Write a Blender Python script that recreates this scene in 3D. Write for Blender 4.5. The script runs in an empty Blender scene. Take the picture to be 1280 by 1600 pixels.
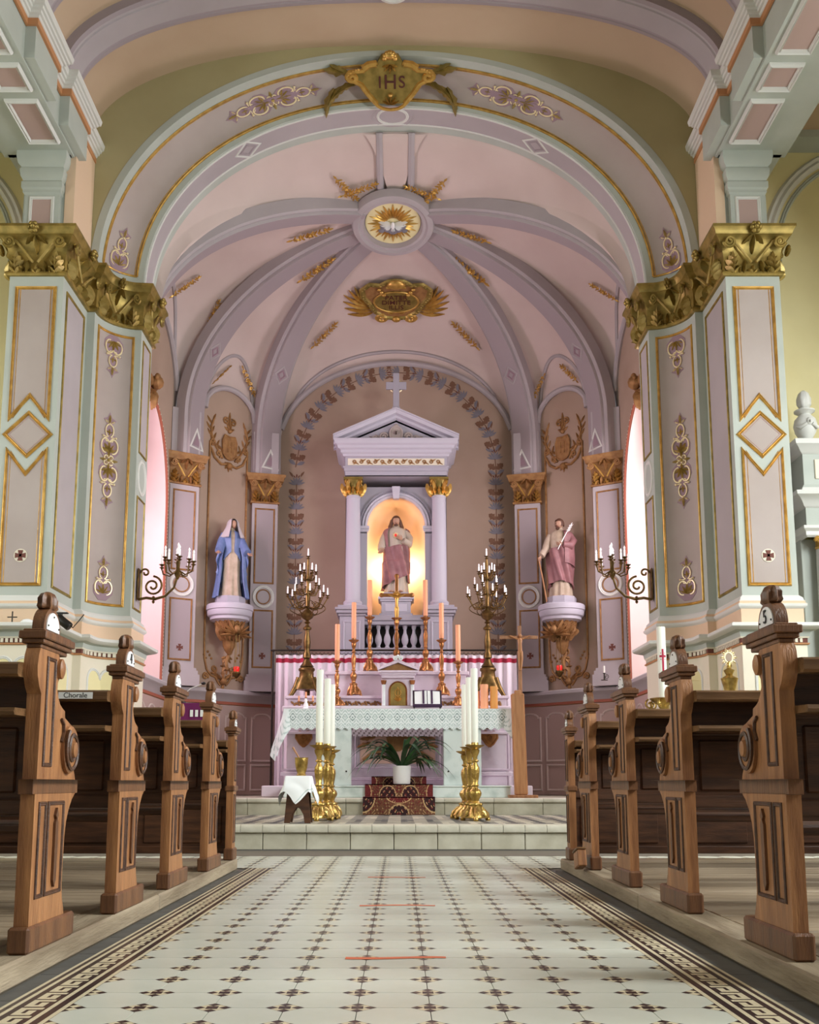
import bpy, bmesh, math, random
from math import sin, cos, pi, sqrt, radians as R, atan2, tan
from mathutils import Vector, Matrix
random.seed(7)
scene = bpy.context.scene
COL = scene.collection
# ------------------------------------------------------------------ camera
FPX, PX, PY = 1565.0, 624.0, 986.0
EYE = (0.05, 0.0, 0.60); PITCH = R(8.65)
cd = bpy.data.cameras.new('camera'); cam = bpy.data.objects.new('camera', cd); COL.objects.link(cam)
cd.sensor_fit = 'AUTO'; cd.sensor_width = 36.0
cd.lens = FPX / 1600.0 * 36.0
cd.shift_x = (640.0 - PX) / 1600.0
cd.shift_y = (PY - 800.0) / 1600.0
cd.clip_start = 0.05; cd.clip_end = 200
cam.location = EYE; cam.rotation_euler = (R(90) + PITCH, 0, 0)
scene.camera = cam
def at(px, py, D):
    """point of the place seen at a pixel, at depth D (metres) in front of the camera"""
    a = math.atan((PY - py) / FPX) + PITCH
    z = D * tan(a); zc = D * cos(PITCH) + z * sin(PITCH)
    return Vector((EYE[0] + (px - PX) / FPX * zc, D, EYE[2] + z))
# ------------------------------------------------------------------ world and light
w = bpy.data.worlds.new('world'); scene.world = w; w.use_nodes = True
bg = w.node_tree.nodes['Background']; bg.inputs[0].default_value = (0.95, 0.98, 1.0, 1); bg.inputs[1].default_value = 0.13
vs = scene.view_settings
vs.view_transform = 'Standard'; vs.look = 'None'; vs.exposure = 0.50; vs.gamma = 1.0; vs.use_curve_mapping = False
def area(name, loc, rot, sx, sy, power, col):
    l = bpy.data.lights.new(name, 'AREA'); l.shape = 'RECTANGLE'; l.size = sx; l.size_y = sy; l.energy = power; l.color = col
    o = bpy.data.objects.new(name, l); COL.objects.link(o); o.location = loc; o.rotation_euler = rot
    return o
# daylight entering by the aisle windows of the nave, falling from the sky outside ...
for i, (y, pr, pl) in enumerate(((1.6, 540, 40), (4.6, 520, 45), (7.6, 150, 105))):
    area('daylight_nave_right_%d' % i, (6.85, y, 4.2), (0, R(90-34), 0), 3.4, 1.5, pr, (0.94, 0.98, 1.0))
    area('daylight_nave_left_%d' % i, (-6.85, y, 4.2), (0, R(-90+32), 0), 3.4, 1.5, pl, (0.94, 0.98, 1.0))
# ... and by the two coloured chancel windows
area('daylight_chancel_right', (4.2, 13.0, 4.1), (0, R(90-22), 0), 3.2, 1.6, 150, (1.0, 0.91, 0.96))
area('daylight_chancel_left', (-4.2, 12.75, 4.1), (0, R(-90+22), 0), 3.2, 1.1, 150, (1.0, 0.83, 0.94))
# ------------------------------------------------------------------ materials
def lin(h):
    h = h.lstrip('#'); o = []
    for i in (0, 2, 4):
        c = int(h[i:i+2], 16) / 255.0
        o.append(c / 12.92 if c <= 0.04045 else ((c + 0.055) / 1.055) ** 2.4)
    return (*o, 1.0)
M = {}
def mat(name, col, rough=0.6, metal=0.0, col2=None, ns=4.0, bump=0.0, bs=40.0, stretch=None, spec=0.5, emit=None, es=0.0, trans=0.0, lo=0.35, hi=0.65, sss=0.0, coat=0.0):
    m = bpy.data.materials.new(name); m.use_nodes = True
    nt = m.node_tree; b = nt.nodes['Principled BSDF']
    b.inputs['Base Color'].default_value = lin(col); b.inputs['Roughness'].default_value = rough
    b.inputs['Metallic'].default_value = metal; b.inputs['Specular IOR Level'].default_value = spec
    if coat: b.inputs['Coat Weight'].default_value = coat; b.inputs['Coat Roughness'].default_value = 0.15
    if trans: b.inputs['Transmission Weight'].default_value = trans
    if emit: b.inputs['Emission Color'].default_value = lin(emit); b.inputs['Emission Strength'].default_value = es
    if col2 or bump:
        tc = nt.nodes.new('ShaderNodeTexCoord'); mp = nt.nodes.new('ShaderNodeMapping')
        nt.links.new(tc.outputs['Object'], mp.inputs[0])
        if stretch: mp.inputs['Scale'].default_value = stretch
        n = nt.nodes.new('ShaderNodeTexNoise'); n.inputs['Scale'].default_value = ns; n.inputs['Detail'].default_value = 5.0
        nt.links.new(mp.outputs[0], n.inputs[0])
        if col2:
            r = nt.nodes.new('ShaderNodeValToRGB')
            r.color_ramp.elements[0].position = lo; r.color_ramp.elements[1].position = hi
            r.color_ramp.elements[0].color = lin(col2); r.color_ramp.elements[1].color = lin(col)
            nt.links.new(n.outputs[0], r.inputs[0]); nt.links.new(r.outputs[0], b.inputs['Base Color'])
        if bump:
            n2 = nt.nodes.new('ShaderNodeTexNoise'); n2.inputs['Scale'].default_value = bs; n2.inputs['Detail'].default_value = 3
            nt.links.new(mp.outputs[0], n2.inputs[0])
            bp = nt.nodes.new('ShaderNodeBump'); bp.inputs['Strength'].default_value = bump; bp.inputs['Distance'].default_value = 0.01
            nt.links.new(n2.outputs[0], bp.inputs['Height']); nt.links.new(bp.outputs[0], b.inputs['Normal'])
    M[name] = m
    return m
mat('sage', '#b5bcb3', 0.7, col2='#adb4ab', ns=2)
mat('panel', '#b0a49e', 0.75, col2='#a89b94', ns=1.5)
mat('panel_pink', '#b39a92', 0.75)
mat('lilac', '#b0a8aa', 0.75, col2='#a8a0a2', ns=1.5)
mat('lilac_dark', '#9e9396', 0.75)
mat('blush', '#d0bfb8', 0.8, col2='#c8b6af', ns=1.2)
mat('apse', '#ae9886', 0.8, col2='#a48d7b', ns=1.0)
mat('olive', '#aea67c', 0.8, col2='#a59c72', ns=1.0)
mat('yellow', '#e4dba9', 0.8, col2='#dad09c', ns=1.0)
mat('peach', '#c2ab90', 0.8, col2='#b89f84', ns=0.8)
mat('peach_light', '#dcc0a2', 0.75)
mat('apricot', '#b98458', 0.7)
mat('white', '#d5d6d0', 0.6)
mat('cream', '#e0d9c4', 0.6)
mat('gold', '#d6ac5c', 0.34, 0.6, col2='#b98f45', ns=12)
mat('gold_old', '#a8904e', 0.42, 0.6, col2='#837239', ns=10)
mat('gold_leaf', '#cfb876', 0.4, 0.45, col2='#ab9450', ns=10)
mat('gold_pale', '#efdfb4', 0.35, 0.25)
mat('ochre', '#a37a4a', 0.6, 0.25, col2='#8a6238', ns=14)
mat('backing', '#99808a', 0.8)
mat('brown_print', '#755440', 0.8)
mat('grey_print', '#7b7880', 0.8)
mat('dark_print', '#6d3f35', 0.8)
mat('redbrown', '#a35b45', 0.7)
mat('red', '#a8203f', 0.7)
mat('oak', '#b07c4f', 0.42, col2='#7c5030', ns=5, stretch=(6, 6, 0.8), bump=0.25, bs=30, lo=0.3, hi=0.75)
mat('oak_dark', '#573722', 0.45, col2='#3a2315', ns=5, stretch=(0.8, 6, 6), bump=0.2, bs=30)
mat('oak_end', '#7d5434', 0.4, col2='#563622', ns=5, stretch=(6, 6, 0.8), bump=0.25, bs=30, lo=0.3, hi=0.75)
mat('ledge', '#7a5a3c', 0.32, col2='#52381f', ns=4, stretch=(0.7, 6, 6), bump=0.15, bs=30)
mat('plank', '#a3927a', 0.5, col2='#7d6c56', ns=3, stretch=(0.6, 5, 5), bump=0.3, bs=25)
mat('kerb', '#a5967e', 0.55, col2='#7c6d58', ns=3, stretch=(5, 0.6, 5), bump=0.4, bs=20)
mat('pine', '#b98455', 0.45, col2='#a06c40', ns=5, stretch=(6, 6, 0.6))
mat('tile', '#d9dcd0', 0.28, col2='#cbcebf', ns=3.0, bump=0.05, bs=12, spec=0.5)
mat('tile_cream', '#d8cdac', 0.3)
mat('tile_dark', '#35282a', 0.3)
mat('grout', '#6f685c', 0.8)
mat('slate', '#5b5d5b', 0.5, col2='#4a4c4b', ns=3, bump=0.2, bs=12)
mat('stone', '#cbc8b4', 0.5, col2='#afaa94', ns=4, bump=0.15, bs=18)
mat('stone_light', '#dad8c8', 0.42, col2='#c3bfac', ns=4, bump=0.1, bs=18)
mat('marble', '#dde9e5', 0.3, col2='#b6c8c3', ns=5, lo=0.25, hi=0.5, spec=0.5)
mat('marble_lilac', '#dccfda', 0.35, col2='#c2b2c0', ns=5, lo=0.25, hi=0.5)
mat('marble_pink', '#e6bfae', 0.4)
mat('plaster_blue', '#a8a5b0', 0.6)
mat('plaster_white', '#bcb9c4', 0.55)
mat('niche', '#e2c3a0', 0.7)
mat('dark', '#1c1712', 0.7)
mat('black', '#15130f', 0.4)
mat('iron', '#3a352f', 0.45, 0.6)
mat('brass', '#c8aa62', 0.3, 0.85, col2='#94763a', ns=14, bump=0.5, bs=45)
mat('brass_old', '#80663a', 0.4, 0.85, col2='#5e4a2a', ns=18)
mat('copper', '#b47d4a', 0.35, 0.75, col2='#8e5f36', ns=16)
mat('wax', '#e9ecdf', 0.45, spec=0.4)
mat('wax_peach', '#eba77c', 0.5)
mat('wax_honey', '#e3a456', 0.5)
mat('linen', '#f3f7f7', 0.8)
mat('lace', '#eff8f8', 0.85)
mat('lace_open', '#bccfcd', 0.9)
mat('lace_line', '#869c9c', 0.9)
mat('curtain', '#ece4ec', 0.85)
mat('paint_blue', '#7185b2', 0.55, col2='#5f72a0', ns=9)
mat('paint_cream', '#bfae9a', 0.55, col2='#a8967f', ns=9)
mat('paint_rose', '#96686a', 0.55, col2='#7f5557', ns=9)
mat('paint_white', '#b5a999', 0.55)
mat('skin', '#b08a72', 0.5)
mat('hair', '#553626', 0.6)
mat('veil', '#bdb5b8', 0.6)
mat('lips', '#a05a50', 0.5)
mat('leaf', '#3c5f34', 0.4, col2='#27421f', ns=8, spec=0.6)
mat('leaf_dark', '#2c4a2c', 0.4, col2='#1d331c', ns=8, spec=0.6)
mat('pot', '#e6e7e4', 0.35)
mat('carpet_red', '#7a2a2a', 0.9, col2='#5e1f22', ns=60)
mat('carpet_brown', '#7b5238', 0.9, col2='#643f2c', ns=60)
mat('carpet_dark', '#33191b', 0.9)
mat('carpet_line', '#c9a878', 0.9)
mat('paper', '#eef0ee', 0.6)
mat('ink', '#1d1d22', 0.6)
mat('ink_red', '#4c1a12', 0.6)
mat('tape', '#e07a55', 0.5)
mat('enamel', '#eceff0', 0.2)
mat('purple', '#6b1a55', 0.85)
mat('glass_clear', '#dfe8e4', 0.1, spec=0.6)
mat('bulb', '#f4f2f4', 0.25, emit='#fff4f0', es=0.25)
mat('ruby', '#b3202a', 0.2, emit='#ff3020', es=0.4)
mat('window_pink', '#e9b8d0', 0.3, emit='#ffc9e6', es=1.0)
mat('window_white', '#ffffff', 0.3, emit='#fff0fb', es=1.6)
mat('window_day', '#ffffff', 0.3, emit='#f4faff', es=1.0)
mat('tube_lamp', '#ffffff', 0.3, emit='#ffe2b5', es=14.0)
mat('leather', '#3a2440', 0.5)
# ------------------------------------------------------------------ mesh builder
class MB:
    def __init__(s): s.v = []; s.f = []; s.m = []
    def add(s, vs, fs, mi=0):
        o = len(s.v); s.v += [tuple(p) for p in vs]; s.f += [tuple(i + o for i in q) for q in fs]
        if isinstance(mi, int): s.m += [mi] * len(fs)
        else: s.m += list(mi)
        return s
    def merge(s, o, fn=None, mi=None):
        s.add([fn(*p) for p in o.v] if fn else o.v, o.f, o.m if mi is None else mi); return s
    def box(s, x0, x1, y0, y1, z0, z1, mi=0):
        vs = [(x, y, z) for z in (z0, z1) for y in (y0, y1) for x in (x0, x1)]
        return s.add(vs, [(0,2,3,1),(4,5,7,6),(0,1,5,4),(2,6,7,3),(0,4,6,2),(1,3,7,5)], mi)
    def bbox(s, x0, x1, y0, y1, z0, z1, b=0.005, mi=0):
        """box with chamfered edges"""
        vs = []; idx = {}
        X = (x0, x1); Y = (y0, y1); Z = (z0, z1); sg = (1, -1)
        for i in (0, 1):
            for j in (0, 1):
                for k in (0, 1):
                    p = (X[i], Y[j], Z[k])
                    for a in range(3):
                        q = [p[0] + sg[i]*b, p[1] + sg[j]*b, p[2] + sg[k]*b]; q[a] = p[a]
                        idx[(i,j,k,a)] = len(vs); vs.append(q)
        I = lambda i,j,k,a: idx[(i,j,k,a)]
        fs = []
        for a in range(3):
            for e in (0, 1):
                c = [(0,0),(1,0),(1,1),(0,1)]; f = []
                for (u, v) in c:
                    t = [0,0,0]; t[a] = e; t[(a+1)%3] = u; t[(a+2)%3] = v; f.append(I(*t, a))
                fs.append(f if e else f[::-1])
        for a in range(3):
            b1, c1 = (a+1)%3, (a+2)%3
            for u in (0,1):
                for v in (0,1):
                    t0 = [0,0,0]; t1 = [0,0,0]; t1[a] = 1
                    t0[b1] = t1[b1] = u; t0[c1] = t1[c1] = v
                    f = [I(*t0,b1), I(*t1,b1), I(*t1,c1), I(*t0,c1)]
                    fs.append(f if (u != v) else f[::-1])
        for i in (0,1):
            for j in (0,1):
                for k in (0,1):
                    f = [I(i,j,k,0), I(i,j,k,1), I(i,j,k,2)]
                    fs.append(f if (i+j+k) % 2 else f[::-1])
        return s.add(vs, fs, mi)
    def prism(s, pts, d, mi=0):
        """polygon (3-D points) extruded by vector d"""
        n = len(pts); vs = list(pts) + [(p[0]+d[0], p[1]+d[1], p[2]+d[2]) for p in pts]
        fs = [tuple(range(n))[::-1], tuple(range(n, 2*n))] + [(i, (i+1)%n, n+(i+1)%n, n+i) for i in range(n)]
        return s.add(vs, fs, mi)
    def lathe(s, prof, n=24, c=(0,0,0), mi=0, mod=None, cap=True, sx=1.0, sy=1.0, a0=0.0):
        vs = []; fs = []; k = len(prof)
        for (r, z) in prof:
            for j in range(n):
                a = 2*pi*j/n + a0; rr = r*(mod(a, z) if mod else 1.0)
                vs.append((c[0]+rr*cos(a)*sx, c[1]+rr*sin(a)*sy, c[2]+z))
        for i in range(k-1):
            for j in range(n):
                fs.append((i*n+j, i*n+(j+1)%n, (i+1)*n+(j+1)%n, (i+1)*n+j))
        if cap: fs += [tuple(range(n))[::-1], tuple(range((k-1)*n, k*n))]
        return s.add(vs, fs, mi)
    def tube(s, pts, rad, n=7, mi=0, cap=True, closed=False):
        P = [Vector(p) for p in pts]; k = len(P)
        if not hasattr(rad, '__len__'): rad = [rad]*k
        vs = []; fs = []; up = None
        for i in range(k):
            if closed: t = P[(i+1)%k] - P[i-1]
            else: t = P[min(i+1,k-1)] - P[max(i-1,0)]
            if t.length < 1e-9: t = Vector((0,0,1))
            t.normalize()
            if up is None:
                up = Vector((0,0,1)) if abs(t.z) < 0.9 else Vector((1,0,0))
            a = t.cross(up)
            if a.length < 1e-6: a = t.cross(Vector((0.3,1,0.2)))
            a.normalize(); b = a.cross(t); up = b
            for j in range(n):
                q = 2*pi*j/n; vs.append(P[i] + (a*cos(q) + b*sin(q))*rad[i])
        for i in range(k if closed else k-1):
            i2 = (i+1) % k
            for j in range(n): fs.append((i*n+j, i*n+(j+1)%n, i2*n+(j+1)%n, i2*n+j))
        if cap and not closed: fs += [tuple(range(n))[::-1], tuple(range((k-1)*n, k*n))]
        return s.add(vs, fs, mi)
    def ell(s, c, r, nu=12, nv=8, mi=0):
        prof = [(max(1e-4, sin(pi*i/nv)), -cos(pi*i/nv)) for i in range(nv+1)]
        vs = []; fs = []
        for (a, z) in prof:
            for j in range(nu):
                q = 2*pi*j/nu; vs.append((c[0]+r[0]*a*cos(q), c[1]+r[1]*a*sin(q), c[2]+r[2]*z))
        for i in range(nv):
            for j in range(nu): fs.append((i*nu+j, i*nu+(j+1)%nu, (i+1)*nu+(j+1)%nu, (i+1)*nu+j))
        return s.add(vs, fs, mi)
    def grid(s, fn, nu, nv, mi=0, cu=False, u0=0., u1=1., v0=0., v1=1.):
        vs = []; fs = []; ms = []; mu = nu if cu else nu+1
        for j in range(nv+1):
            for i in range(mu): vs.append(fn(u0+(u1-u0)*i/nu, v0+(v1-v0)*j/nv))
        for j in range(nv):
            for i in range(nu):
                fs.append((j*mu+i, j*mu+(i+1)%mu, (j+1)*mu+(i+1)%mu, (j+1)*mu+i))
                ms.append(mi((i+.5)/nu, (j+.5)/nv) if callable(mi) else mi)
        return s.add(vs, fs, ms)
    def sweep(s, plan, prof, mi=0, closed=False, ends=True):
        """profile of (offset to the left of the plan line, z) run along a plan polyline with mitres"""
        k = len(plan); vs = []; fs = []; m = len(prof)
        for i in range(k):
            p = Vector(plan[i]); 
            a = Vector(plan[i-1]) if (i > 0 or closed) else None
            b = Vector(plan[(i+1) % k]) if (i < k-1 or closed) else None
            n = []
            if a is not None: d = (p-a).normalized(); n.append(Vector((-d.y, d.x)))
            if b is not None: d = (b-p).normalized(); n.append(Vector((-d.y, d.x)))
            if len(n) == 2:
                mm = n[0]+n[1]; mm = mm / max(0.35, (1 + n[0].dot(n[1])))
            else: mm = n[0]
            for (o, z) in prof: vs.append((p.x+mm.x*o, p.y+mm.y*o, z))
        for i in range(k if closed else k-1):
            i2 = (i+1) % k
            for j in range(m-1): fs.append((i*m+j, i2*m+j, i2*m+j+1, i*m+j+1))
        ms = [mi[j] if isinstance(mi, (list, tuple)) else mi for i in range(k if closed else k-1) for j in range(m-1)]
        return s.add(vs, fs, ms)
    def xf(s, fn): s.v = [tuple(fn(*p)) for p in s.v]; return s
    def mx(s, m4): s.v = [tuple(m4 @ Vector(p)) for p in s.v]; return s
    def mir(s, sx):
        if sx < 0: s.v = [(-p[0], p[1], p[2]) for p in s.v]; s.f = [q[::-1] for q in s.f]
        return s
    def mesh(s, name, mats, ang=35, smooth=True, fix=True):
        me = bpy.data.meshes.new(name); me.from_pydata(s.v, [], s.f)
        for m in (mats if isinstance(mats, (list, tuple)) else [mats]): me.materials.append(M[m])
        me.polygons.foreach_set('material_index', s.m)
        if fix:
            bm = bmesh.new(); bm.from_mesh(me); bmesh.ops.recalc_face_normals(bm, faces=bm.faces); bm.to_mesh(me); bm.free()
        if smooth: me.shade_smooth(); me.set_sharp_from_angle(angle=R(ang))
        me.update(); return me
    def build(s, name, mats, parent=None, ang=35, smooth=True, fix=True, **kw):
        return link(name, s.mesh(name, mats, ang, smooth, fix), parent, **kw)
def link(name, data, parent=None, label=None, cat=None, group=None, kind=None, loc=None, rot=None, mw=None):
    o = bpy.data.objects.new(name, data); COL.objects.link(o)
    if parent is not None: o.parent = parent
    if loc is not None: o.location = loc
    if rot is not None: o.rotation_euler = rot
    if mw is not None: o.matrix_local = mw
    return tag(o, label, cat, group, kind)
def tag(o, label=None, cat=None, group=None, kind=None):
    if label: o['label'] = label
    if cat: o['category'] = cat
    if group: o['group'] = group
    if kind: o['kind'] = kind
    return o
def thing(name, loc, label, cat, group=None, rz=0.0, scale=None):
    o = link(name, None, None, label, cat, group, loc=loc, rot=(0, 0, rz)); o.empty_display_size = 0.1
    if scale: o.scale = scale
    return o
def copy_tree(o, parent=None):
    c = o.copy(); COL.objects.link(c)
    if parent is not None: c.parent = parent
    for ch in list(o.children): copy_tree(ch, c)
    return c
STRUCT = dict(kind='structure')
def text_mesh(txt, size, align='CENTER', depth=0.002, bold=0.0):
    cu = bpy.data.curves.new('t', 'FONT'); cu.body = txt; cu.size = size; cu.align_x = align; cu.align_y = 'CENTER'; cu.extrude = depth; cu.offset = bold
    o = bpy.data.objects.new('t', cu); COL.objects.link(o)
    bpy.context.view_layer.update()
    me = bpy.data.meshes.new_from_object(o.evaluated_get(bpy.context.evaluated_depsgraph_get()))
    bpy.data.objects.remove(o); bpy.data.curves.remove(cu)
    return me
def text_obj(name, txt, size, material, mw, parent=None, **kw):
    me = text_mesh(txt, size, **kw); me.name = name; me.materials.clear(); me.materials.append(M[material])
    return link(name, me, parent, mw=mw)
def frame4(O, U, N):
    """matrix with x along U, z along N"""
    U = Vector(U).normalized(); N = Vector(N).normalized(); V = N.cross(U)
    m = Matrix(((U.x, V.x, N.x, O[0]), (U.y, V.y, N.y, O[1]), (U.z, V.z, N.z, O[2]), (0,0,0,1)))
    return m
def pmap(O, U, V):
    """flat face: (u, v, h) -> point, h out of the face along U x V"""
    O = Vector(O); U = Vector(U).normalized(); V = Vector(V).normalized(); N = U.cross(V)
    return lambda u, v, h: O + U*u + V*v + N*h
def spiral(c, r0, r1, a0, turns, n=22, sgn=1):
    return [(c[0]+(r0+(r1-r0)*i/n)*cos(a0+sgn*turns*2*pi*i/n), c[1]+(r0+(r1-r0)*i/n)*sin(a0+sgn*turns*2*pi*i/n)) for i in range(n+1)]
def arc2(c, rx, ry, a0, a1, n=12):
    return [(c[0]+rx*cos(R(a0+(a1-a0)*i/n)), c[1]+ry*sin(R(a0+(a1-a0)*i/n))) for i in range(n+1)]
# relief ornament pieces in (u, v, h) space
class Orn(MB):
    def line(s, pts, r, mi=0, n=6, h=None, taper=None):
        k = len(pts); hh = r*0.7 if h is None else h
        rr = [r]*k if not taper else [r*(taper+(1-taper)*sin(pi*i/(k-1))**0.5) for i in range(k)]
        s.tube([(p[0], p[1], hh) for p in pts], rr, n, mi); return s
    def leaf(s, p, ang, L, W, mi=0, h=0.02, curl=0.0, lobes=True):
        a = R(ang); d = (cos(a), sin(a)); e = (-d[1], d[0])
        prof = [(0,.18),(.2,.62),(.3,.42),(.5,1.0),(.6,.62),(.78,.6),(1.0,.03)] if lobes else [(0,.15),(.3,.8),(.55,1.0),(.8,.6),(1,.02)]
        vs = []; n = len(prof)
        for (t, wv) in prof:
            off = curl*t*t*L; zz = h*(0.35+1.0*sin(pi*min(1,t*0.9+0.08)))
            cx = p[0]+d[0]*t*L+e[0]*off; cy = p[1]+d[1]*t*L+e[1]*off
            for q, zq in ((-1, .0), (0, zz), (1, .0)):
                vs.append((cx+e[0]*q*wv*W/2, cy+e[1]*q*wv*W/2, zq+h*0.15))
        fs = []
        for i in range(n-1):
            for j in (0, 1): fs.append((i*3+j, i*3+j+1, (i+1)*3+j+1, (i+1)*3+j))
        s.add(vs, fs, mi); return s
    def fan(s, p, ang, spread, k, L, W, mi=0, h=0.02):
        for i in range(k):
            q = (i-(k-1)/2)/max(1,(k-1)/2); s.leaf(p, ang+q*spread, L*(1-0.25*abs(q)), W, mi, h)
        return s
    def ball(s, p, r, mi=0, h=None, n=8): s.ell((p[0], p[1], r*0.4 if h is None else h), (r, r, r), n, 5, mi); return s
    def plate(s, pts, h, mi=0, h0=0.0):
        s.prism([(p[0], p[1], h0) for p in pts], (0, 0, h-h0), mi); return s
    def sc(s, k, kv=None): kv = k if kv is None else kv; s.v = [(p[0]*k, p[1]*kv, p[2]*k) for p in s.v]; return s
def ring_path(mb, pts, wid, hgt, fmap, mi=0, closed=True):
    """raised moulding along a 2-D path on a face"""
    k = len(pts); P = [Vector(p) for p in pts]; rows = []
    for i in range(k):
        n = []
        if i > 0 or closed: d = (P[i]-P[i-1]).normalized(); n.append(Vector((-d.y, d.x)))
        if i < k-1 or closed: d = (P[(i+1)%k]-P[i]).normalized(); n.append(Vector((-d.y, d.x)))
        m = n[0] if len(n) == 1 else (n[0]+n[1])/max(0.3, 1+n[0].dot(n[1]))
        rows.append([(-.5, 0), (-.42, .6), (-.18, 1.0), (0.05, .55), (.28, .8), (.5, 0)])
        rows[-1] = [fmap(*(P[i]+m*(o*wid)), h*hgt) for o, h in rows[-1]]
    vs = [q for r in rows for q in r]; fs = []; m = 6
    for i in range(k if closed else k-1):
        i2 = (i+1) % k
        for j in range(m-1): fs.append((i*m+j, i2*m+j, i2*m+j+1, i*m+j+1))
    mb.add(vs, fs, mi); return mb
def subdiv(pts, step=0.08, closed=True):
    o = []; n = len(pts)
    for i in range(n if closed else n-1):
        a, b = pts[i], pts[(i+1)%n]; L = math.hypot(b[0]-a[0], b[1]-a[1]); k = max(1, int(L/step))
        for j in range(k): o.append((a[0]+(b[0]-a[0])*j/k, a[1]+(b[1]-a[1])*j/k))
    if not closed: o.append(pts[-1])
    return o
# =================================================================== SETTING
def sell(a, b, z0, n, t):
    c_, s_ = cos(t), sin(t)
    return (a*math.copysign(abs(c_)**(2/n), c_), z0 + b*abs(s_)**(2/n))
ZP, ZCB, ZCT = 2.5, 5.99, 6.52       # foot of shafts, bottom and top of the big capitals
# ---- nave floor: bedding, octagon tiles, cabochon tiles, meander border tiles
S = 1.77/9; FX0 = -0.85; FY0 = 3.03 - 7*S
floor = MB().box(-7.2, 7.2, -4, 9.40, -0.12, -0.006).build('floor', 'grout', **STRUCT)
q = 0.27*S; g = 0.0012
def octo(y0f=0.0):
    a, b = g, S-g
    p = [(q,a),(S-q,a),(b,q),(b,S-q),(S-q,b),(q,b),(a,S-q),(a,q)]
    return [(x, y, -0.006) for x, y in p]
octm = MB().prism(octo(), (0, 0, 0.006)).mesh('floor_tile', 'tile', smooth=False)
def cabo(clip=0):
    mb = MB(); e = 1/3.0
    for i in range(3):
        for j in range(3):
            c = []
            for (a, b) in ((i,j),(i+1,j),(i+1,j+1),(i,j+1)):
                u = (a*e-.5); v = (b*e-.5); c.append(((u-v)*q*0.985, (u+v)*q*0.985))
            if clip: c = [(max(0, x) if clip > 0 else min(0, x), y) for x, y in c]
            if clip and max(p[0] for p in c)-min(p[0] for p in c) < 1e-5: continue
            cc = []
            for p in c:
                if not cc or (abs(p[0]-cc[-1][0])+abs(p[1]-cc[-1][1])) > 1e-6: cc.append(p)
            if len(cc) < 3: continue
            mb.add([(x, y, 0.0) for x, y in cc], [tuple(range(len(cc)))], 1 if (i+j) % 2 == 0 else 0)
    if not clip:
        mb.add([(x*q*0.30, y*q*0.30, 0.0004) for x, y in ((-1,-1),(1,-1),(1,1),(-1,1))], [(0,1,2,3)], 1)
    return mb.mesh('cabochon_tile', ['tile_cream', 'tile_dark'], smooth=False, fix=False)
cab0, cabR, cabL = cabo(), cabo(1), cabo(-1)
far = MB(); NR = 35
for r in range(NR):
    y = FY0 + r*S; wide = y > 7.28
    if y + S > 9.42: break
    for c_ in range(-14 if wide else 0, 23 if wide else 9):
        x = FX0 + c_*S
        if y < 5.6: link('floor_tile', octm, floor, loc=(x, y, 0))
        else: far.add([(px+x, py+y, 0) for px, py, pz in octo()], [tuple(range(8))], 0)
    for c_ in range(-14 if wide else 0, 24 if wide else 10):
        x = FX0 + c_*S
        me = cab0 if (wide or 0 < c_ < 9) else (cabR if c_ == 0 else cabL)
        if y < 5.6: link('cabochon_tile', me, floor, loc=(x, y, 0))
        else:
            far.add([(v.co.x+x, v.co.y+y, v.co.z) for v in me.vertices], [tuple(p.vertices) for p in me.polygons], [p.material_index+1 for p in me.polygons])
far.build('distant_floor_tiles', ['tile', 'tile_cream', 'tile_dark'], floor, smooth=False, fix=False, kind='stuff')
# meander border
KEY = ['#####.', '#...#.', '#.###.', '#.....', '######']
KR = [0, .7, 2.0, 2.7, 4.0, 4.7]; KC = [0, .7, 2.0, 2.7, 4.0, 4.7, 6.0]
def border_tile(sg):
    mb = MB(); W = 0.18
    bands = [(0,.014,0),(.014,.036,1),(.036,.05,0),(.05,.058,1),(.058,.132,2),(.132,.140,1),(.140,.153,0),(.153,.168,1),(.168,.18,0)]
    for a, b, k in bands:
        if k < 2: mb.add([(sg*a,0,0),(sg*b,0,0),(sg*b,S-g,0),(sg*a,S-g,0)], [(0,1,2,3)], k)
        else:
            for rep in (0, 1):
                for r_, row in enumerate(KEY):
                    for c_, ch in enumerate(row):
                        x0 = a+(b-a)*KR[r_]/4.7; x1 = a+(b-a)*KR[r_+1]/4.7; y0 = (rep+KC[c_]/6)*(S-g)/2; y1 = (rep+KC[c_+1]/6)*(S-g)/2
                        mb.add([(sg*x0,y0,0),(sg*x1,y0,0),(sg*x1,y1,0),(sg*x0,y1,0)], [(0,1,2,3)], 1 if ch == '#' else 0)
    return mb.mesh('border_tile', ['tile_cream', 'tile_dark'], smooth=False, fix=False)
for sg, x in ((-1, FX0), (1, FX0+9*S)):
    bt = border_tile(sg)
    for r in range(29):
        y = FY0 + r*S
        if y < 7.28: link('border_tile', bt, floor, loc=(x, y, 0))
    # slate strip between border and kerb
    xs = x + sg*0.18; xe = -1.09 if sg < 0 else 1.185
    sl = MB().prism([(min(xs,xe), 0.002, -0.006), (max(xs,xe), 0.002, -0.006), (max(xs,xe), 0.388, -0.006), (min(xs,xe), 0.388, -0.006)], (0,0,0.0055)).mesh('slate_slab', 'slate', smooth=False)
    for r in range(14): link('slate_slab', sl, floor, loc=(0, 1.75+r*0.39, 0))
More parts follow.
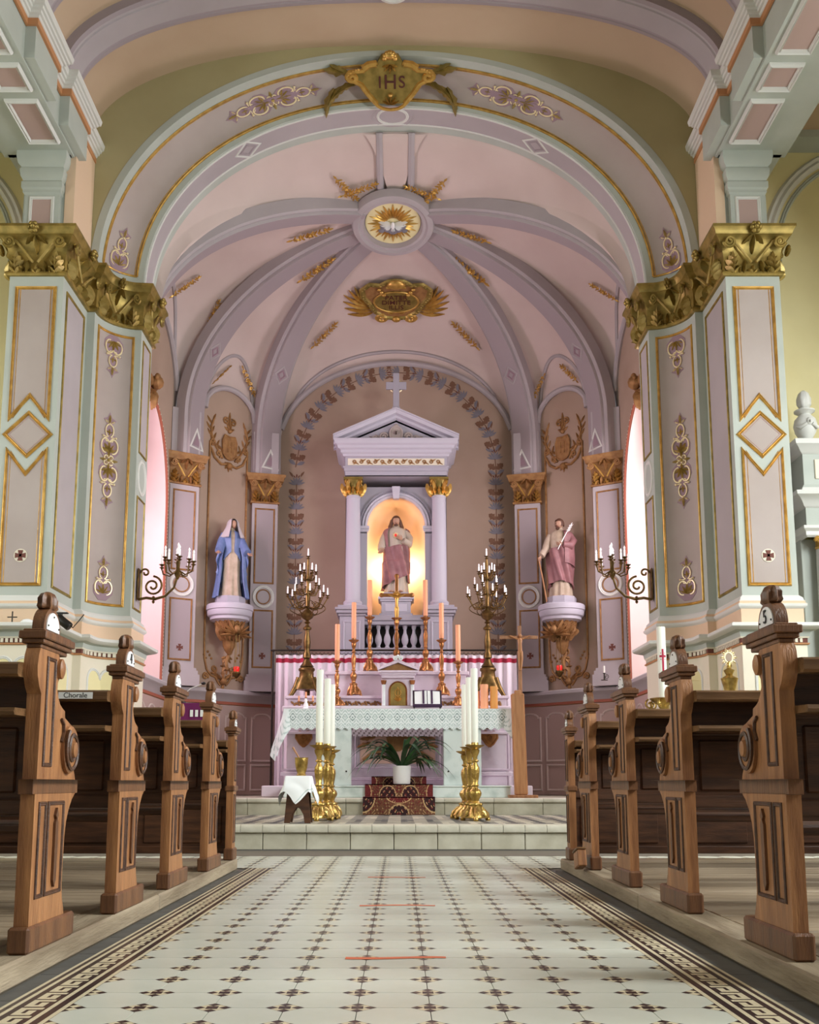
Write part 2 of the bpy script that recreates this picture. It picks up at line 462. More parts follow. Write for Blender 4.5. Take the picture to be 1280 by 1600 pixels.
# ---- timber pew platforms
for nm, x0, x1 in (('left', -7.0, -1.09), ('right', 1.185, 7.0)):
    pf = MB().box(x0 if x0 < 0 else x0+.1, x1 if x0 > 0 else x1-.1, -1.0, 7.19, 0.0, 0.05).build('floor_platform_%s' % nm, 'plank', **STRUCT)
    kx = (-1.24, -1.09) if x0 < 0 else (1.185, 1.335)
    for i, (a, b) in enumerate(((-1.0, 2.4), (2.41, 4.9), (4.91, 7.22))):
        MB().bbox(kx[0], kx[1], a, b, 0.0, 0.078, 0.009).build('kerb_beam', 'kerb', pf)
    px0, px1 = (x0, kx[0]-.003) if x0 < 0 else (kx[1]+.003, x1)
    pm = MB().bbox(px0, px1, 0.0, 0.147, 0.055, 0.077, 0.004).mesh('plank', 'plank')
    for i in range(36): link('plank', pm, pf, loc=(0, 1.9+i*0.15-0.003*(i % 3 == 0), -0.0012*(i*7 % 3)))
# ---- sanctuary steps
Z1, Z2 = 0.225, 0.424
st1 = MB().box(-6.5, 6.5, 9.385, 12.36, 0.0, Z1-0.02).build('floor_sanctuary', 'grout', **STRUCT)
for i in range(26):
    a = -5.2+i*0.4
    MB().bbox(a+.003, a+.397, 9.345, 9.40, 0.0, 0.15, 0.006).build('riser_slab', 'stone', st1)
nos = MB().prism([(0.002, y, z) for y, z in ((9.56,0.15),(9.335,0.15),(9.315,0.16),(9.308,0.187),(9.315,0.213),(9.335,0.225),(9.56,0.225))], (0.196,0,0)).mesh('nosing_tile', 'stone_light')
for i in range(52): link('nosing_tile', nos, st1, loc=(-5.2+i*0.2, 0, 0))
fm = MB()
def schk(u, v):
    a = u*40; b = v*13.5
    p, r_ = (a+b), (a-b)
    return 0 if (int(math.floor(p/1.0)) + int(math.floor(r_/1.0))) % 2 else 1
fm.grid(lambda u, v: (-5.2+10.4*u, 9.56+2.80*v, Z1-0.004), 156, 42, schk)
fm.build('floor_mosaic', ['stone', 'slate'], st1, smooth=False, fix=False, kind='stuff')
st2 = MB().box(-6.0, 6.0, 12.42, 16.2, 0.0, Z2-0.01).build('floor_predella', 'stone', **STRUCT)
rs2 = MB().bbox(0.002, 0.598, 12.38, 12.44, Z1-.02, Z2-0.06, 0.006).mesh('riser_slab', 'stone')
ns2 = MB().prism([(0.002, y, z) for y, z in ((12.7,Z2-.06),(12.36,Z2-.06),(12.335,Z2-.045),(12.33,Z2-.03),(12.335,Z2-.01),(12.36,Z2),(12.7,Z2))], (0.596,0,0)).mesh('nosing_slab', 'stone_light')
for i in range(16):
    link('riser_slab', rs2, st2, loc=(-4.8+i*0.6, 0, 0)); link('nosing_slab', ns2, st2, loc=(-4.8+i*0.6, 0, 0))
# ---- piers of the chancel arch
ARC = [(3.05+.42*cos(R(a)), 10.93+.44*sin(R(a))) for a in range(0, 91, 9)]
PIER = [(4.14,10.95),(4.14,10.08),(3.56,10.08),(3.56,10.9),(3.47,10.9)] + ARC + [(3.05,11.87),(3.5,11.87)]
def cmap(u, z, h):      # concave face: u 0..1 along the arc
    a = u*pi/2; return Vector((3.05+(.42-h)*cos(a), 10.93+(.44-h)*sin(a), z))
CL = 0.675              # length of the concave arc
def half_orn():
    o = Orn()
    for s in (-1, 1):
        o.line([(s*x, y) for x, y in arc2((0.055,0.155), 0.062, 0.095, -100, 150, 14)], 0.011, 0)
        o.line([(s*x, y) for x, y in spiral((0.03,0.235), 0.004, 0.022, 0, 1.1, 12)], 0.008, 0)
        o.ball((s*0.088, 0.275), 0.017); o.line([(s*0.088,0.275),(s*0.03,0.27)], 0.008)
        o.line([(s*x, y) for x, y in arc2((0.0,0.36), 0.055, 0.085, -75, 80, 12)], 0.010)
        o.leaf((s*0.02,0.46), 90-s*55, 0.06, 0.035)
    o.fan((0,0.07), 90, 62, 5, 0.15, 0.045, 1, 0.03)
    o.leaf((0,0.30), 90, 0.09, 0.04, 1, 0.02); o.leaf((0.01,0.33), 30, 0.045, 0.02, 1); o.leaf((-0.01,0.33), 150, 0.045, 0.02, 1)
    o.leaf((0,0.45), 90, 0.12, 0.05, 1, 0.025); o.ball((0,0.45), 0.018)
    return o
def flower(o, c=(0,0), k=1.0):
    for i in range(4):
        a = 45+90*i; p = (c[0]+cos(R(a))*0.045*k, c[1]+sin(R(a))*0.045*k)
        o.line(arc2(p, 0.03*k, 0.03*k, 0, 330, 12), 0.010*k, 0); o.ball(p, 0.012*k, 1)
        o.leaf((c[0]+cos(R(a-45))*0.04*k, c[1]+sin(R(a-45))*0.04*k), a-45, 0.085*k, 0.045*k, 1, 0.03)
    o.ball(c, 0.024*k, 1, 0.02); return o
def half_back():
    return [(.05,-.02),(.125,.07),(.135,.17),(.07,.245),(.115,.28),(.06,.30),(.07,.37),(.04,.44),(.085,.5),(.03,.53),(0,.6),(-.03,.53),(-.085,.5),(-.04,.44),(-.07,.37),(-.06,.30),(-.115,.28),(-.07,.245),(-.135,.17),(-.125,.07),(-.05,-.02)]
def full_orn():
    o = Orn(); h = half_orn()
    o.merge(h, lambda u, v, z: (u, v+0.03, z)); o.merge(h, lambda u, v, z: (-u, -v-0.03, z)); flower(o)
    return o
def place_orn(parent, name, o, fn, back=None, mats=('gold_pale','gold_leaf')):
    mb = MB(); mb.merge(o, fn)
    ob = mb.build(name, list(mats), parent, ang=50, fix=False)
    if back:
        b = MB(); b.prism([(p[0]*1.04, p[1]*1.01, 0.001) for p in back], (0, 0, 0.003)); b.xf(fn); b.build('backing', 'backing', ob, smooth=False)
    return ob
HO, FO = half_orn(), full_orn()
FB = [(x, y+.03) for x, y in half_back()] + [(-x, -y-.03) for x, y in half_back()]
def cap_deco(mb, fn, w_, hgt=0.53, corners=(1, 1), petals=True, k=1.0):
    """leaves, scrolls and flower on one face of a capital; fn maps (u, v, h)"""
    o = Orn(); e = w_/2
    for s, on in ((-1, corners[0]), (1, corners[1])):
        if on:
            o.line([(s*x, y) for x, y in spiral((e*0.93, 0.335*hgt/0.53), 0.012*k, 0.062*k, 1.0, 1.8, 24)], 0.017*k, 0, h=0.10)
        o.line([(s*e*0.95, 0.39*hgt/.53), (s*e*0.72, 0.36*hgt/.53), (s*e*0.4, 0.25*hgt/.53), (s*0.025, 0.13*hgt/.53)], 0.014*k, 1, h=0.055)
        bx_ = s*e*0.74
        o.leaf((bx_, 0.02), 90, 0.25*k, 0.07*k, 1, 0.07)
        for i, (dv, an, ln) in enumerate(((.02, 50, .12), (.07, 40, .13), (.12, 28, .11))):
            for q_ in (-1, 1): o.leaf((bx_+q_*.008, dv), 90+q_*an, ln*k, 0.05*k, 1, 0.06)
        o.leaf((s*e*0.36, 0.02), 90+s*8, 0.15*k, 0.05*k, 0, 0.05); o.leaf((s*e*0.5, 0.02), 90-s*20, 0.10*k, 0.04*k, 0, 0.05)
        o.leaf((s*0.03, 0.37*hgt/.53), 90-s*75, 0.14*k, 0.06*k, 0, 0.03)
    o.fan((0, 0.44*hgt/.53), -90, 50, 3, 0.2*k, 0.07*k, 0, 0.07); o.fan((0, 0.02), 90, 45, 3, 0.1*k, 0.05*k, 1, 0.04)
    if petals:
        for i in range(6): o.ball((0.04*k*cos(i*pi/3), 0.47*hgt/.53+0.04*k*sin(i*pi/3)), 0.028*k, 0, 0.13)
        o.ball((0, 0.47*hgt/.53), 0.03*k, 0, 0.15)
    mb.merge(o, fn)
def bellmap(base, zb, hgt):
    """add the flare of the bell to h"""
    return lambda u, v, h: base(u, zb+v, h + 0.015 + 0.09*max(0, v/hgt-0.35)**1.5)
for nm, sx in (('left', -1), ('right', 1)):
    root = MB().sweep(PIER, [(0, ZP), (0, ZCB)]).mir(sx).build('trim_pier_%s' % nm, 'sage', fix=False, **STRUCT)
    # pedestal
    pe = MB()
    pe.sweep(PIER, [(.04, 0), (.04, 1.985), (.05, 1.985), (.06, 1.995), (.06, 2.005), (.045, 2.008), (.045, 2.055), (.055, 2.055), (.06, 2.07)], [0,0,1,1,1,2,0,0])
    pe.sweep(PIER, [(.06, 2.07), (.07, 2.12), (.12, 2.135), (.16, 2.15), (.175, 2.165), (.175, 2.19), (.165, 2.2), (.03, 2.2), (.03, 2.36)], [3,3,4,4,4,4,4,5])
    pe.sweep(PIER, [(.03, 2.36), (.05, 2.375), (.06, 2.39), (.06, 2.41), (.045, 2.42), (.045, 2.44), (.035, 2.45), (.03, 2.475), (.015, 2.49), (0, 2.505)], [4,4,4,5,5,4,4,4,4])
    pe.mir(sx).build('pedestal', ['cream', 'apricot', 'dark_print', 'sage', 'white', 'peach_light'], root, fix=False)
    # dentils
    for i in range(len(PIER)-1):
        a, b = Vector(PIER[i]), Vector(PIER[i+1]); L = (b-a).length
        if i == 0 or i > 15: continue
        d = (b-a)/L; n = Vector((-d.y, d.x)); k = max(1, int(L/0.045)); dm = MB()
        for j in range(k):
            c0 = a + d*(L*(j+.25)/k); c1 = a + d*(L*(j+.8)/k)
            p = [c0+n*.04, c1+n*.04, c1+n*.058, c0+n*.058]
            dm.prism([(q_.x, q_.y, 2.012) for q_ in p], (0, 0, .04))
        dm.mir(sx).build('dentil_course', 'cream', root, kind='stuff')
    # capital
    ca = MB()
    ca.sweep(PIER, [(0, ZCB-.0), (.03, ZCB), (.042, ZCB+.015), (.042, ZCB+.035), (.028, ZCB+.05), (.015, ZCB+.06), (.015, ZCB+.2), (.03, ZCB+.3), (.07, ZCB+.38), (.10, ZCB+.42), (.12, ZCB+.43), (.13, ZCB+.47), (.155, ZCB+.50), (.155, ZCB+.53), (0, ZCB+.53)])
    ca.mir(sx).build('capital', 'gold_old', root, fix=False)
    de = MB()
    faces = [((3.85,10.08), (-1,0), .58), ((3.56,10.49), (0,1), .80), ((4.14,10.5), (0,-1), .8)]
    for (c0, d, w_) in faces:
        O = (c0[0], c0[1], 0); fm_ = pmap(O, (d[0],d[1],0), (0,0,1))
        # U x V must point out of the pier (left of the walking direction)
        fm2 = (lambda f: lambda u, v, h: f(u, v, -h))(fm_) if Vector((d[0],d[1],0)).cross(Vector((0,0,1))).dot(Vector((-d[1],d[0],0))) < 0 else fm_
        cap_deco(de, bellmap(fm2, ZCB, .53), w_)
    cap_deco(de, bellmap(lambda u, z, h: cmap(0.5+u/CL, z, h), ZCB, .53), .62)
    fj = lambda u, z, h: Vector((3.05-h, 11.62+u, z))
    cap_deco(de, bellmap(fj, ZCB, .53), .46)
    de.mir(sx).build('acanthus_leaves', ['gold_old', 'gold_leaf'], root, ang=50, fix=False)
    # front face panels with lozenge
    ff = lambda u, v, h: Vector((3.85+u, 10.08-h, v))
    fs_ = lambda u, v, h: Vector((3.56-h, 10.49+u, v))
    fo_ = lambda u, v, h: Vector((4.14+h, 10.5+u, v))
    W2 = .205
    zt, zc, dz, gap = 5.86, 4.22, .235, .075
    up = [(-W2, zt), (W2, zt), (W2, zc+.10+gap), (0, zc+dz+gap+.12), (-W2, zc+.10+gap)]
    lo = [(-W2, 2.62), (W2, 2.62), (W2, zc-.10-gap), (0, zc-dz-gap-.12), (-W2, zc-.10-gap)]
    lz = [(0, zc-dz), (.24, zc), (0, zc+dz), (-.24, zc)]
    for pl in (up, lo, lz):
        p = MB().prism([ff(u, v, 0.0) for u, v in pl], (0, -.003, 0)).mir(sx).build('panel', 'panel', root, smooth=False)
        ring_path(MB(), pl, .04, .022, ff).mir(sx).build('moulding', 'gold', p, fix=False)
        ring_path(MB(), [(u*.8, zmid+(v-zmid)*(.985 if pl is not lz else .8)) for (u, v), zmid in [(q_, (4.9 if pl is up else 3.4 if pl is lo else zc)) for q_ in pl]], .012, .006, ff).mir(sx).build('inner_line', 'panel_pink' if pl is lz else 'gold', p, fix=False)
    # small consecration cross in a roundel
    rd = MB().lathe([(.07, 0), (.07, .004)], 24).xf(lambda x, y, z: ff(x, 2.92+y, z+.004)).mir(sx).build('roundel', 'cream', root)
    cr = MB()
    for a in range(4):
        pts = [(-.012, 0), (.012, 0), (.028, .055), (-.028, .055)]
        cr.prism([(x*cos(a*pi/2)-y*sin(a*pi/2), x*sin(a*pi/2)+y*cos(a*pi/2), .008) for x, y in pts], (0,0,.003))
    cr.xf(lambda x, y, z: ff(x, 2.92+y, z+.002)).mir(sx).build('painted_cross', 'dark_print', rd, smooth=False)
    for f_, w2 in ((fs_, .29), (fo_, .29)):
        pl = [(-w2, 2.62), (w2, 2.62), (w2, 5.86), (-w2, 5.86)]
        n_ = f_(0,0,1)-f_(0,0,0)
        p = MB().prism([f_(u, v, 0) for u, v in pl], n_*.003).mir(sx).build('panel', 'lilac', root, smooth=False)
        ring_path(MB(), pl, .036, .018, f_).mir(sx).build('moulding', 'gold_old', p, fix=False)
    # concave face: panel, frame, three gilt ornaments
    p = MB().grid(lambda u, v: cmap(.14+.72*u, 2.62+3.26*v, .003), 10, 1).mir(sx).build('panel', 'panel', root, fix=False)
    cu = lambda u, v, h: cmap(.5+u/CL, v, h)
    ring_path(MB(), subdiv([(-.245, 2.62), (.245, 2.62), (.245, 5.88), (-.245, 5.88)], .06), .034, .018, cu).mir(sx).build('moulding', 'gold', p, fix=False)
    for o_, bk, z0, kv in ((FO, FB, 4.32, .92), (HO, half_back(), 2.68, .84), (HO, half_back(), 5.84, -.84)):
        ob = place_orn(root, 'gilt_ornament', o_, (lambda z0, kv: lambda u, v, h: (lambda r_: Vector((r_.x*sx, r_.y, r_.z)))(cu(u*.95, z0+v*kv, h+.003)))(z0, kv), bk)
    # jamb face with roundel
    jf = lambda u, v, h: Vector((3.05-h, 11.62+u, v))
    for pl in ([(-.16, 2.62), (.16, 2.62), (.16, 3.95), (-.16, 3.95)], [(-.16, 4.5), (.16, 4.5), (.16, 5.88), (-.16, 5.88)]):
        p = MB().prism([jf(u, v, 0) for u, v in pl], (-.003, 0, 0)).mir(sx).build('panel', 'lilac', root, smooth=False)
        ring_path(MB(), pl, .03, .015, jf).mir(sx).build('moulding', 'gold_old', p, fix=False)
    ring_path(MB(), arc2((0, 4.22), .17, .2, 0, 345, 23), .05, .02, jf).mir(sx).build('roundel', 'white', root, fix=False)
    # pedestal field panels with scalloped heads
    for f_, w2 in ((lambda u, v, h: Vector((3.85+u, 10.04-h, v)), .2), (lambda u, v, h: Vector((3.52-h, 10.45+u, v)), .26), (lambda u, v, h: cmap(.5+u/CL, v, h+.04), .2)):
        pl = [(-w2, .5), (w2, .5), (w2, 1.72)] + arc2((w2/2, 1.74), w2/2, .12, 10, 170, 8) + arc2((-w2/2, 1.74), w2/2, .12, 10, 170, 8) + [(-w2, 1.72)]
        pb = MB(); pb.add([f_(u, v, .003) for u, v in pl], [tuple(range(len(pl)))])
        p = pb.mir(sx).build('panel', 'yellow', root, smooth=False, fix=False)
        ring_path(MB(), pl, .035, .012, f_).mir(sx).build('moulding', 'white', p, fix=False)
    # dosseret above the capital
    dd = MB().box(3.56, 4.14, 10.32, 10.9, ZCT, 7.9, 1).box(3.70, 4.08, 10.2, 10.32, ZCT, 7.1, 0)
    dd.box(3.60, 4.12, 10.27, 10.33, ZCT, 7.5, 0)
    dd.sweep([(4.08,10.32),(4.08,10.2),(3.70,10.2),(3.70,10.32)], [(0, 7.02), (.02, 7.04), (.02, 7.07), (.035, 7.09), (.035, 7.16), (.02, 7.18), (.045, 7.22), (.055, 7.3), (.04, 7.33), (.07, 7.36), (.085, 7.43), (.085, 7.5), (0, 7.5)], 0)
    dd.mir(sx).build('dosseret', ['sage', 'peach_light'], root)
    df = lambda u, v, h: Vector((3.89+u, 10.2-h, v))
    pl = [(-.12, 6.62), (.12, 6.62), (.12, 6.98), (-.12, 6.98)]
    p = MB().prism([df(u, v, 0) for u, v in pl], (0, -.003, 0)).mir(sx).build('panel', 'panel_pink', root, smooth=False)
    ring_path(MB(), pl, .04, .016, df).mir(sx).build('moulding', 'white', p, fix=False)
# ---- chancel arch
NA = 2.1
def rise(x): return 2.44 + (x-3.05)*.765
def archpt(x, y, t): X, Z = sell(x, rise(x), ZCT, NA, t); return Vector((X, y, Z))
sect = [(3.56, 10.9), (3.47, 10.9)] + ARC + [(3.05, 11.87)]
arch = MB().grid(lambda u, v: archpt(*(lambda k: sect[k])(int(round(v*(len(sect)-1)))), pi*u), 96, len(sect)-1).build('trim_chancel_arch', 'sage', fix=False, **STRUCT)
def amap(t, u, h): a = u*pi/2; return archpt(3.05+(.42-h)*cos(a), 10.93+(.44-h)*sin(a), t)
MB().grid(lambda t, u: amap(R(3)+R(174)*t, .16+.68*u, .004), 96, 8).build('panel', 'panel', arch, fix=False)
for u_, r_ in ((.15, .014), (.19, .006), (.83, .006), (.87, .014)):
    MB().tube([amap(R(3)+R(174)*i/96, u_, .006) for i in range(97)], r_, 6).build('gilt_moulding', 'gold', arch, fix=False)
for t_ in (3, 177):
    MB().tube([amap(R(t_), .15+.72*i/10, .006) for i in range(11)], .013, 6).build('gilt_moulding', 'gold', arch, fix=False)
MB().grid(lambda t, u: archpt(3.045, 11.42+.30*u, pi*t)+Vector((0,0,-.003)), 80, 1).build('soffit_band', 'lilac', arch, fix=False)
for y_ in (11.41, 11.72): MB().tube([archpt(3.045, y_, pi*i/80) for i in range(81)], .014, 6).build('soffit_moulding', 'white', arch, fix=False)
TT = [pi*i/600 for i in range(601)]; SS = [0.0]
for i in range(600): SS.append(SS[-1] + (amap(TT[i+1], .5, 0)-amap(TT[i], .5, 0)).length)
def t_of(s_):
    lo_, hi_ = 0, 600
    while hi_-lo_ > 1:
        m_ = (lo_+hi_)//2
        if SS[m_] <= s_: lo_ = m_
        else: hi_ = m_
    return TT[lo_] + (TT[hi_]-TT[lo_])*(s_-SS[lo_])/max(1e-9, SS[hi_]-SS[lo_])
def arch_fn(s0, k=1.0, kv=1.0):     # v runs along the arch
    return lambda u, v, h: amap(t_of(min(SS[-1]-.001, max(.001, s0+v*kv))), .5+u*k/CL, h+.006)
def s_at(X):
    for i in range(600):
        if amap(TT[i], .5, 0).x < X: return SS[i]
for X in (-1.50, 1.50): place_orn(arch, 'gilt_ornament', FO, arch_fn(s_at(X)), FB)
for s0, kv in ((.16, .95), (SS[-1]-.16, -.95)): place_orn(arch, 'gilt_ornament', HO, arch_fn(s0, 1, kv), half_back())
# lozenges and roundel on the soffit
def soff(t, u, h): return archpt(3.045-h, 11.565+u, t)
def soff_fn(X):
    t0 = next(t for t in TT if archpt(3.045, 0, t).x < X); r0 = (archpt(3.045, 0, t0+.01)-archpt(3.045, 0, t0)).length/.01
    return lambda u, v, h: soff(t0+v/r0, u, h)
for X in (-1.86, 1.78):
    f_ = soff_fn(X)
    for k_, m_ in ((.15, 'white'), (.085, 'lilac_dark')):
        ring_path(MB(), [(0, -k_*1.15), (k_, 0), (0, k_*1.15), (-k_, 0)], .028, .014, f_).build('lozenge', m_, arch, fix=False)
f_ = soff_fn(-.03)
ring_path(MB(), arc2((0, 0), .145, .19, 0, 345, 23), .045, .02, f_).build('roundel', 'white', arch, fix=False)
ring_path(MB(), arc2((0, 0), .19, .27, 0, 345, 23), .03, .012, f_).build('roundel', 'lilac', arch, fix=False)
# ---- wall over the arch
VA, VB, VZ, VN = 3.63, 1.37, 8.05, 2.3
def vault_z(x): return VZ + VB*max(0.0, 1-(abs(x)/VA)**VN)**(1/VN)
def outer(t):
    X, Z = sell(3.56, rise(3.56), ZCT, NA, t); a = atan2(Z-ZCT, X); lo_, hi_ = 0.1, 6.0
    for _ in range(40):
        m_ = (lo_+hi_)/2; x, z = m_*cos(a), ZCT+m_*sin(a)
        if abs(x) < VA and z < vault_z(x): lo_ = m_
        else: hi_ = m_
    return Vector((lo_*cos(a), 10.905, ZCT+lo_*sin(a)))
MB().grid(lambda u, v: archpt(3.56, 10.905, pi*u)*(1-v) + outer(pi*u)*v, 96, 1).build('wall_chancel_arch', 'olive', smooth=False, fix=False, **STRUCT)
# ---- nave vault with transverse ribs
vault = MB().grid(lambda u, v: (lambda p: (p[0], -4+14.95*v, p[1]))(sell(VA, VB, VZ, VN, pi*u)), 80, 6).build('ceiling_nave_vault', 'peach', fix=False, **STRUCT)
for y0 in (9.66, 8.68, 6.7, 4.7):
    rb = MB(); pr = [(0, 0), (0, .10), (.05, .11), (.06, .10), (.09, .10), (.10, .115), (.36, .115), (.37, .10), (.40, .10), (.41, .11), (.46, .10), (.46, 0)]
    rb.grid(lambda u, v: (lambda k: (lambda p: (p[0], y0+pr[k][0], p[1]))(sell(VA-pr[k][1], VB-pr[k][1], VZ, VN, pi*u)))(int(round(v*(len(pr)-1)))), 80, len(pr)-1, lambda u, v: 1 if .3 < v < .62 else 0)
    rb.build('vault_rib', ['lilac_dark', 'lilac'], vault, fix=False)
ms = MB().lathe([(.19, 0), (.19, -.04), (.15, -.055), (.12, -.03), (.10, -.05), (.06, -.03), (.02, -.03)], 28, (-.02, 9.89, VZ+VB-.112)).build('rib_medallion', 'white', vault)
MB().lathe([(.075, 0), (.07, -.05), (.03, -.07), (.005, -.07)], 16, (-.02, 9.89, VZ+VB-.112)).build('boss', 'iron', ms)
# ---- entablature beams over the nave piers
for nm, sx in (('left', -1), ('right', 1)):
    pl = [(3.57,-4),(3.57,6.7),(3.47,6.7),(3.47,7.3),(3.57,7.3),(3.57,8.72),(3.47,8.72),(3.47,9.34),(3.57,9.34),(3.57,9.72),(3.47,9.72),(3.47,10.34),(3.57,10.34),(3.57,10.905)]
    e = MB().sweep(pl, [(0, 7.86), (.025, 7.862), (.025, 7.93), (.035, 7.935), (.04, 7.955), (.06, 7.96), (.065, 7.985), (.085, 7.99), (.09, 8.015), (.11, 8.02), (.12, 8.07), (.12, 8.085), (-.15, 8.085)], [1,1,0,0,0,0,0,0,0,0,0,0])
    en = e.mir(sx).build('trim_entablature_%s' % nm, ['white', 'apricot'], fix=False, **STRUCT)
    b = MB().box(3.575, 4.35, -4, 10.25, 7.5, 7.865).box(3.575, 7.2, 10.6, 10.9, 8.0, 8.09)
    for y0 in (8.72, 9.72, 6.7): b.box(3.47, 3.60, y0, y0+.62, 7.52, 7.866)
    b.box(3.575, 3.63, -4, 10.9, 7.86, 8.1).box(3.6, 4.3, 10.2, 10.9, 7.5, 7.9)
    b.mir(sx).build('beam', 'sage', en, smooth=False)
    MB().box(3.555, 3.66, 10.26, 10.9, 6.52, 7.87).mir(sx).build('return_face', 'peach_light', en, smooth=False)
    for (y0, y1) in ((9.3, 9.95), (8.78, 9.12), (7.2, 8.6), (5.4, 7.0)):
        f_ = lambda u, v, h: Vector((u, v, 7.5-h))
        p4 = [(3.66, y0), (3.96, y0), (3.96, y1), (3.66, y1)]
        p = MB().prism([f_(u, v, 0) for u, v in p4], (0, 0, -.004)).mir(sx).build('coffer', 'panel_pink', en, smooth=False)
        ring_path(MB(), p4, .05, .04, f_).mir(sx).build('moulding', 'white', p, fix=False)
    # aisle: end wall, side wall with window, ceiling
    aw = MB().box(4.10, 7.2, 10.9, 11.1, 0, 8.1).mir(sx).build('wall_aisle_%s' % nm, 'yellow', smooth=False, **STRUCT)
    af = lambda u, v, h: Vector((u, 10.9-h, v))
    ar = [(4.36, 6.6)] + arc2((5.6, 6.75), 1.24, 1.28, 180, 0, 30) + [(6.84, 6.6)]
    ring_path(MB(), ar, .14, .05, af, closed=False).mir(sx).build('arch_moulding', 'white', aw, fix=False)
    ring_path(MB(), [(5.6+(x-5.6)*.9, 6.75+(z-6.75)*.9) for x, z in ar], .06, .03, af, closed=False).mir(sx).build('arch_moulding', 'sage', aw, fix=False)
    MB().box(3.6, 7.2, -4, 10.9, 8.09, 8.2).mir(sx).build('ceiling_aisle_%s' % nm, 'peach', smooth=False, **STRUCT)
    sw = MB()
    ys = [-4, .85, 2.35, 3.85, 5.35, 6.85, 8.35, 11.0]
    for i in range(7):
        if i % 2 == 0: sw.box(7.0, 7.2, ys[i], ys[i+1], 0, 8.1)
        else: sw.box(7.0, 7.2, ys[i], ys[i+1], 0, 1.7).box(7.0, 7.2, ys[i], ys[i+1], 5.5, 8.1)
    sw.mir(sx).build('wall_side_%s' % nm, 'yellow', smooth=False, **STRUCT)
    for i in (1, 3, 5):
        wn = MB().box(7.1, 7.12, ys[i], ys[i+1], 1.7, 5.5).mir(sx).build('window_%d' % (i+(10 if sx > 0 else 20)), 'window_day', smooth=False, **STRUCT)
# ---- chancel walls
AP = [(3.42, 11.90), (3.42, 14.82), (3.04, 15.08), (2.34, 15.85), (1.95, 16.13)]
ZS = 6.2
def lun(A, B, apex, n=2.2, stilt=0.0):
    def f(u):
        z = ZS + stilt*min(1, min(u, 1-u)*30) + (apex-ZS-stilt)*max(0, 1-abs(2*u-1)**n)**(1/n)
        return Vector((A[0]+(B[0]-A[0])*u, A[1]+(B[1]-A[1])*u, z))
    return f
Lw = lun(AP[0], AP[1], 7.45); Ls = lun(AP[2], AP[3], 6.92, 2.0, .25)
Lb = lun((1.97, 16.13), (-1.97, 16.13), 7.66, 2.0)
Lf = lambda u: archpt(3.06, 11.87, pi*u) if .03 < u < .97 else Vector((3.06*(1-2*u), 11.87, ZS + (archpt(3.06, 11.87, pi*u).z-ZS)*min(u, 1-u)/.03))
WY0, WY1, WSILL, WSP, WAP = 12.0, 14.42, 2.05, 4.55, 5.98
def warch(y):
    u = (y-(WY0+WY1)/2)/((WY1-WY0)/2)
    return WSP + (WAP-WSP)*max(0, 1-abs(u)**2.1)**(1/2.1)
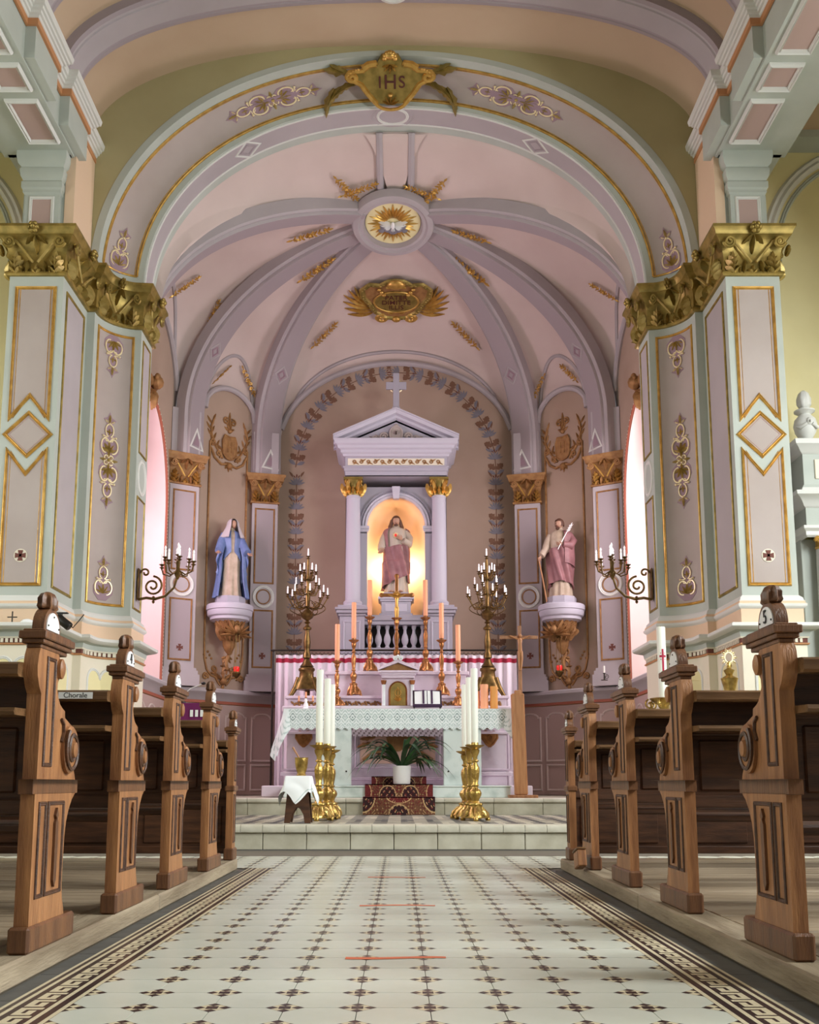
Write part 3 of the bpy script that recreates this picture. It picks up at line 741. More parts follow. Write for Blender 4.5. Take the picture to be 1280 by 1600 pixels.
for nm, sx in (('left', -1), ('right', 1)):
    wl = MB(); yy = [11.90 + (WY0-11.90)*i/2 for i in range(2)] + [WY0+(WY1-WY0)*(1-cos(pi*i/40))/2 for i in range(41)] + [WY1+(14.82-WY1)*i/4 for i in range(1, 5)]
    for a, b in zip(yy[:-1], yy[1:]):
        za = Lw((a-11.9)/2.92).z; zb = Lw((b-11.9)/2.92).z; m_ = (a+b)/2
        if WY0 < m_ < WY1:
            wl.add([(3.42,a,0),(3.42,b,0),(3.42,b,WSILL),(3.42,a,WSILL)], [(0,1,2,3)])
            wl.add([(3.42,a,warch(a)),(3.42,b,warch(b)),(3.42,b,zb),(3.42,a,za)], [(0,1,2,3)])
        else: wl.add([(3.42,a,0),(3.42,b,0),(3.42,b,zb),(3.42,a,za)], [(0,1,2,3)])
    ol = [(WY0, WSILL)] + [(y, warch(y)) for y in yy if WY0 <= y <= WY1] + [(WY1, WSILL)]
    wall = wl.mir(sx).build('wall_chancel_%s' % nm, 'apse', smooth=False, fix=False, **STRUCT)
    rv = MB(); n_ = len(ol)
    vs_ = [(3.42, y, z) for y, z in ol] + [(4.35, y, z) for y, z in ol]
    rv.add(vs_, [(i, (i+1) % n_, n_+(i+1) % n_, n_+i) for i in range(n_)])
    rv.mir(sx).build('window_reveal', 'blush', wall, ang=40, fix=False)
    fw = lambda u, v, h: Vector((3.42-h, u, v))
    oo = [(y, z) for y, z in ol]
    ring_path(MB(), [((WY0+WY1)/2+(y-(WY0+WY1)/2)*1.035, WSILL+(z-WSILL)*1.012) for y, z in ol], .07, .03, fw, closed=False).mir(sx).build('reveal_border', 'redbrown', wall, fix=False)
    bd = MB()
    for i in range(1, n_-1):
        (y0, z0), (y1, z1) = ol[i], ol[i+1] if i+1 < n_ else ol[i]
        L = math.hypot(y1-y0, z1-z0)
        for j in range(max(1, int(L/.05))):
            t_ = (j+.5)/max(1, int(L/.05)); bd.ell((3.40, ((WY0+WY1)/2)+(y0+(y1-y0)*t_-(WY0+WY1)/2)*1.035, WSILL+(z0+(z1-z0)*t_-WSILL)*1.012), (.016, .014, .014), 6, 4)
    bd.mir(sx).build('bead_course', 'cream', wall, kind='stuff')
    # leaded window in the opening
    wn = MB(); gy = [WY0+(WY1-WY0)*i/4 for i in range(5)]
    wn.prism([(4.30, y, z) for y, z in ol], (.02, 0, 0))
    wobj = wn.mir(sx).build('window_%d' % (1 if sx < 0 else 2), 'window_pink' if sx < 0 else 'window_white', smooth=False, **STRUCT)
    for y_ in gy[1:-1]: MB().box(4.24, 4.30, y_-.02, y_+.02, WSILL, warch(y_)).mir(sx).build('mullion', 'iron', wobj, smooth=False)
    for z_ in (2.7, 3.4, 4.1): MB().box(4.24, 4.30, WY0, WY1, z_-.015, z_+.015).mir(sx).build('glazing_bar', 'iron', wobj, smooth=False)
    # cherub keystone over the window
    ck = Orn(); ck.ball((0, .16), .1, 0, .08, 12); ck.fan((0, .06), -90, 60, 5, .3, .1, 1, .06)
    for s in (-1, 1): ck.leaf((s*.05, .1), 90-s*65, .32, .14, 1, .05); ck.line([(s*x, y-.08) for x, y in spiral((.12, .0), .01, .07, 0, 1.4)], .02, 1)
    for i in range(7): ck.ball((.09*cos(pi*i/6), .2+.06*sin(pi*i/6)), .03, 1, .1)
    MB().merge(ck, lambda u, v, h: fw(13.32+u, 5.98+v, h)).mir(sx).build('cherub_keystone', ['ochre', 'ochre'], wall, fix=False)
    # statue bay wall and flat strips
    sb = MB(); sb.grid(lambda u, v: (lambda p: (p.x, p.y, p.z*v))(Ls(u)), 24, 1)
    for a, b in ((AP[1], AP[2]), (AP[3], AP[4])): sb.grid(lambda u, v: (a[0]+(b[0]-a[0])*u, a[1]+(b[1]-a[1])*u, 6.35*v), 1, 1)
    sb.mir(sx).build('wall_statue_bay_%s' % nm, 'apse', smooth=False, fix=False, **STRUCT)
bw = MB().grid(lambda u, v: (lambda p: (p.x, p.y, p.z*v))(Lb(u)), 60, 1).build('wall_chancel_back', 'apse', smooth=False, fix=False, **STRUCT)
# ---- chancel ledge, wainscot
full = [(p[0], p[1]) for p in AP] + [(-p[0], p[1]) for p in AP[::-1]]
led = MB().sweep(full, [(0, 1.80), (.04, 1.81), (.04, 1.85), (.06, 1.87), (.10, 1.93), (.15, 1.95), (.17, 1.97), (.17, 2.01), (.15, 2.03), (0, 2.03)], [1,2,0,0,0,0,0,0,0]).build('trim_chancel_ledge', ['lilac', 'apricot', 'redbrown'], fix=False, **STRUCT)
ws = MB().sweep(full, [(.02, Z2), (.02, 1.80)]).build('trim_wainscot', 'panel_pink', fix=False, **STRUCT)
for sx in (-1, 1):
    for (A, B, k) in ((AP[2], AP[3], 2), (AP[1], AP[2], 1), (AP[0], AP[1], 5), (AP[3], AP[4], 1)):
        A2, B2 = Vector((A[0], A[1], 0)), Vector((B[0], B[1], 0)); d = (B2-A2); L = d.length; d.normalize()
        f_ = pmap(A2, d, (0, 0, 1))
        n_ = d.cross(Vector((0, 0, 1))); sgn = 1 if n_.dot(Vector((0, 13, 0))-A2) > 0 else -1
        f2 = lambda u, v, h: f_(u, v, sgn*(h+.022))
        for j in range(k):
            u0, u1 = L*(j+.12)/k, L*(j+.88)/k; um = (u0+u1)/2; w_ = (u1-u0)/2
            for z0, z1, sc in ((.95, 1.62, True), (.5, .88, False)):
                pl4 = [(u0, z0), (u1, z0), (u1, z1)] + (arc2((um, z1), w_*.8, .07, 0, 180, 8) if sc else []) + [(u0, z1)]
                ring_path(MB(), pl4, .03, .012, f2).mir(sx).build('panel_moulding', 'blush', ws, fix=False)
# ---- chancel pilasters and ribs
FEET = {}
def pilaster(nm, sx, a, b, ztop=5.57, zb=5.09):
    A, B = Vector((a[0], a[1])), Vector((b[0], b[1])); d = (B-A).normalized(); n = Vector((-d.y, d.x)); 
    if n.dot(Vector((0, 13))-A) < 0: n = -n
    c = (A+B)/2; w_ = (B-A).length/2; dep = .16
    P3 = lambda u, v, h: Vector((c.x+d.x*u+n.x*h, c.y+d.y*u+n.y*h, v))
    m = MB()
    def bx(u, z0, z1, h): m.prism([P3(-u, z0, -.1), P3(u, z0, -.1), P3(u, z0, h), P3(-u, z0, h)], (0, 0, z1-z0))
    bx(w_, 2.03, ZS+.1, 0)
    for u, z0, z1, h in ((w_+.07, 2.03, 2.2, .07), (w_+.05, 2.2, 2.26, .05), (w_+.03, 2.26, 2.3, .03)): bx(u, z0, z1, h)
    root = m.mir(sx).build('trim_pilaster', 'lilac', smooth=False, **STRUCT)
    w2 = w_*.72
    for z0, z1 in ((2.42, 3.33), (3.78, 5.0)):
        pl = [(-w2, z0), (w2, z0), (w2, z1), (-w2, z1)]
        p = MB().prism([P3(u, v, 0) for u, v in pl], (P3(0,0,.004)-P3(0,0,0))).mir(sx).build('panel', 'lilac_dark', root, smooth=False)
        ring_path(MB(), pl, .03, .014, P3).mir(sx).build('moulding', 'ochre', p, fix=False)
    ring_path(MB(), arc2((0, 3.555), w2*1.02, .165, 0, 345, 23), .05, .02, P3).mir(sx).build('roundel', 'white', root, fix=False)
    ring_path(MB(), arc2((0, 3.555), w2*.72, .115, 0, 345, 23), .02, .01, P3).mir(sx).build('roundel', 'ochre', root, fix=False)
    cr = MB()
    for a_ in range(4):
        cr.prism([P3(x*cos(a_*pi/2)-y*sin(a_*pi/2), 2.6+x*sin(a_*pi/2)+y*cos(a_*pi/2), .005) for x, y in ((-.01,0),(.01,0),(.025,.05),(-.025,.05))], (P3(0,0,.003)-P3(0,0,0)))
    cr.mir(sx).build('painted_cross', 'dark_print', root, smooth=False)
    cp = MB(); plan = [P3(w_, 0, -.1).xy, P3(w_, 0, 0).xy, P3(-w_, 0, 0).xy, P3(-w_, 0, -.1).xy]
    dd_ = (plan[2]-plan[1]).normalized()
    if Vector((-dd_.y, dd_.x)).dot(n) < 0: plan = plan[::-1]
    H_ = ztop-zb
    cp.sweep(plan, [(0, zb), (.025, zb+.005), (.03, zb+.03), (.012, zb+.05), (.012, zb+.2), (.03, zb+.3), (.06, zb+.36), (.08, zb+.37), (.09, zb+.42), (.11, zb+.45), (.11, ztop), (0, ztop)])
    cp.mir(sx).build('capital', 'ochre', root, fix=False)
    de = MB(); cap_deco(de, lambda u, v, h: P3(u, zb+v, h+.015+.07*max(0, v/H_-.35)**1.5), w_*2, H_, petals=False, k=.85)
    de.mir(sx).build('acanthus_leaves', ['ochre', 'gold'], root, ang=50, fix=False)
    FEET[nm] = Vector((c.x, c.y))
    return root
for sx in (-1, 1):
    pilaster('mid', sx, (3.41, 14.62), (3.02, 14.86))
    pilaster('back', sx, (2.33, 15.73), (1.93, 15.83))
# ---- chancel vault
CV = Vector((0, 13.33, 8.62)); NV = 2.1
def ribpt(foot, tau):
    a = tau*pi/2; t = max(0.0, cos(a))**(2/NV); z = ZS + (CV.z-ZS)*sin(a)**(2/NV)
    return Vector((CV.x+(foot[0]-CV.x)*t, CV.y+(foot[1]-CV.y)*t, z))
def web(A, B, lf, name, nu=28, nv=24, pw=2.0, m_='blush'):
    def f(u, tau):
        base = ribpt(A, tau)*(1-u) + ribpt(B, tau)*u
        l0 = Vector((A[0]*(1-u)+B[0]*u, A[1]*(1-u)+B[1]*u, ZS))
        return base + (lf(u)-l0)*(1-tau)**pw
    MB().grid(f, nu, nv).build(name, m_, cvault, ang=60, fix=False)
    return f
cvault = thing('ceiling_chancel_vault', (0, 0, 0), None, None); cvault['kind'] = 'structure'
WEB = {}
for sx in (-1, 1):
    mr = lambda p: (p[0]*sx, p[1])
    def ml(f, sx=sx): return lambda u: (lambda p: Vector((p.x*sx, p.y, p.z)))(f(u))
    WEB['w', sx] = web(mr(AP[0]), mr(AP[1]), ml(Lw), 'vault_web')
    WEB['s', sx] = web(mr(AP[2]), mr(AP[3]), ml(Ls), 'vault_web')
WEB['b'] = web((1.97, 16.13), (-1.97, 16.13), Lb, 'vault_web', 40)
WEB['f'] = web((3.06, 11.87), (-3.06, 11.87), Lf, 'vault_web', 60, 24, 1.6)
def rib(foot, z0=5.57, w0=.21, w1=.15, drop=0.0):
    pts = [Vector((foot[0], foot[1], z0 + (ZS-z0)*i/3)) for i in range(3)] + [ribpt(foot, i/36) for i in range(34)]
    d = Vector((foot[0]-CV.x, foot[1]-CV.y, 0)).normalized(); S_ = Vector((-d.y, d.x, 0)); k = len(pts); rows = []
    FR = []
    for i in range(k):
        T = (pts[min(i+1, k-1)]-pts[max(0, i-1)]).normalized(); N = T.cross(S_); 
        if N.dot(Vector((0, 13.33, 5))-pts[i]) < 0: N = -N
        w_ = w0+(w1-w0)*i/(k-1); FR.append((pts[i], T, N, w_))
        cs = [(-1.15, -.12), (-1.15, .05), (-1.0, .07), (-.86, .07), (-.84, .10), (-.80, .115), (.80, .115), (.84, .10), (.86, .07), (1.0, .07), (1.15, .05), (1.15, -.12)]
        rows.append([pts[i]+S_*(a*w_)+N*(b+drop*sin(pi*i/(k-1))) for a, b in cs])
    m = MB(); L = len(rows[0])
    m.add([q_ for r_ in rows for q_ in r_], [(i*L+j, i*L+j+1, (i+1)*L+j+1, (i+1)*L+j) for i in range(k-1) for j in range(L-1)], [(1 if j == 5 else 0) for i in range(k-1) for j in range(L-1)])
    ob = m.build('vault_rib', ['lilac', 'lilac_dark'], cvault, fix=False)
    # lozenge and pointed panels
    def rm(i0):
        p, T, N, w_ = FR[i0]
        return lambda u, v, h: p+S_*u+T*v+N*(h+.115)
    f_ = rm(13)
    for k_, m_ in ((.12, 'lilac'), (.06, 'backing')):
        ring_path(MB(), [(0, -k_*1.2), (k_, 0), (0, k_*1.2), (-k_, 0)], .028, .012, f_).build('lozenge', m_, ob, fix=False)
    f_ = rm(0)
    ring_path(MB(), [(-.15, .12), (.15, .12), (0, .42)], .03, .012, f_).build('pointed_panel', 'white', ob, fix=False)
    pb = MB(); pb.add([f_(u, v, .004) for u, v in ((-.09, .16), (.09, .16), (0, .34))], [(0, 1, 2)]); pb.build('pointed_panel', 'backing', ob, smooth=False, fix=False)
    return ob
for sx in (-1, 1):
    rib((3.17*sx, 14.85)); rib((2.13*sx, 15.88)); rib((3.28*sx, 12.05), ZS, drop=.10)
# band from the arch crown to the medallion
MB().grid(lambda u, v: (lambda p: (p.x, p.y, p.z-.035))(WEB['f'](.5+(u-.5)*.078, v*.93)), 2, 16).build('crown_band', 'blush', cvault, fix=False)
for s in (-1, 1):
    MB().tube([(lambda p: (p.x+s*.21, p.y, p.z-.02))(WEB['f'](.5, v*.055)) for v in range(17)], .05, 8).build('crown_moulding', 'lilac', cvault, fix=False)
# medallion ring at the meeting of the ribs
tilt = Matrix.Translation((-.04, 13.27, CV.z-.10)) @ Matrix.Rotation(R(-13), 4, 'X')
MB().lathe([(.60, .03), (.59, -.04), (.57, -.08), (.50, -.10), (.47, -.07), (.43, -.07), (.41, -.02), (.40, 0.0), (.0, 0.0)], 48, cap=False).mx(tilt).build('medallion_ring', 'lilac', cvault, fix=False)
# mouldings following the lunettes
def lun_mould(lf, off, r_, m_, n=40, inset=0.0):
    MB().tube([lf(i/n)+off for i in range(n+1)], r_, 8).build('lunette_moulding', m_, cvault, fix=False)
for sx in (-1, 1):
    fl = lambda f: (lambda u: (lambda p: Vector((p.x*sx, p.y, p.z)))(f(.02+.96*u)))
    lun_mould(fl(Lw), Vector((-.03*sx, 0, -.01)), .045, 'lilac'); lun_mould(fl(Ls), Vector((-.02*sx, -.03, -.02)), .045, 'lilac')
lun_mould(lambda u: Lb(.01+.98*u), Vector((0, -.03, -.02)), .05, 'lilac')
for wk, a, pw in ((('w', -1), .22, 0), (('w', 1), .22, 0), (('s', -1), .2, 0), (('s', 1), .2, 0), ('b', .14, 0)):
    f_ = WEB[wk]
    MB().tube([f_(.06+.88*i/40, a*sin(pi*i/40)**.5)+Vector((0, 0, -.015)) for i in range(41)], .03, 6).build('web_moulding', 'lilac', cvault, fix=False)
# =================================================================== PEWS
def pew_profile():
    near = [(.02,.165),(.015,.30),(.012,.567)]
    lower = [(.015,.160),(.345,.160),(.335,.185),(.322,.21),(.312,.25),(.31,.33),(.315,.42),(.325,.47),(.345,.51),(.375,.545),(.41,.568),(.012,.568)]
    upper = [(.02,.612),(.40,.612),(.392,.63),(.378,.65),(.383,.675),(.388,.71),(.383,.745),(.368,.775),(.335,.80),(.285,.815),(.262,.822),(.258,.845),(.225,.855),(.205,.865),(.185,.885),(.17,.91),(.172,.935),(.195,.96),(.203,.985),(.192,1.008),(.168,1.03),(-.005,1.03),(-.018,1.005),(-.024,.97),(-.02,.94),(.0,.905),(.02,.885)]
    return lower, upper
def make_pew(sx, y, label, number=None, front=False):
    fx = 1.10 if sx < 0 else 1.225
    t = thing('pew', (sx*(fx+.035), y+.2, .078), label, 'pew', 'oak pews along the aisle')
    t.parent = None
    off = Vector((sx*(fx+.035), y+.2, .078))
    def B(mb, name, mats, parent, ang=30, **kw):
        mb.xf(lambda x, yy, z: (sx*x-off.x, yy+y-off.y, z-off.z)); return mb.build(name, mats, parent, ang, **kw)
    th = .046
    def slab(poly, x0=fx, x1=fx+th): 
        m = MB(); m.prism([(x0, d, z) for d, z in poly], (x1-x0, 0, 0)); return m
    face = lambda u, v, h: Vector((fx-h, u, v))
    if not front:
        lower, upper = pew_profile()
        e = B(slab(lower), 'end_panel', 'oak', t); u = B(slab(upper), 'arm_panel', 'oak', t)
        B(MB().bbox(fx-.011, fx+th+.011, -.008, .43, .078, .160, .008), 'plinth', 'oak_end', t)
        bd = MB().sweep([(fx+th, -.012), (fx-.0, -.012), (fx-.0, .43), (fx+th, .43)][::-1], [(0, .566), (.012, .568), (.016, .575), (.016, .598), (.008, .604), (.004, .612), (-.03, .613)])
        bd.box(fx, fx+th, -.01, .43, .567, .612)
        B(bd, 'band', 'oak_end', t)
        # carved scroll
        sc = MB().lathe([(.082, 0), (.082, .012), (.074, .018), (.03, .018), (.026, .03), (.0, .034)], 28)
        sc.xf(lambda a, b, h: face(.302+a*.85, .715+b, h)); sob = B(sc, 'scroll', 'oak', u)
        B(MB().tube([face(.302+p*.85, .715+q_, .018) for p, q_ in spiral((0, 0), .078, .03, 2.2, 1.6, 34)], .008, 6), 'scroll_line', 'oak_dark', sob)  # dark oak paints in the shade of the carved spiral
        B(MB().tube([face(.215, .815, .004), face(.24, .80, .004), face(.245, .77, .004), face(.225, .74, .004)], .006, 5), 'groove', 'oak_dark', u)  # groove shade painted as a dark oak line
        s2 = MB().lathe([(.034, 0), (.034, .012), (.02, .018), (0, .018)], 16).xf(lambda a, b, h: face(.178+a*.7, .982+b, h)); B(s2, 'scroll', 'oak', u)
        for pl, nm_ in (([(.065, .66), (.135, .66), (.135, 1.005), (.065, 1.005)], 'panel_moulding'), ([(.14, .245), (.285, .245), (.285, .535), (.14, .535)], 'panel_moulding'), ([(.055, .245), (.112, .245), (.112, .535), (.055, .535)], 'panel_moulding')):
            B(ring_path(MB(), pl, .014, .006, face), nm_, 'oak_dark', e if pl[0][1] < .5 else u, fix=False)  # occlusion shade of the grooves put into the colour as dark oak
        sw = [(.21, .262), (.224, .285), (.224, .47), (.214, .485), (.224, .495), (.21, .52), (.196, .495), (.206, .485), (.196, .47), (.196, .285)]
        B(MB().prism([face(a, b, 0) for a, b in sw], (-.009, 0, 0)), 'raised_fillet', 'oak_end', e)
        d0, d1, zc = -.004, .245, 1.03
    else:
        e = B(slab([(.0, .16), (.125, .16), (.118, .25), (.118, .52), (.13, .545), (.0, .545)]), 'end_panel', 'oak', t)
        u = B(slab([(.005, .585), (.12, .585), (.11, .7), (.11, .93), (.005, .93)]), 'arm_panel', 'oak', t)
        B(MB().bbox(fx-.011, fx+th+.011, -.008, .15, .078, .16, .008), 'plinth', 'oak_end', t)
        B(MB().bbox(fx-.012, fx+th+.012, -.01, .145, .545, .585, .008), 'band', 'oak_end', t)
        for z0, z1 in ((.2, .52), (.62, .9)): B(ring_path(MB(), [(.03, z0), (.095, z0), (.095, z1), (.03, z1)], .012, .006, face), 'panel_moulding', 'oak_dark', e if z0 < .5 else u, fix=False)  # dark oak lines again carry the painted groove shade
        d0, d1, zc = -.01, .135, .93
    # cap, number block, finial
    cp = MB()
    for g_, z0, z1 in ((.0, 0, .015), (.012, .015, .03), (.02, .03, .055), (.01, .055, .062)): cp.bbox(fx-g_-.002, fx+th+g_+.002, d0-g_, d1+g_, zc+z0, zc+z1, .003)
    B(cp, 'cap', 'oak_end', t)
    dm = (d0+d1)/2-(.02 if not front else 0); r0 = .075 if not front else .052; zb = zc+.062
    hd = [(dm-r0*1.05, zb), (dm+r0*1.05, zb)] + arc2((dm, zb+.012), r0*1.05, r0*.95, 0, 180, 14)
    hb = B(MB().prism([(fx+.004, d, z) for d, z in hd], (th-.008, 0, 0)), 'number_block', 'oak_end', t)
    pq = [(dm-r0*.8, zb+.006), (dm+r0*.8, zb+.006)] + arc2((dm, zb+.014), r0*.8, r0*.72, 0, 180, 14)
    pqo = B(MB().prism([(fx+.004, d, z) for d, z in pq], (-.004, 0, 0)), 'number_plate', 'enamel', hb)
    for d, z in ((dm-r0*.66, zb+.02), (dm+r0*.66, zb+.02), (dm, zb+.012+r0*.56)): B(MB().ell((fx-.001, d, z), (.003, .0035, .0035), 8, 4), 'screw', 'iron', pqo)
    if number:
        mw = frame4(Vector((sx*(fx-.002), y+dm, zb+.032))-off, (0, sx*1.0, 0), (-sx, 0, 0))
        mw = frame4(Vector((sx*(fx-.003), y+dm, zb+.034))-off, (0, 1 if sx < 0 else -1, 0), (-sx, 0, 0))
        text_obj('number', number, .062, 'ink', mw, pqo, depth=.001)
    fl = Orn(); zf = zb+.012+r0*.9
    fin = MB().lathe([(.030, 0), (.036, .008), (.033, .02), (.034, .035), (.024, .052), (.008, .06), (.001, .06)], 16, (fx+th/2, dm, zf), 0, mod=lambda a, z: 1+.16*cos(8*a), sx=.8, sy=1.3)
    B(fin, 'finial', 'oak_end', hb, ang=60)
    # bench: back panels, ledge, shelf, seat
    x0, x1 = fx+th, 6.6
    zl = .945 if not front else .86
    pitch = .62; n_ = int((x1-x0)/pitch)
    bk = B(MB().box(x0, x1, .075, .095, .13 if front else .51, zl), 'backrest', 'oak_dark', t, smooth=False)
    for i in range(n_):
        a = x0+i*pitch
        for z0, z1 in ((.16, .47), (.54, .80)):
            if z0 > .5 or front: B(MB().bbox(a+.04, a+pitch-.04, .066, .08, z0+.03, z1-.02, .006), 'field_panel', 'oak_dark', bk)
    for z0, z1 in ((.12, .17), (.50, .55), (.80, zl)):
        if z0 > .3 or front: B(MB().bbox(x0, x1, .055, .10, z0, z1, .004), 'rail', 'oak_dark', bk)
    lg = MB().prism([(x0, d, z) for d, z in ((-.058, zl-.012), (-.068, zl-.004), (-.068, zl+.026), (-.055, zl+.034), (.13, zl+.045), (.135, zl+.02), (.12, zl+.0), (.0, zl-.012))], (x1-x0, 0, 0))
    B(lg, 'book_ledge', 'ledge', t)
    sh = MB().prism([(x0, d, z) for d, z in ((-.075, .812), (-.082, .822), (-.075, .834), (.075, .838), (.075, .812))], (x1-x0, 0, 0))
    B(sh, 'shelf', 'ledge', t)
    if not front:
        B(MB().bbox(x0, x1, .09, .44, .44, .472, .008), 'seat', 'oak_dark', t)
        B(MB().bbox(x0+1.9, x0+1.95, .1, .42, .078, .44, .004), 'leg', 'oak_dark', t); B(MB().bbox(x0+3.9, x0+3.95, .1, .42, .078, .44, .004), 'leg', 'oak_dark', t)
    else:
        B(MB().bbox(x0+2.5, x0+2.56, .02, .09, .078, .2, .004), 'leg', 'oak_dark', t)
    return t
ordn = ['nearest', 'second', 'third', 'fourth']
for i, y in enumerate((3.19, 4.16, 5.10, 6.12)):
    make_pew(-1, y, '%s dark oak pew left of the aisle, scrolled end and white plate' % ordn[i], {0: None, 1: '4'}.get(i))
for i, y in enumerate((3.07, 4.17, 5.20, 6.23)):
    make_pew(1, y, '%s dark oak pew right of the aisle, scrolled end and white plate' % ordn[i], '5' if i == 0 else None)
make_pew(-1, 7.02, 'slim front desk of the left pew block, nearest the altar step', front=True)
make_pew(1, 7.02, 'slim front desk of the right pew block, nearest the altar step', front=True)
# CHORALE paper lying on the ledge of the second left pew
pt_ = thing('paper_sign', (-1.275, 4.0905, .956), 'white paper strip lettered Chorale on the second left pew ledge edge', 'sign')
MB().box(-.07, .07, -.0008, .0008, -.0135, .0135).build('sheet', 'paper', pt_, smooth=False)
text_obj('lettering', 'Chorale', .030, 'ink', frame4((0, -.0012, 0), (1, 0, 0), (0, -1, 0)), pt_, depth=.0003)
# wooden collection box hung on the fourth right pew
cb = thing('wooden_box', (1.185, 6.27, .13), 'small wooden box hooked low on the fourth right pew end', 'box')
MB().bbox(-.055, 0.0, -.07, .07, -.04, .06, .006).build('body', 'oak', cb); MB().bbox(-.062, .002, -.076, .076, .06, .072, .004).build('lid', 'ledge', cb)
cb.rotation_euler = (R(-14), 0, 0)
# orange tape marks on the floor
for (xa, xb, yy_, lb) in ((540, 697, 1497, 'nearer orange tape strip stuck across the aisle tiles'), (562, 680, 1415, 'middle orange tape strip stuck across the aisle tiles'), (575, 665, 1371, 'farthest orange tape strip stuck across the aisle tiles')):
    D = .6/tan(math.atan((yy_-PY)/FPX)-PITCH); a, b = at(xa, yy_, D), at(xb, yy_, D)
    m = MB(); n_ = 14
    m.grid(lambda u, v: (a.x+(b.x-a.x)*u, D+(v-.5)*.045*(1-.25*u)+.012*sin(u*5+D), .0014), n_, 1); m.grid(lambda u, v: (a.x+(b.x-a.x)*u, D+(v-.5)*.045*(1-.25*u)+.012*sin(u*5+D), .0009), n_, 1)
    m.build('floor_tape', 'tape', smooth=False, fix=False, label=lb, cat='tape', group='orange floor tapes')
# =================================================================== CHANCEL WALL DECORATION
# leaf border stencilled round the back wall
bord = MB()
def motif(k=1.0):
    o = Orn()
    for i in range(7):
        a = 90+(i-3)*24; o.leaf((0, .03), a, .13, .035, 1, .002, lobes=False); 
    o.leaf((0, .14), 90, .06, .03, 2, .003); o.leaf((-.02, .14), 125, .05, .02, 2, .003); o.leaf((.02, .14), 55, .05, .02, 2, .003)
    for s in (-1, 1):
        o.leaf((s*.01, -.12), 90-s*52, .13, .12, 0, .002); o.leaf((s*.01, -.2), 90-s*60, .13, .06, 1, .002, lobes=False); o.leaf((s*.06, .15), 90-s*15, .1, .035, 0, .002, curl=-.3*s, lobes=False)
    o.plate([(-.006, -.24), (.006, -.24), (.006, .04), (-.006, .04)], .002, 0)
    return o
MO = motif(); Rb = 1.66; zsp = 5.55
def on_wall(cx, cz, ang):
    ca, sa = cos(ang), sin(ang)
    return lambda u, v, h: (cx+(u*ca-v*sa)*1.12, 16.125-h, cz+(u*sa+v*ca)*1.12)
z_ = 2.0; step = .42
for s in (-1, 1):
    for i in range(9): bord.merge(MO, on_wall(s*Rb, 2.12+i*step, 0))
nA = 13
for i in range(nA):
    a = pi*(i+.3)/nA; X, Z = Rb*cos(a), zsp+.25+ (Rb+.02)*sin(a)
    bord.merge(MO, on_wall(X, Z, a if a <= pi/2 else a-pi))
bord.build('leaf_border', ['brown_print', 'grey_print', 'dark_print'], bw, fix=False, smooth=False)
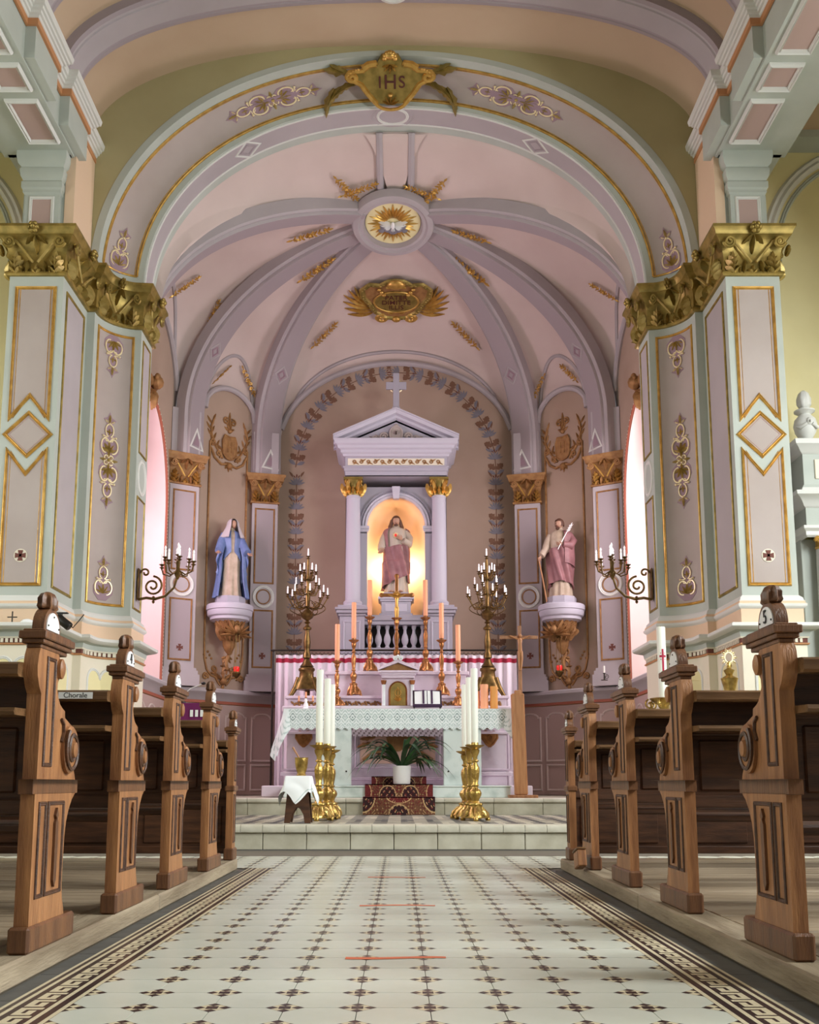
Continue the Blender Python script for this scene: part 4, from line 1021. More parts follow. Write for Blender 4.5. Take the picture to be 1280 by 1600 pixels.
# painted-relief frames of the statue bays
for nm, sx in (('left', -1), ('right', 1)):
    A, B_ = Vector((AP[2][0], AP[2][1], 0)), Vector((AP[3][0], AP[3][1], 0)); d = (B_-A).normalized(); L = (B_-A).length
    n = d.cross(Vector((0, 0, 1))); 
    if n.dot(Vector((0, 13, 0))-A) < 0: n = -n
    fb = (lambda A, d, n: lambda u, v, h: A + d*u + n*h + Vector((0, 0, v)))(A, d, n)
    wall = bpy.data.objects['wall_statue_bay_%s' % nm]; um = L/2; e = L*.36
    o = MB(); rb = .03
    path = [(um-e, 2.55)] + [(um-e, z) for z in (3.5, 4.5, 5.8)]
    for s in (-1, 1):
        pts = [(um+s*e, 5.95-.0), (um+s*e, 4.5), (um+s*e, 2.75), (um+s*e*.97, 2.5), (um+s*e*.85, 2.33), (um+s*e*.62, 2.24), (um+s*e*.4, 2.22), (um+s*e*.25, 2.14), (um+s*.05, 2.1)]
        o.tube([fb(a, b, .01) for a, b in pts], .018, 6)
        oo = Orn()
        oo.line([(s*a, b) for a, b in spiral((e*.9, 2.22), .012, .06, .5, 1.5, 18)], .016); oo.line([(s*a, b) for a, b in spiral((e*.5, 2.34), .012, .07, 3.5, 1.3, 18)], .016)
        for i in range(5): oo.ball((s*(e*.62+.05*i*.7), 2.5+.05*(i % 3)), .02)
        oo.leaf((s*e*.3, 2.2), 90-s*30, .2, .08, 0, .03)
        oo.line([(s*a, b) for a, b in spiral((e*.88, 5.95), .012, .055, 2.6, 1.4, 18)], .018)
        for j in range(4): oo.leaf((s*(e*.86-.06*j), 5.93-.02*j), 90+s*(100+8*j), .16, .05, 0, .02)
        # wreath branches
        wr = [(s*(.12+.24*sin(t_*pi*.72)), 5.72+t_*.62) for t_ in [i/12 for i in range(13)]]
        oo.line(wr, .018)
        for j in range(1, 12): oo.leaf(wr[j], 90-s*38+(j % 2)*s*60, .15, .045, 0, .02, lobes=False)
        oo.line([(s*a, b) for a, b in spiral((.07, 6.36), .012, .06, 0.2, 1.3, 18)], .015); oo.line([(s*a, b) for a, b in spiral((.2, 5.78), .01, .06, 2.0, 1.4, 18)], .016)
        oo.line([(s*.36, 5.85), (s*.28, 5.7), (s*.15, 5.62), (s*.05, 5.64)], .022)
        o.merge(oo, lambda u, v, h: fb(um+u, v, h))
    o2 = Orn()
    o2.fan((0, 2.16), 90, 50, 3, .26, .08, 0, .03); o2.ball((0, 2.16), .06); o2.leaf((0, 2.14), -90, .14, .08, 0, .03); o2.leaf((0, 2.4), 90, .16, .06, 0, .02); o2.leaf((-.02, 2.4), 0, .08, .04); o2.leaf((.02, 2.4), 180, .08, .04)
    sh = [(-.13, 5.80), (-.14, 6.02), (-.10, 6.12), (0, 6.10), (.10, 6.12), (.14, 6.02), (.13, 5.80), (.07, 5.74), (0, 5.72), (-.07, 5.74)]
    o2.plate(sh, .03); o2.line(sh+[sh[0]], .014, h=.03)
    o2.line([(-.035, 5.84), (-.035, 6.02)], .009, h=.035); o2.line([(.035, 5.84), (.035, 6.02)], .009, h=.035); o2.line([(-.035, 5.93), (.035, 5.93)], .009, h=.035)
    o2.leaf((0, 6.2), 90, .32, .07, 0, .03); o2.fan((0, 6.2), 90, 60, 4, .16, .06); o2.ball((0, 6.2), .04); o2.fan((0, 5.68), -90, 60, 5, .16, .07); o2.ball((0, 5.62), .06)
    o.merge(o2, lambda u, v, h: fb(um+u, v, h))
    o.mir(sx).build('gilt_frame', 'ochre', wall, ang=50, fix=False)
# gilt sprays on the vault webs
def spray():
    o = Orn()
    for i in range(6):
        x = -.30+.12*i; s = 1 if i % 2 else -1
        o.line(spiral((x, s*.018), .008, .05-.004*abs(i-2.5), 0, 1.2, 14, s), .012); o.leaf((x+.04, 0), s*40, .09, .04, 0, .025); o.leaf((x, 0), -s*50, .09, .04, 0, .025)
        o.ball((x, 0), .018)
    o.leaf((.33, 0), 0, .13, .05, 0, .02); o.leaf((-.33, 0), 180, .13, .05, 0, .02); o.ball((0, 0), .04)
    return o
SP = spray()
def on_web(f, u0, t0, ang, k):
    P0 = f(u0, t0); e = .01; du = (f(u0+e, t0)-P0)/e; dt = (f(u0, t0+e)-P0)/e
    N = du.cross(dt).normalized()
    if N.dot(Vector((0, 12.5, 4))-P0) < 0: N = -N
    T = (dt-N*dt.dot(N)).normalized(); U_ = N.cross(T)
    ca, sa = cos(R(ang)), sin(R(ang))
    def g_(u, v, h):
        a, b = (u*ca-v*sa)*k, (u*sa+v*ca)*k
        p_ = f(u0 + (U_*a+T*b).dot(du)/max(1e-6, du.length_squared) , t0 + (U_*a+T*b).dot(dt)/max(1e-6, dt.length_squared))
        return p_ + N*(h*k+.004)
    return g_
def spray_near(wk, u0, t0, du, dt, k=.62):
    """lay a spray along direction (du, dt) of the web parameters"""
    f = WEB[wk]; P0 = f(u0, t0); P1 = f(u0+du, t0+dt); P2 = f(u0+.01, t0); P3 = f(u0, t0+.01)
    D_ = (P1-P0).normalized(); N = (P2-P0).cross(P3-P0).normalized()
    if N.dot(Vector((0, 12.5, 3))-P0) < 0: N = -N
    E_ = N.cross(D_)
    mb = MB().merge(SP, lambda u, v, h: P0 + D_*u*k + E_*v*k + N*(h*k+.025 - 0.03*abs(u)*abs(u)*k))
    mb.build('gilt_spray', 'gold', cvault, ang=50, fix=False)
SAMP = []
for wk, f in WEB.items():
    for i in range(61):
        for j in range(49):
            p_ = f(i/60, j/50); d_ = p_-Vector(EYE); SAMP.append((d_.normalized(), d_.length, p_, wk, i/60, j/50))
def web_at(px, py):
    d0 = (at(px, py, 10.0)-Vector(EYE)).normalized()
    return min(SAMP, key=lambda q_: round((1-q_[0].dot(d0))*2e5)+q_[1]*.002)
def spray_between(a, b, fat=1.0):
    """gilt spray running between two measured points of the vault"""
    A_, B2 = web_at(*a), web_at(*b); f = WEB[A_[3]]; P0, P1 = A_[2], B2[2]; L = (P1-P0).length; k = L/.92
    e = .012; u0, t0 = A_[4], min(.95, A_[5]); n_ = (f(min(1, u0+e), t0)-f(max(0, u0-e), t0)).cross(f(u0, t0+e)-f(u0, max(0, t0-e))).normalized()
    if n_.dot(Vector((0, 12.0, 3))-P0) < 0: n_ = -n_
    D_ = (P1-P0).normalized(); E_ = n_.cross(D_).normalized(); C_ = (P0+P1)/2
    MB().merge(SP, lambda u, v, h: C_ + D_*u*k + E_*v*k*1.25*fat + n_*(h*k+.05)).build('gilt_spray', 'gold', cvault, ang=50, fix=False)
for a, b in (((447,376),(522,355)), ((466,438),(528,397)), ((262,466),(312,432)), ((322,517),(347,470)), ((326,600),(360,570)), ((378,572),(400,620)), ((483,545),(526,501)), ((252,412),(270,386)),
             ((773,376),(700,358)), ((763,446),(701,402)), ((970,472),(923,441)), ((913,528),(887,480)), ((905,600),(875,571)), ((852,580),(833,628)), ((751,545),(707,502)), ((984,424),(963,393)),
             ((520,268),(560,312)), ((528,305),(590,284)), ((700,276),(660,318)), ((690,312),(628,286))):
    spray_between(a, b)
# =================================================================== CARTOUCHES
def cartouche_pater():
    o = Orn()
    half = [(0, -.27), (.10, -.25), (.19, -.17), (.24, -.05), (.30, .06), (.31, .17), (.24, .25), (.14, .24), (.07, .30), (0, .31)]
    sh = half + [(-x, y) for x, y in half[::-1][1:-1]]
    root = thing('gilt_cartouche', tuple(PC), 'gilded heart-shaped cartouche lettered PATER DIMITTE ILLIS under the vault', 'cartouche')
    f = lambda u, v, h: PM(u*1.75, v*1.42, h)
    loc = lambda q_: (q_-PC)
    b = Orn().plate(sh, .05); b.xf(lambda u, v, h: loc(f(u, v, h))); b.build('plate', 'ochre', root)
    b = Orn().line(subdiv(sh, .03)+[sh[0]], .028, h=.05); 
    for i in range(0, 40):
        t_ = i/40; ss = subdiv(sh, .03); p_ = ss[int(t_*len(ss))]; b.ball(p_, .012, 0, .075)
    b.xf(lambda u, v, h: loc(f(u, v, h))); b.build('beaded_border', 'gold_old', root, fix=False)
    el = arc2((0, -.0), .205, .155, 0, 345, 23)
    b = Orn().plate(el, .07, 0, .04); b.xf(lambda u, v, h: loc(f(u, v, h))); tb = b.build('text_field', 'gold_old', root)
    b = Orn().line(el+[el[0]], .010, h=.07); b.xf(lambda u, v, h: loc(f(u, v, h))); b.build('rim', 'gold', tb, fix=False)
    b = Orn()
    b.ell((0, .27, .08), (.085, .065, .05), 14, 8); b.line([(-.09, .235), (.09, .235)], .016, h=.09)
    for s in (-1, 1):
        for j in range(3): b.ball((s*(.11+.022*j), .12+.04*j), .022, 0, .085)
        for j in range(6): b.leaf((s*(.22+.01*j), -.20+.035*j), 90-s*(120-14*j), .26-.015*abs(j-3), .055, 0, .04, curl=.45*s)
        b.line([(s*a, c_) for a, c_ in spiral((.13, -.26), .015, .06, 0, 1.3, 16)], .022, h=.06)
        b.leaf((s*.02, -.2), 90-s*50, .13, .06, 0, .06)
    b.fan((0, -.25), -90, 60, 5, .08, .05, 0, .07); b.ball((0, -.27), .045, 0, .06)
    b.xf(lambda u, v, h: loc(f(u, v, h))); b.build('carved_leaves', 'gold', root, ang=50, fix=False)
    for i, tx in enumerate(('PATER', 'DIMITTE', 'ILLIS')):
        o_ = loc(f(0, .07-.075*i, .074)); text_obj('lettering', tx, .125, 'ink_red', frame4(o_, PU, PN), tb, depth=.002, bold=.001)
PC = at(616, 462, 15.25); PN = Vector((0, -.72, -.69)).normalized(); PU = Vector((1, 0, 0)); PV = PN.cross(PU)
PM = lambda u, v, h: PC + PU*u + PV*v + PN*h
f = WEB['b']
# seat the cartouche on the back web of the vault
best = min(((f(.5, t_/200)-EYEV).normalized().dot((PC-EYEV).normalized())*-1, t_/200) for EYEV in (Vector(EYE),) for t_ in range(200))[1]
P0 = f(.5, best); N0 = (f(.51, best)-P0).cross(f(.5, best+.01)-P0).normalized()
if N0.dot(Vector((0, 13, 3))-P0) < 0: N0 = -N0
PC = P0 + N0*.07; PN = N0; PU = Vector((1, 0, 0)); PV = PN.cross(PU)
cartouche_pater()
def cartouche_ihs():
    t0 = t_of(SS[-1]/2)
    s0 = SS[-1]/2 + .06
    base = amap(t_of(s0), .5, 0); e1 = amap(t_of(s0+.01), .5, 0)-base; U_ = -e1.normalized()
    V_ = (amap(t_of(s0), .4, 0)-amap(t_of(s0), .6, 0)).normalized(); N_ = U_.cross(V_)
    root = thing('gilt_cartouche', tuple(base), 'gilded crown-topped shield lettered IHS at the crown of the chancel arch', 'cartouche')
    f = lambda u, v, h: U_*u*1.28 + V_*(v*1.0+.05) + N_*(h+.13-.05*v+.10*abs(u)*0)
    half = [(0, -.24), (.14, -.23), (.22, -.12), (.28, -.02), (.40, .05), (.38, .12), (.26, .13), (.22, .18), (.12, .22), (.08, .30), (0, .31)]
    sh = half + [(-x, y) for x, y in half[::-1][1:-1]]
    b = Orn().plate(sh, .06); b.xf(f); b.build('shield', 'gold_old', root)
    b = Orn().line(subdiv(half[1:9], .03, False), .028, h=.06); b.line([(-x, y) for x, y in subdiv(half[1:9], .03, False)], .028, h=.06)
    for s in (-1, 1):
        b.line([(s*a, c_) for a, c_ in spiral((.36, .06), .015, .06, 0, 1.3, 16)], .026, h=.07)
        for j in range(5): b.ball((s*(.30+.025*j), .155-.004*j*j), .014, 0, .09)
        b.line([(s*.25, .16), (s*.2, .2), (s*.13, .21)], .04, h=.07)
    for j in range(7): b.ball((.05*cos(pi*j/6), .27+.06*sin(pi*j/6)), .03, 0, .08)
    b.ell((0, .30, .07), (.06, .05, .05), 12, 7)
    b.fan((0, .2), -90, 70, 5, .12, .05, 0, .08)
    b.line(arc2((0, -.2), .15, .1, 180, 360, 14), .02, h=.07); b.fan((0, -.25), 90, 60, 5, .14, .05, 0, .08); b.ball((0, -.13), .025, 0, .09)
    b.xf(f); b.build('scrolled_border', 'gold', root, ang=50, fix=False)
    b = Orn()
    for s in (-1, 1):
        for j in range(5): b.leaf((s*(.30+.06*j), -.02-.012*j), 90-s*(96+13*j), .26+.02*j, .09, 0, .05, curl=-.3*s)
        b.leaf((s*.38, .09), 90-s*80, .26, .13, 0, .04); b.leaf((s*.42, .1), 90-s*60, .18, .08, 0, .04)
    b.xf(f); b.build('palm_leaves', 'gold_old', root, ang=50, fix=False)
    for tx, u, sz in (('I', -.10, .19), ('H', 0, .23), ('S', .11, .19)):
        text_obj('lettering', tx, sz, 'ink_red', frame4(f(u, -.0, .066), U_, N_), root, depth=.002, bold=.001)
cartouche_ihs()
# dove medallion inside the ring of the vault
dv = thing('dove_medallion', tuple(tilt.translation), 'painted relief of a white dove in golden rays at the vault crown', 'relief')
dv.matrix_world = tilt
MB().lathe([(.395, -.004), (.395, -.012)], 40).build('ground', 'yellow', dv)
o = Orn()
for i in range(32):
    a = i*360/32; r_ = .36 if i % 2 == 0 else .30
    o.leaf((.10*cos(R(a)), .10*sin(R(a))), a, r_-.10, .045, 0, .02, lobes=False)
o.xf(lambda u, v, h: (u, v, -h-.012)); o.build('rays', 'gold', dv, fix=False)
o = Orn()
for (a, r_, k_) in ((200, .13, .07), (235, .12, .07), (270, .13, .075), (305, .12, .07), (340, .13, .07), (215, .2, .05), (325, .2, .05)): o.ell((r_*cos(R(-a)), r_*sin(R(-a)), .02), (k_, k_*.8, .03), 10, 6)
o.xf(lambda u, v, h: (u, v, -h-.012)); o.build('cloud', 'grey_print', dv, fix=False)
o = Orn(); o.ell((0, 0, .05), (.03, .06, .03), 10, 7); o.ell((0, -.06, .055), (.02, .02, .02), 8, 6)
for s in (-1, 1):
    for j in range(4): o.leaf((s*.015, -.01+.012*j), 90-s*(100-14*j), .2-.025*j, .05, 0, .05, lobes=False)
o.fan((0, .05), 90, 30, 3, .09, .04, 0, .05); o.xf(lambda u, v, h: (u, v, -h-.012)); o.build('dove', 'paper', dv, fix=False)
# =================================================================== AEDICULE WITH NICHE
YA = 15.35                                # front plane of the columns
ae = thing('altar_aedicule', (0, YA, Z2), 'pale lilac pedimented shrine with two columns and a lit niche on the back wall', 'shrine')
aoff = Vector((0, YA, Z2))
def A(mb, name, mats, parent=None, ang=35, **kw): mb.xf(lambda x, y, z: (x, y-aoff.y, z-aoff.z)); return mb.build(name, mats, parent or ae, ang, **kw)
# back block with arched niche
NX, NS, NT = .455, 4.62, 5.09            # niche half width, springing, top
def niche_edge(n=24): return [(-NX, 3.16)] + [(-NX, NS)] + [(NX*-cos(pi*i/n), NS+(NT-NS)*sin(pi*i/n)) for i in range(1, n)] + [(NX, NS), (NX, 3.16)]
ne = niche_edge(); yb = YA+.10
fr = MB(); n_ = len(ne)
outer_ = []
for (x, z) in ne:
    if z <= NS: outer_.append((math.copysign(.80, x), z))
    else:
        a = atan2(z-NS, x); outer_.append((max(-.80, min(.80, .80*cos(a)*1.6)), min(5.27, NS+.66*sin(a)*1.35)))
for i in range(n_-1):
    fr.add([(ne[i][0], yb, ne[i][1]), (ne[i+1][0], yb, ne[i+1][1]), (outer_[i+1][0], yb, outer_[i+1][1]), (outer_[i][0], yb, outer_[i][1])], [(0, 1, 2, 3)])
fr.box(-.80, -.795, yb, 16.11, 2.7, 5.27).box(.795, .80, yb, 16.11, 2.7, 5.27)
A(fr, 'niche_front', 'plaster_blue', fix=False)
nb = MB()
nr = lambda v: (ne[int(round(v*(n_-1)))])
nb.grid(lambda u, v: (lambda p: (p[0]*cos(u*pi/2), yb+.55*sin(u*pi/2), 3.16+(p[1]-3.16)*1.0 if p[1] <= NS else NS+(p[1]-NS)*cos(u*pi/2)**.0))(nr(v)), 10, n_-1)
A(nb, 'niche_lining', 'niche', ang=60, fix=False)
nbk = MB(); nbk.box(-NX, NX, yb+.55, yb+.57, 3.1, 5.2); A(nbk, 'niche_back', 'niche', smooth=False)
fm_ = lambda u, v, h: Vector((u, yb-h, v))
A(ring_path(MB(), [(x*1.11, NS+(z-NS)*1.11) for x, z in ne if z >= NS], .10, .05, fm_, closed=False), 'archivolt', 'plaster_white', fix=False)
A(ring_path(MB(), [(x*1.27, NS+(z-NS)*1.27) for x, z in ne if z >= NS], .035, .03, fm_, closed=False), 'archivolt', 'plaster_blue', fix=False)
A(MB().prism([(-.045, yb-.09, 5.06), (.045, yb-.09, 5.06), (.065, yb-.09, 5.26), (-.065, yb-.09, 5.26)], (0, .09, 0)), 'keystone', 'plaster_white')
for s in (-1, 1):
    A(MB().box(min(s*.455, s*.56), max(s*.455, s*.56), yb-.05, yb+.04, 3.0, 4.52), 'pilaster', 'plaster_blue', smooth=False)
    im = MB()
    for g_, z0, z1 in ((.0, 4.5, 4.53), (.02, 4.53, 4.57), (.035, 4.57, 4.62)): im.bbox(min(s*.455, s*.56)-g_, max(s*.455, s*.56)+g_, yb-.05-g_, yb+.03, z0, z1, .004)
    A(im, 'impost', 'plaster_white')
    # pedestal, column, capital
    x = s*.675
    pd = MB().bbox(x-.19, x+.19, YA-.19, 15.95, Z2, 3.18, .005)
    for g_, z0, z1 in ((.02, 3.14, 3.18), (.05, 3.18, 3.23), (.07, 3.23, 3.27), (.03, 3.27, 3.31), (.02, 2.0, 2.12)): pd.bbox(x-.19-g_, x+.19+g_, YA-.19-g_, 16.1, z0, z1, .006)
    pdo = A(pd, 'pedestal', 'plaster_blue')
    fp = lambda u, v, h: Vector((x+u, YA-.19-h, v))
    A(ring_path(MB(), [(-.12, 2.2), (.12, 2.2), (.12, 3.05), (-.12, 3.05)], .03, .012, fp), 'moulding', 'plaster_white', pdo, fix=False)
    co = MB().lathe([(.155, 0), (.155, .03), (.14, .035), (.15, .06), (.14, .085), (.122, .095), (.118, .12), (.118, .6), (.112, 1.2), (.104, 1.74), (.112, 1.75), (.112, 1.77), (.104, 1.78)], 32, (x, YA, 3.31))
    A(co, 'column', 'plaster_white')
    cp = MB().lathe([(.10, 0), (.105, .02), (.10, .12), (.125, .21), (.15, .245), (.15, .255)], 24, (x, YA, 5.09)); cp.bbox(x-.15, x+.15, YA-.15, YA+.15, 5.33, 5.37, .006)
    cpo = A(cp, 'capital', 'gold_old')
    lv = MB()
    for k in range(12):
        a = k*pi/6; o = Orn()
        if k % 3 == 1 or True: o.leaf((0, 0), 90, .13 if k % 2 else .20, .07, 0, .06)
        if k in (1, 4, 7, 10): pass
        lv.merge(o, lambda u, v, h: (x+(.105+h+.05*max(0, v-.08)/.1)*cos(a)-u*sin(a), YA+(.105+h+.05*max(0, v-.08)/.1)*sin(a)+u*cos(a), 5.10+v))
    for k in range(4):
        a = pi/4+k*pi/2; sp = spiral((0, 0), .008, .045, 1.5, 1.6, 18)
        lv.tube([(x+(.15+p_)*cos(a), YA+(.15+p_)*sin(a), 5.30+q_) for p_, q_ in sp], .013, 6)
    A(lv, 'acanthus_leaves', 'gold', cpo, ang=50, fix=False)
# ledge and balusters under the niche
A(MB().bbox(-.5, .5, YA-.12, 16.1, 3.08, 3.17, .01).bbox(-.5, .5, YA-.10, 16.1, 3.02, 3.08, .006), 'niche_sill', 'plaster_blue')
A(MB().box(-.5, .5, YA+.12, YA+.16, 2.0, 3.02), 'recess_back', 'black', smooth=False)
A(MB().bbox(-.5, .5, YA-.10, YA+.1, 2.58, 2.66, .006).box(-.5, .5, YA-.08, YA+.1, 1.9, 2.58), 'balustrade_base', 'plaster_blue')
bal = [(.035, 0), (.042, .015), (.03, .03), (.028, .05), (.05, .10), (.055, .14), (.045, .19), (.025, .24), (.022, .29), (.032, .31), (.036, .335), (.04, .36)]
bm_ = MB().lathe(bal, 16).mesh('baluster', 'plaster_white')
for i in range(7): link('baluster', bm_, ae, loc=(-.41+.137*i, -.0, 2.66-Z2))
# entablature: architrave, frieze, cornice, pediment
def rect(x, y0): return [(-x, 16.11), (-x, y0), (x, y0), (x, 16.11)]
en = MB().sweep(rect(.80, YA-.16)[::-1], [(0, 5.37), (0, 5.45), (.015, 5.455), (.015, 5.50), (.03, 5.51), (.03, 5.53), (0, 5.53), (0, 5.68)])
en.box(-.8, .8, YA-.16, 16.1, 5.37, 5.385)
A(en, 'architrave', 'plaster_blue', fix=False)
fz = Orn()
for i in range(13): fz.line(spiral((-.66+.11*i, 0), .008, .036, 0, 1.3, 14, 1 if i % 2 else -1), .009); fz.leaf((-.66+.11*i, 0), 30*(1 if i % 2 else -1), .09, .03, 0, .012)
fz.xf(lambda u, v, h: (u, YA-.161-h, 5.605+v)); A(fz, 'frieze_scrolls', 'ochre', fix=False)
A(MB().box(-.76, .76, YA-.164, YA-.15, 5.55, 5.66), 'frieze_panel', 'cream', smooth=False)
co = MB().sweep(rect(.80, YA-.16)[::-1], [(0, 5.68), (.03, 5.69), (.04, 5.72), (.07, 5.74), (.07, 5.78), (.11, 5.80), (.12, 5.84), (.155, 5.86), (.17, 5.91), (.17, 5.94), (0, 5.94)])
A(co, 'cornice', 'plaster_white', fix=False)
ty = YA-.1
pe = MB().prism([(-.86, ty, 5.94), (.86, ty, 5.94), (0, ty, 6.38)], (0, .5, 0)); A(pe, 'tympanum', 'plaster_blue', smooth=False)
rk = MB()
for s in (-1, 1):
    pr = [(0.0, 5.94), (.04, 5.96), (.04, 5.99), (.10, 6.01), (.10, 6.05), (.17, 6.07), (.19, 6.12), (.21, 6.13), (.21, 6.15), (-.3, 6.15)]
    vs_ = []
    for (X, dz) in ((s*.99, 0.0), (0, .44)):
        for o_, z in pr: vs_.append((X, ty+.04-o_, z-.10+dz-.02))
    m_ = len(pr); rk.add(vs_, [(j, j+1, m_+j+1, m_+j) for j in range(m_-1)])
A(rk, 'raking_cornice', 'plaster_white', fix=False)
tp = Orn(); tp.plate(arc2((0, .12), .10, .12, 0, 345, 20), .04); tp.line(arc2((0, .12), .10, .12, 0, 360, 20), .014, h=.04); tp.ball((0, .25), .04); tp.fan((0, .1), 90, 60, 5, .09, .03, 0, .06)
for s in (-1, 1):
    tp.line([(s*a, b) for a, b in spiral((.2, .08), .012, .07, 0, 1.5, 18)], .018); tp.line([(s*a, b) for a, b in spiral((.34, .05), .01, .045, 0, 1.4, 18)], .014)
    for j in range(4): tp.leaf((s*(.12+.1*j), .03), 90-s*(40+10*j), .16-.02*j, .05)
tp.xf(lambda u, v, h: (u, ty-h-.002, 5.955+v)); A(tp, 'tympanum_relief', 'panel', ang=50, fix=False)
cx = MB().bbox(-.05, .05, YA+.0, YA+.06, 6.5, 7.15, .008).bbox(-.165, .165, YA+.001, YA+.059, 6.88, 7.0, .008)
for g_, z0, z1 in ((.10, 6.38, 6.48), (.08, 6.48, 6.53), (.065, 6.53, 6.57)): cx.bbox(-g_, g_, YA-.02, YA+.1, z0, z1, .006)
A(cx, 'summit_cross', 'plaster_blue')
A(MB().tube([(.105*cos(a*pi/12), YA+.07, 6.95+.105*sin(a*pi/12)) for a in range(24)], .016, 6, closed=True), 'cross_halo', 'gold_pale', fix=False)
# lamps hidden either side behind the niche frame
for s in (-1, 1):
    lt = thing('niche_lamp', (s*.10, yb+.36, 4.02), 'slim tube lamp glowing behind the %s of the niche statue' % ('left' if s < 0 else 'right'), 'lamp', 'niche lamps')
    MB().lathe([(.012, -.18), (.012, .18)], 10).build('tube', 'tube_lamp', lt); MB().bbox(-.018, .018, -.018, .018, -.22, -.18, .003).build('socket', 'iron', lt); MB().bbox(-.018, .018, -.018, .018, .18, .22, .003).build('socket', 'iron', lt)
    MB().box(-.006, .006, -.006, .006, -.86, -.22).build('stem', 'iron', lt)
    l = bpy.data.lights.new('niche_light', 'POINT'); l.energy = 7; l.color = (1, .80, .56); l.shadow_soft_size = .08
    lo_ = bpy.data.objects.new('niche_light', l); COL.objects.link(lo_); lo_.parent = lt; lo_.location = (s*.06, .02, .0)
# =================================================================== STATUES
def smooth_rows(rows, n=40):
    """interpolate rows of (z, cx, cy, rx, ry) smoothly"""
    out = []; zs = [r[0] for r in rows]
    for i in range(n+1):
        t = i/n*(len(rows)-1); k = min(int(t), len(rows)-2); f = t-k
        p0, p1, p2, p3 = rows[max(0, k-1)], rows[k], rows[k+1], rows[min(len(rows)-1, k+2)]
        out.append([.5*((2*p1[j])+(-p0[j]+p2[j])*f+(2*p0[j]-5*p1[j]+4*p2[j]-p3[j])*f*f+(-p0[j]+3*p1[j]-3*p2[j]+p3[j])*f**3) for j in range(5)])
    return out
def body(rows, folds, nu=72, nv=44, seed=1):
    R_ = smooth_rows(rows, nv); rnd = random.Random(seed); ph = [rnd.random()*6.28 for _ in range(6)]
    def f(u, v):
        r = R_[int(round(v*nv))]; a = 2*pi*u; amp = folds(r[0])
        k = 1 + amp*(.6*sin(8*a+ph[0]+2.5*r[0])+.35*sin(12*a+ph[1]-4*r[0])+.25*sin(5*a+ph[2]))
        return (r[1]+r[3]*k*cos(a), r[2]+r[4]*k*sin(a), r[0])
    m = MB(); m.grid(f, nu, nv, 0, cu=True)
    n = nu
    m.f.append(tuple(range(n))[::-1]); m.m.append(0); m.f.append(tuple(range(nv*n, nv*n+n))); m.m.append(0)
    return m, R_
def wrap(R_, a0, a1, zlo, zhi, grow, amp, nu=40, nv=26, seed=2, slant=3.0, thick=.012):
    """cloth over the body between two angles; zlo/zhi are functions of s in 0..1 across the cloth"""
    rnd = random.Random(seed); ph = [rnd.random()*6.28 for _ in range(4)]; zs = [r[0] for r in R_]
    def rad(z):
        z = max(zs[0], min(zs[-1], z))
        for i in range(len(zs)-1):
            if zs[i] <= z <= zs[i+1]:
                f = (z-zs[i])/max(1e-6, zs[i+1]-zs[i]); return [R_[i][j]+(R_[i+1][j]-R_[i][j])*f for j in range(5)]
        return R_[-1]
    def f(s, t, g=0.0):
        z = zlo(s)+(zhi(s)-zlo(s))*t; r = rad(z); a = a0+(a1-a0)*s
        k = 1+amp*(.7*sin(6*a+slant*10*z+ph[0])+.4*sin(10*a+slant*15*z+ph[1]))
        gg = grow(z, s)+g
        return (r[1]+(r[3]*k+gg)*cos(a), r[2]+(r[4]*k+gg)*sin(a), z)
    m = MB(); m.grid(lambda u, v: f(u, v), nu, nv); m.grid(lambda u, v: f(u, v, -thick), nu, nv)
    w_ = nu+1; o = (nu+1)*(nv+1)
    for i in range(nu):
        m.f.append((i, i+1, o+i+1, o+i)); m.m.append(0); b = nv*w_; m.f.append((b+i, b+i+1, o+b+i+1, o+b+i)); m.m.append(0)
    for j in range(nv):
        for c_ in (0, nu): m.f.append((j*w_+c_, (j+1)*w_+c_, o+(j+1)*w_+c_, o+j*w_+c_)); m.m.append(0)
    return m
def head(c, k, turn=0.0, nod=0.0, beard=False):
    """head with brow, nose, mouth and ears; returns skin, hair meshes in statue space; faces -y"""
    m = MB(); nu, nv = 28, 22
    def f(u, v):
        a = 2*pi*u; b = pi*v; x, y, z = sin(b)*cos(a), sin(b)*sin(a), -cos(b)
        X = x*.72; Y = y*.88; Z = z
        if Z < 0: X *= 1+.32*Z*abs(Z); Y *= 1+.12*Z
        if y < 0:
            fr = max(0, -y)**2
            Y -= .16*fr*math.exp(-(x/.13)**2)*math.exp(-((Z+.10)/.20)**2)      # nose
            Y += .10*fr*(math.exp(-((abs(x)-.27)/.13)**2)*math.exp(-((Z-.08)/.10)**2))   # eye sockets
            Y -= .05*fr*math.exp(-((Z-.22)/.09)**2)*math.exp(-(x/.4)**2)       # brow
            Y -= .05*fr*math.exp(-(x/.2)**2)*math.exp(-((Z+.46)/.07)**2)       # lips
            Y -= .07*fr*math.exp(-(x/.22)**2)*math.exp(-((Z+.74)/.12)**2)      # chin
        return (X, Y, Z)
    m.grid(f, nu, nv, 0, cu=True)
    for s in (-1, 1): m.ell((s*.70, .10, -.02), (.06, .14, .2), 8, 6)
    ey = MB()
    for s in (-1, 1): ey.ell((s*.26, -.745, .08), (.10, .06, .045), 8, 6)
    li = MB().ell((0, -.80, -.46), (.17, .06, .045), 10, 6)
    mt = Matrix.Translation(c) @ Matrix.Rotation(turn, 4, 'Z') @ Matrix.Rotation(nod, 4, 'X') @ Matrix.Diagonal((k, k, k, 1))
    return m.mx(mt), ey.mx(mt), li.mx(mt), mt
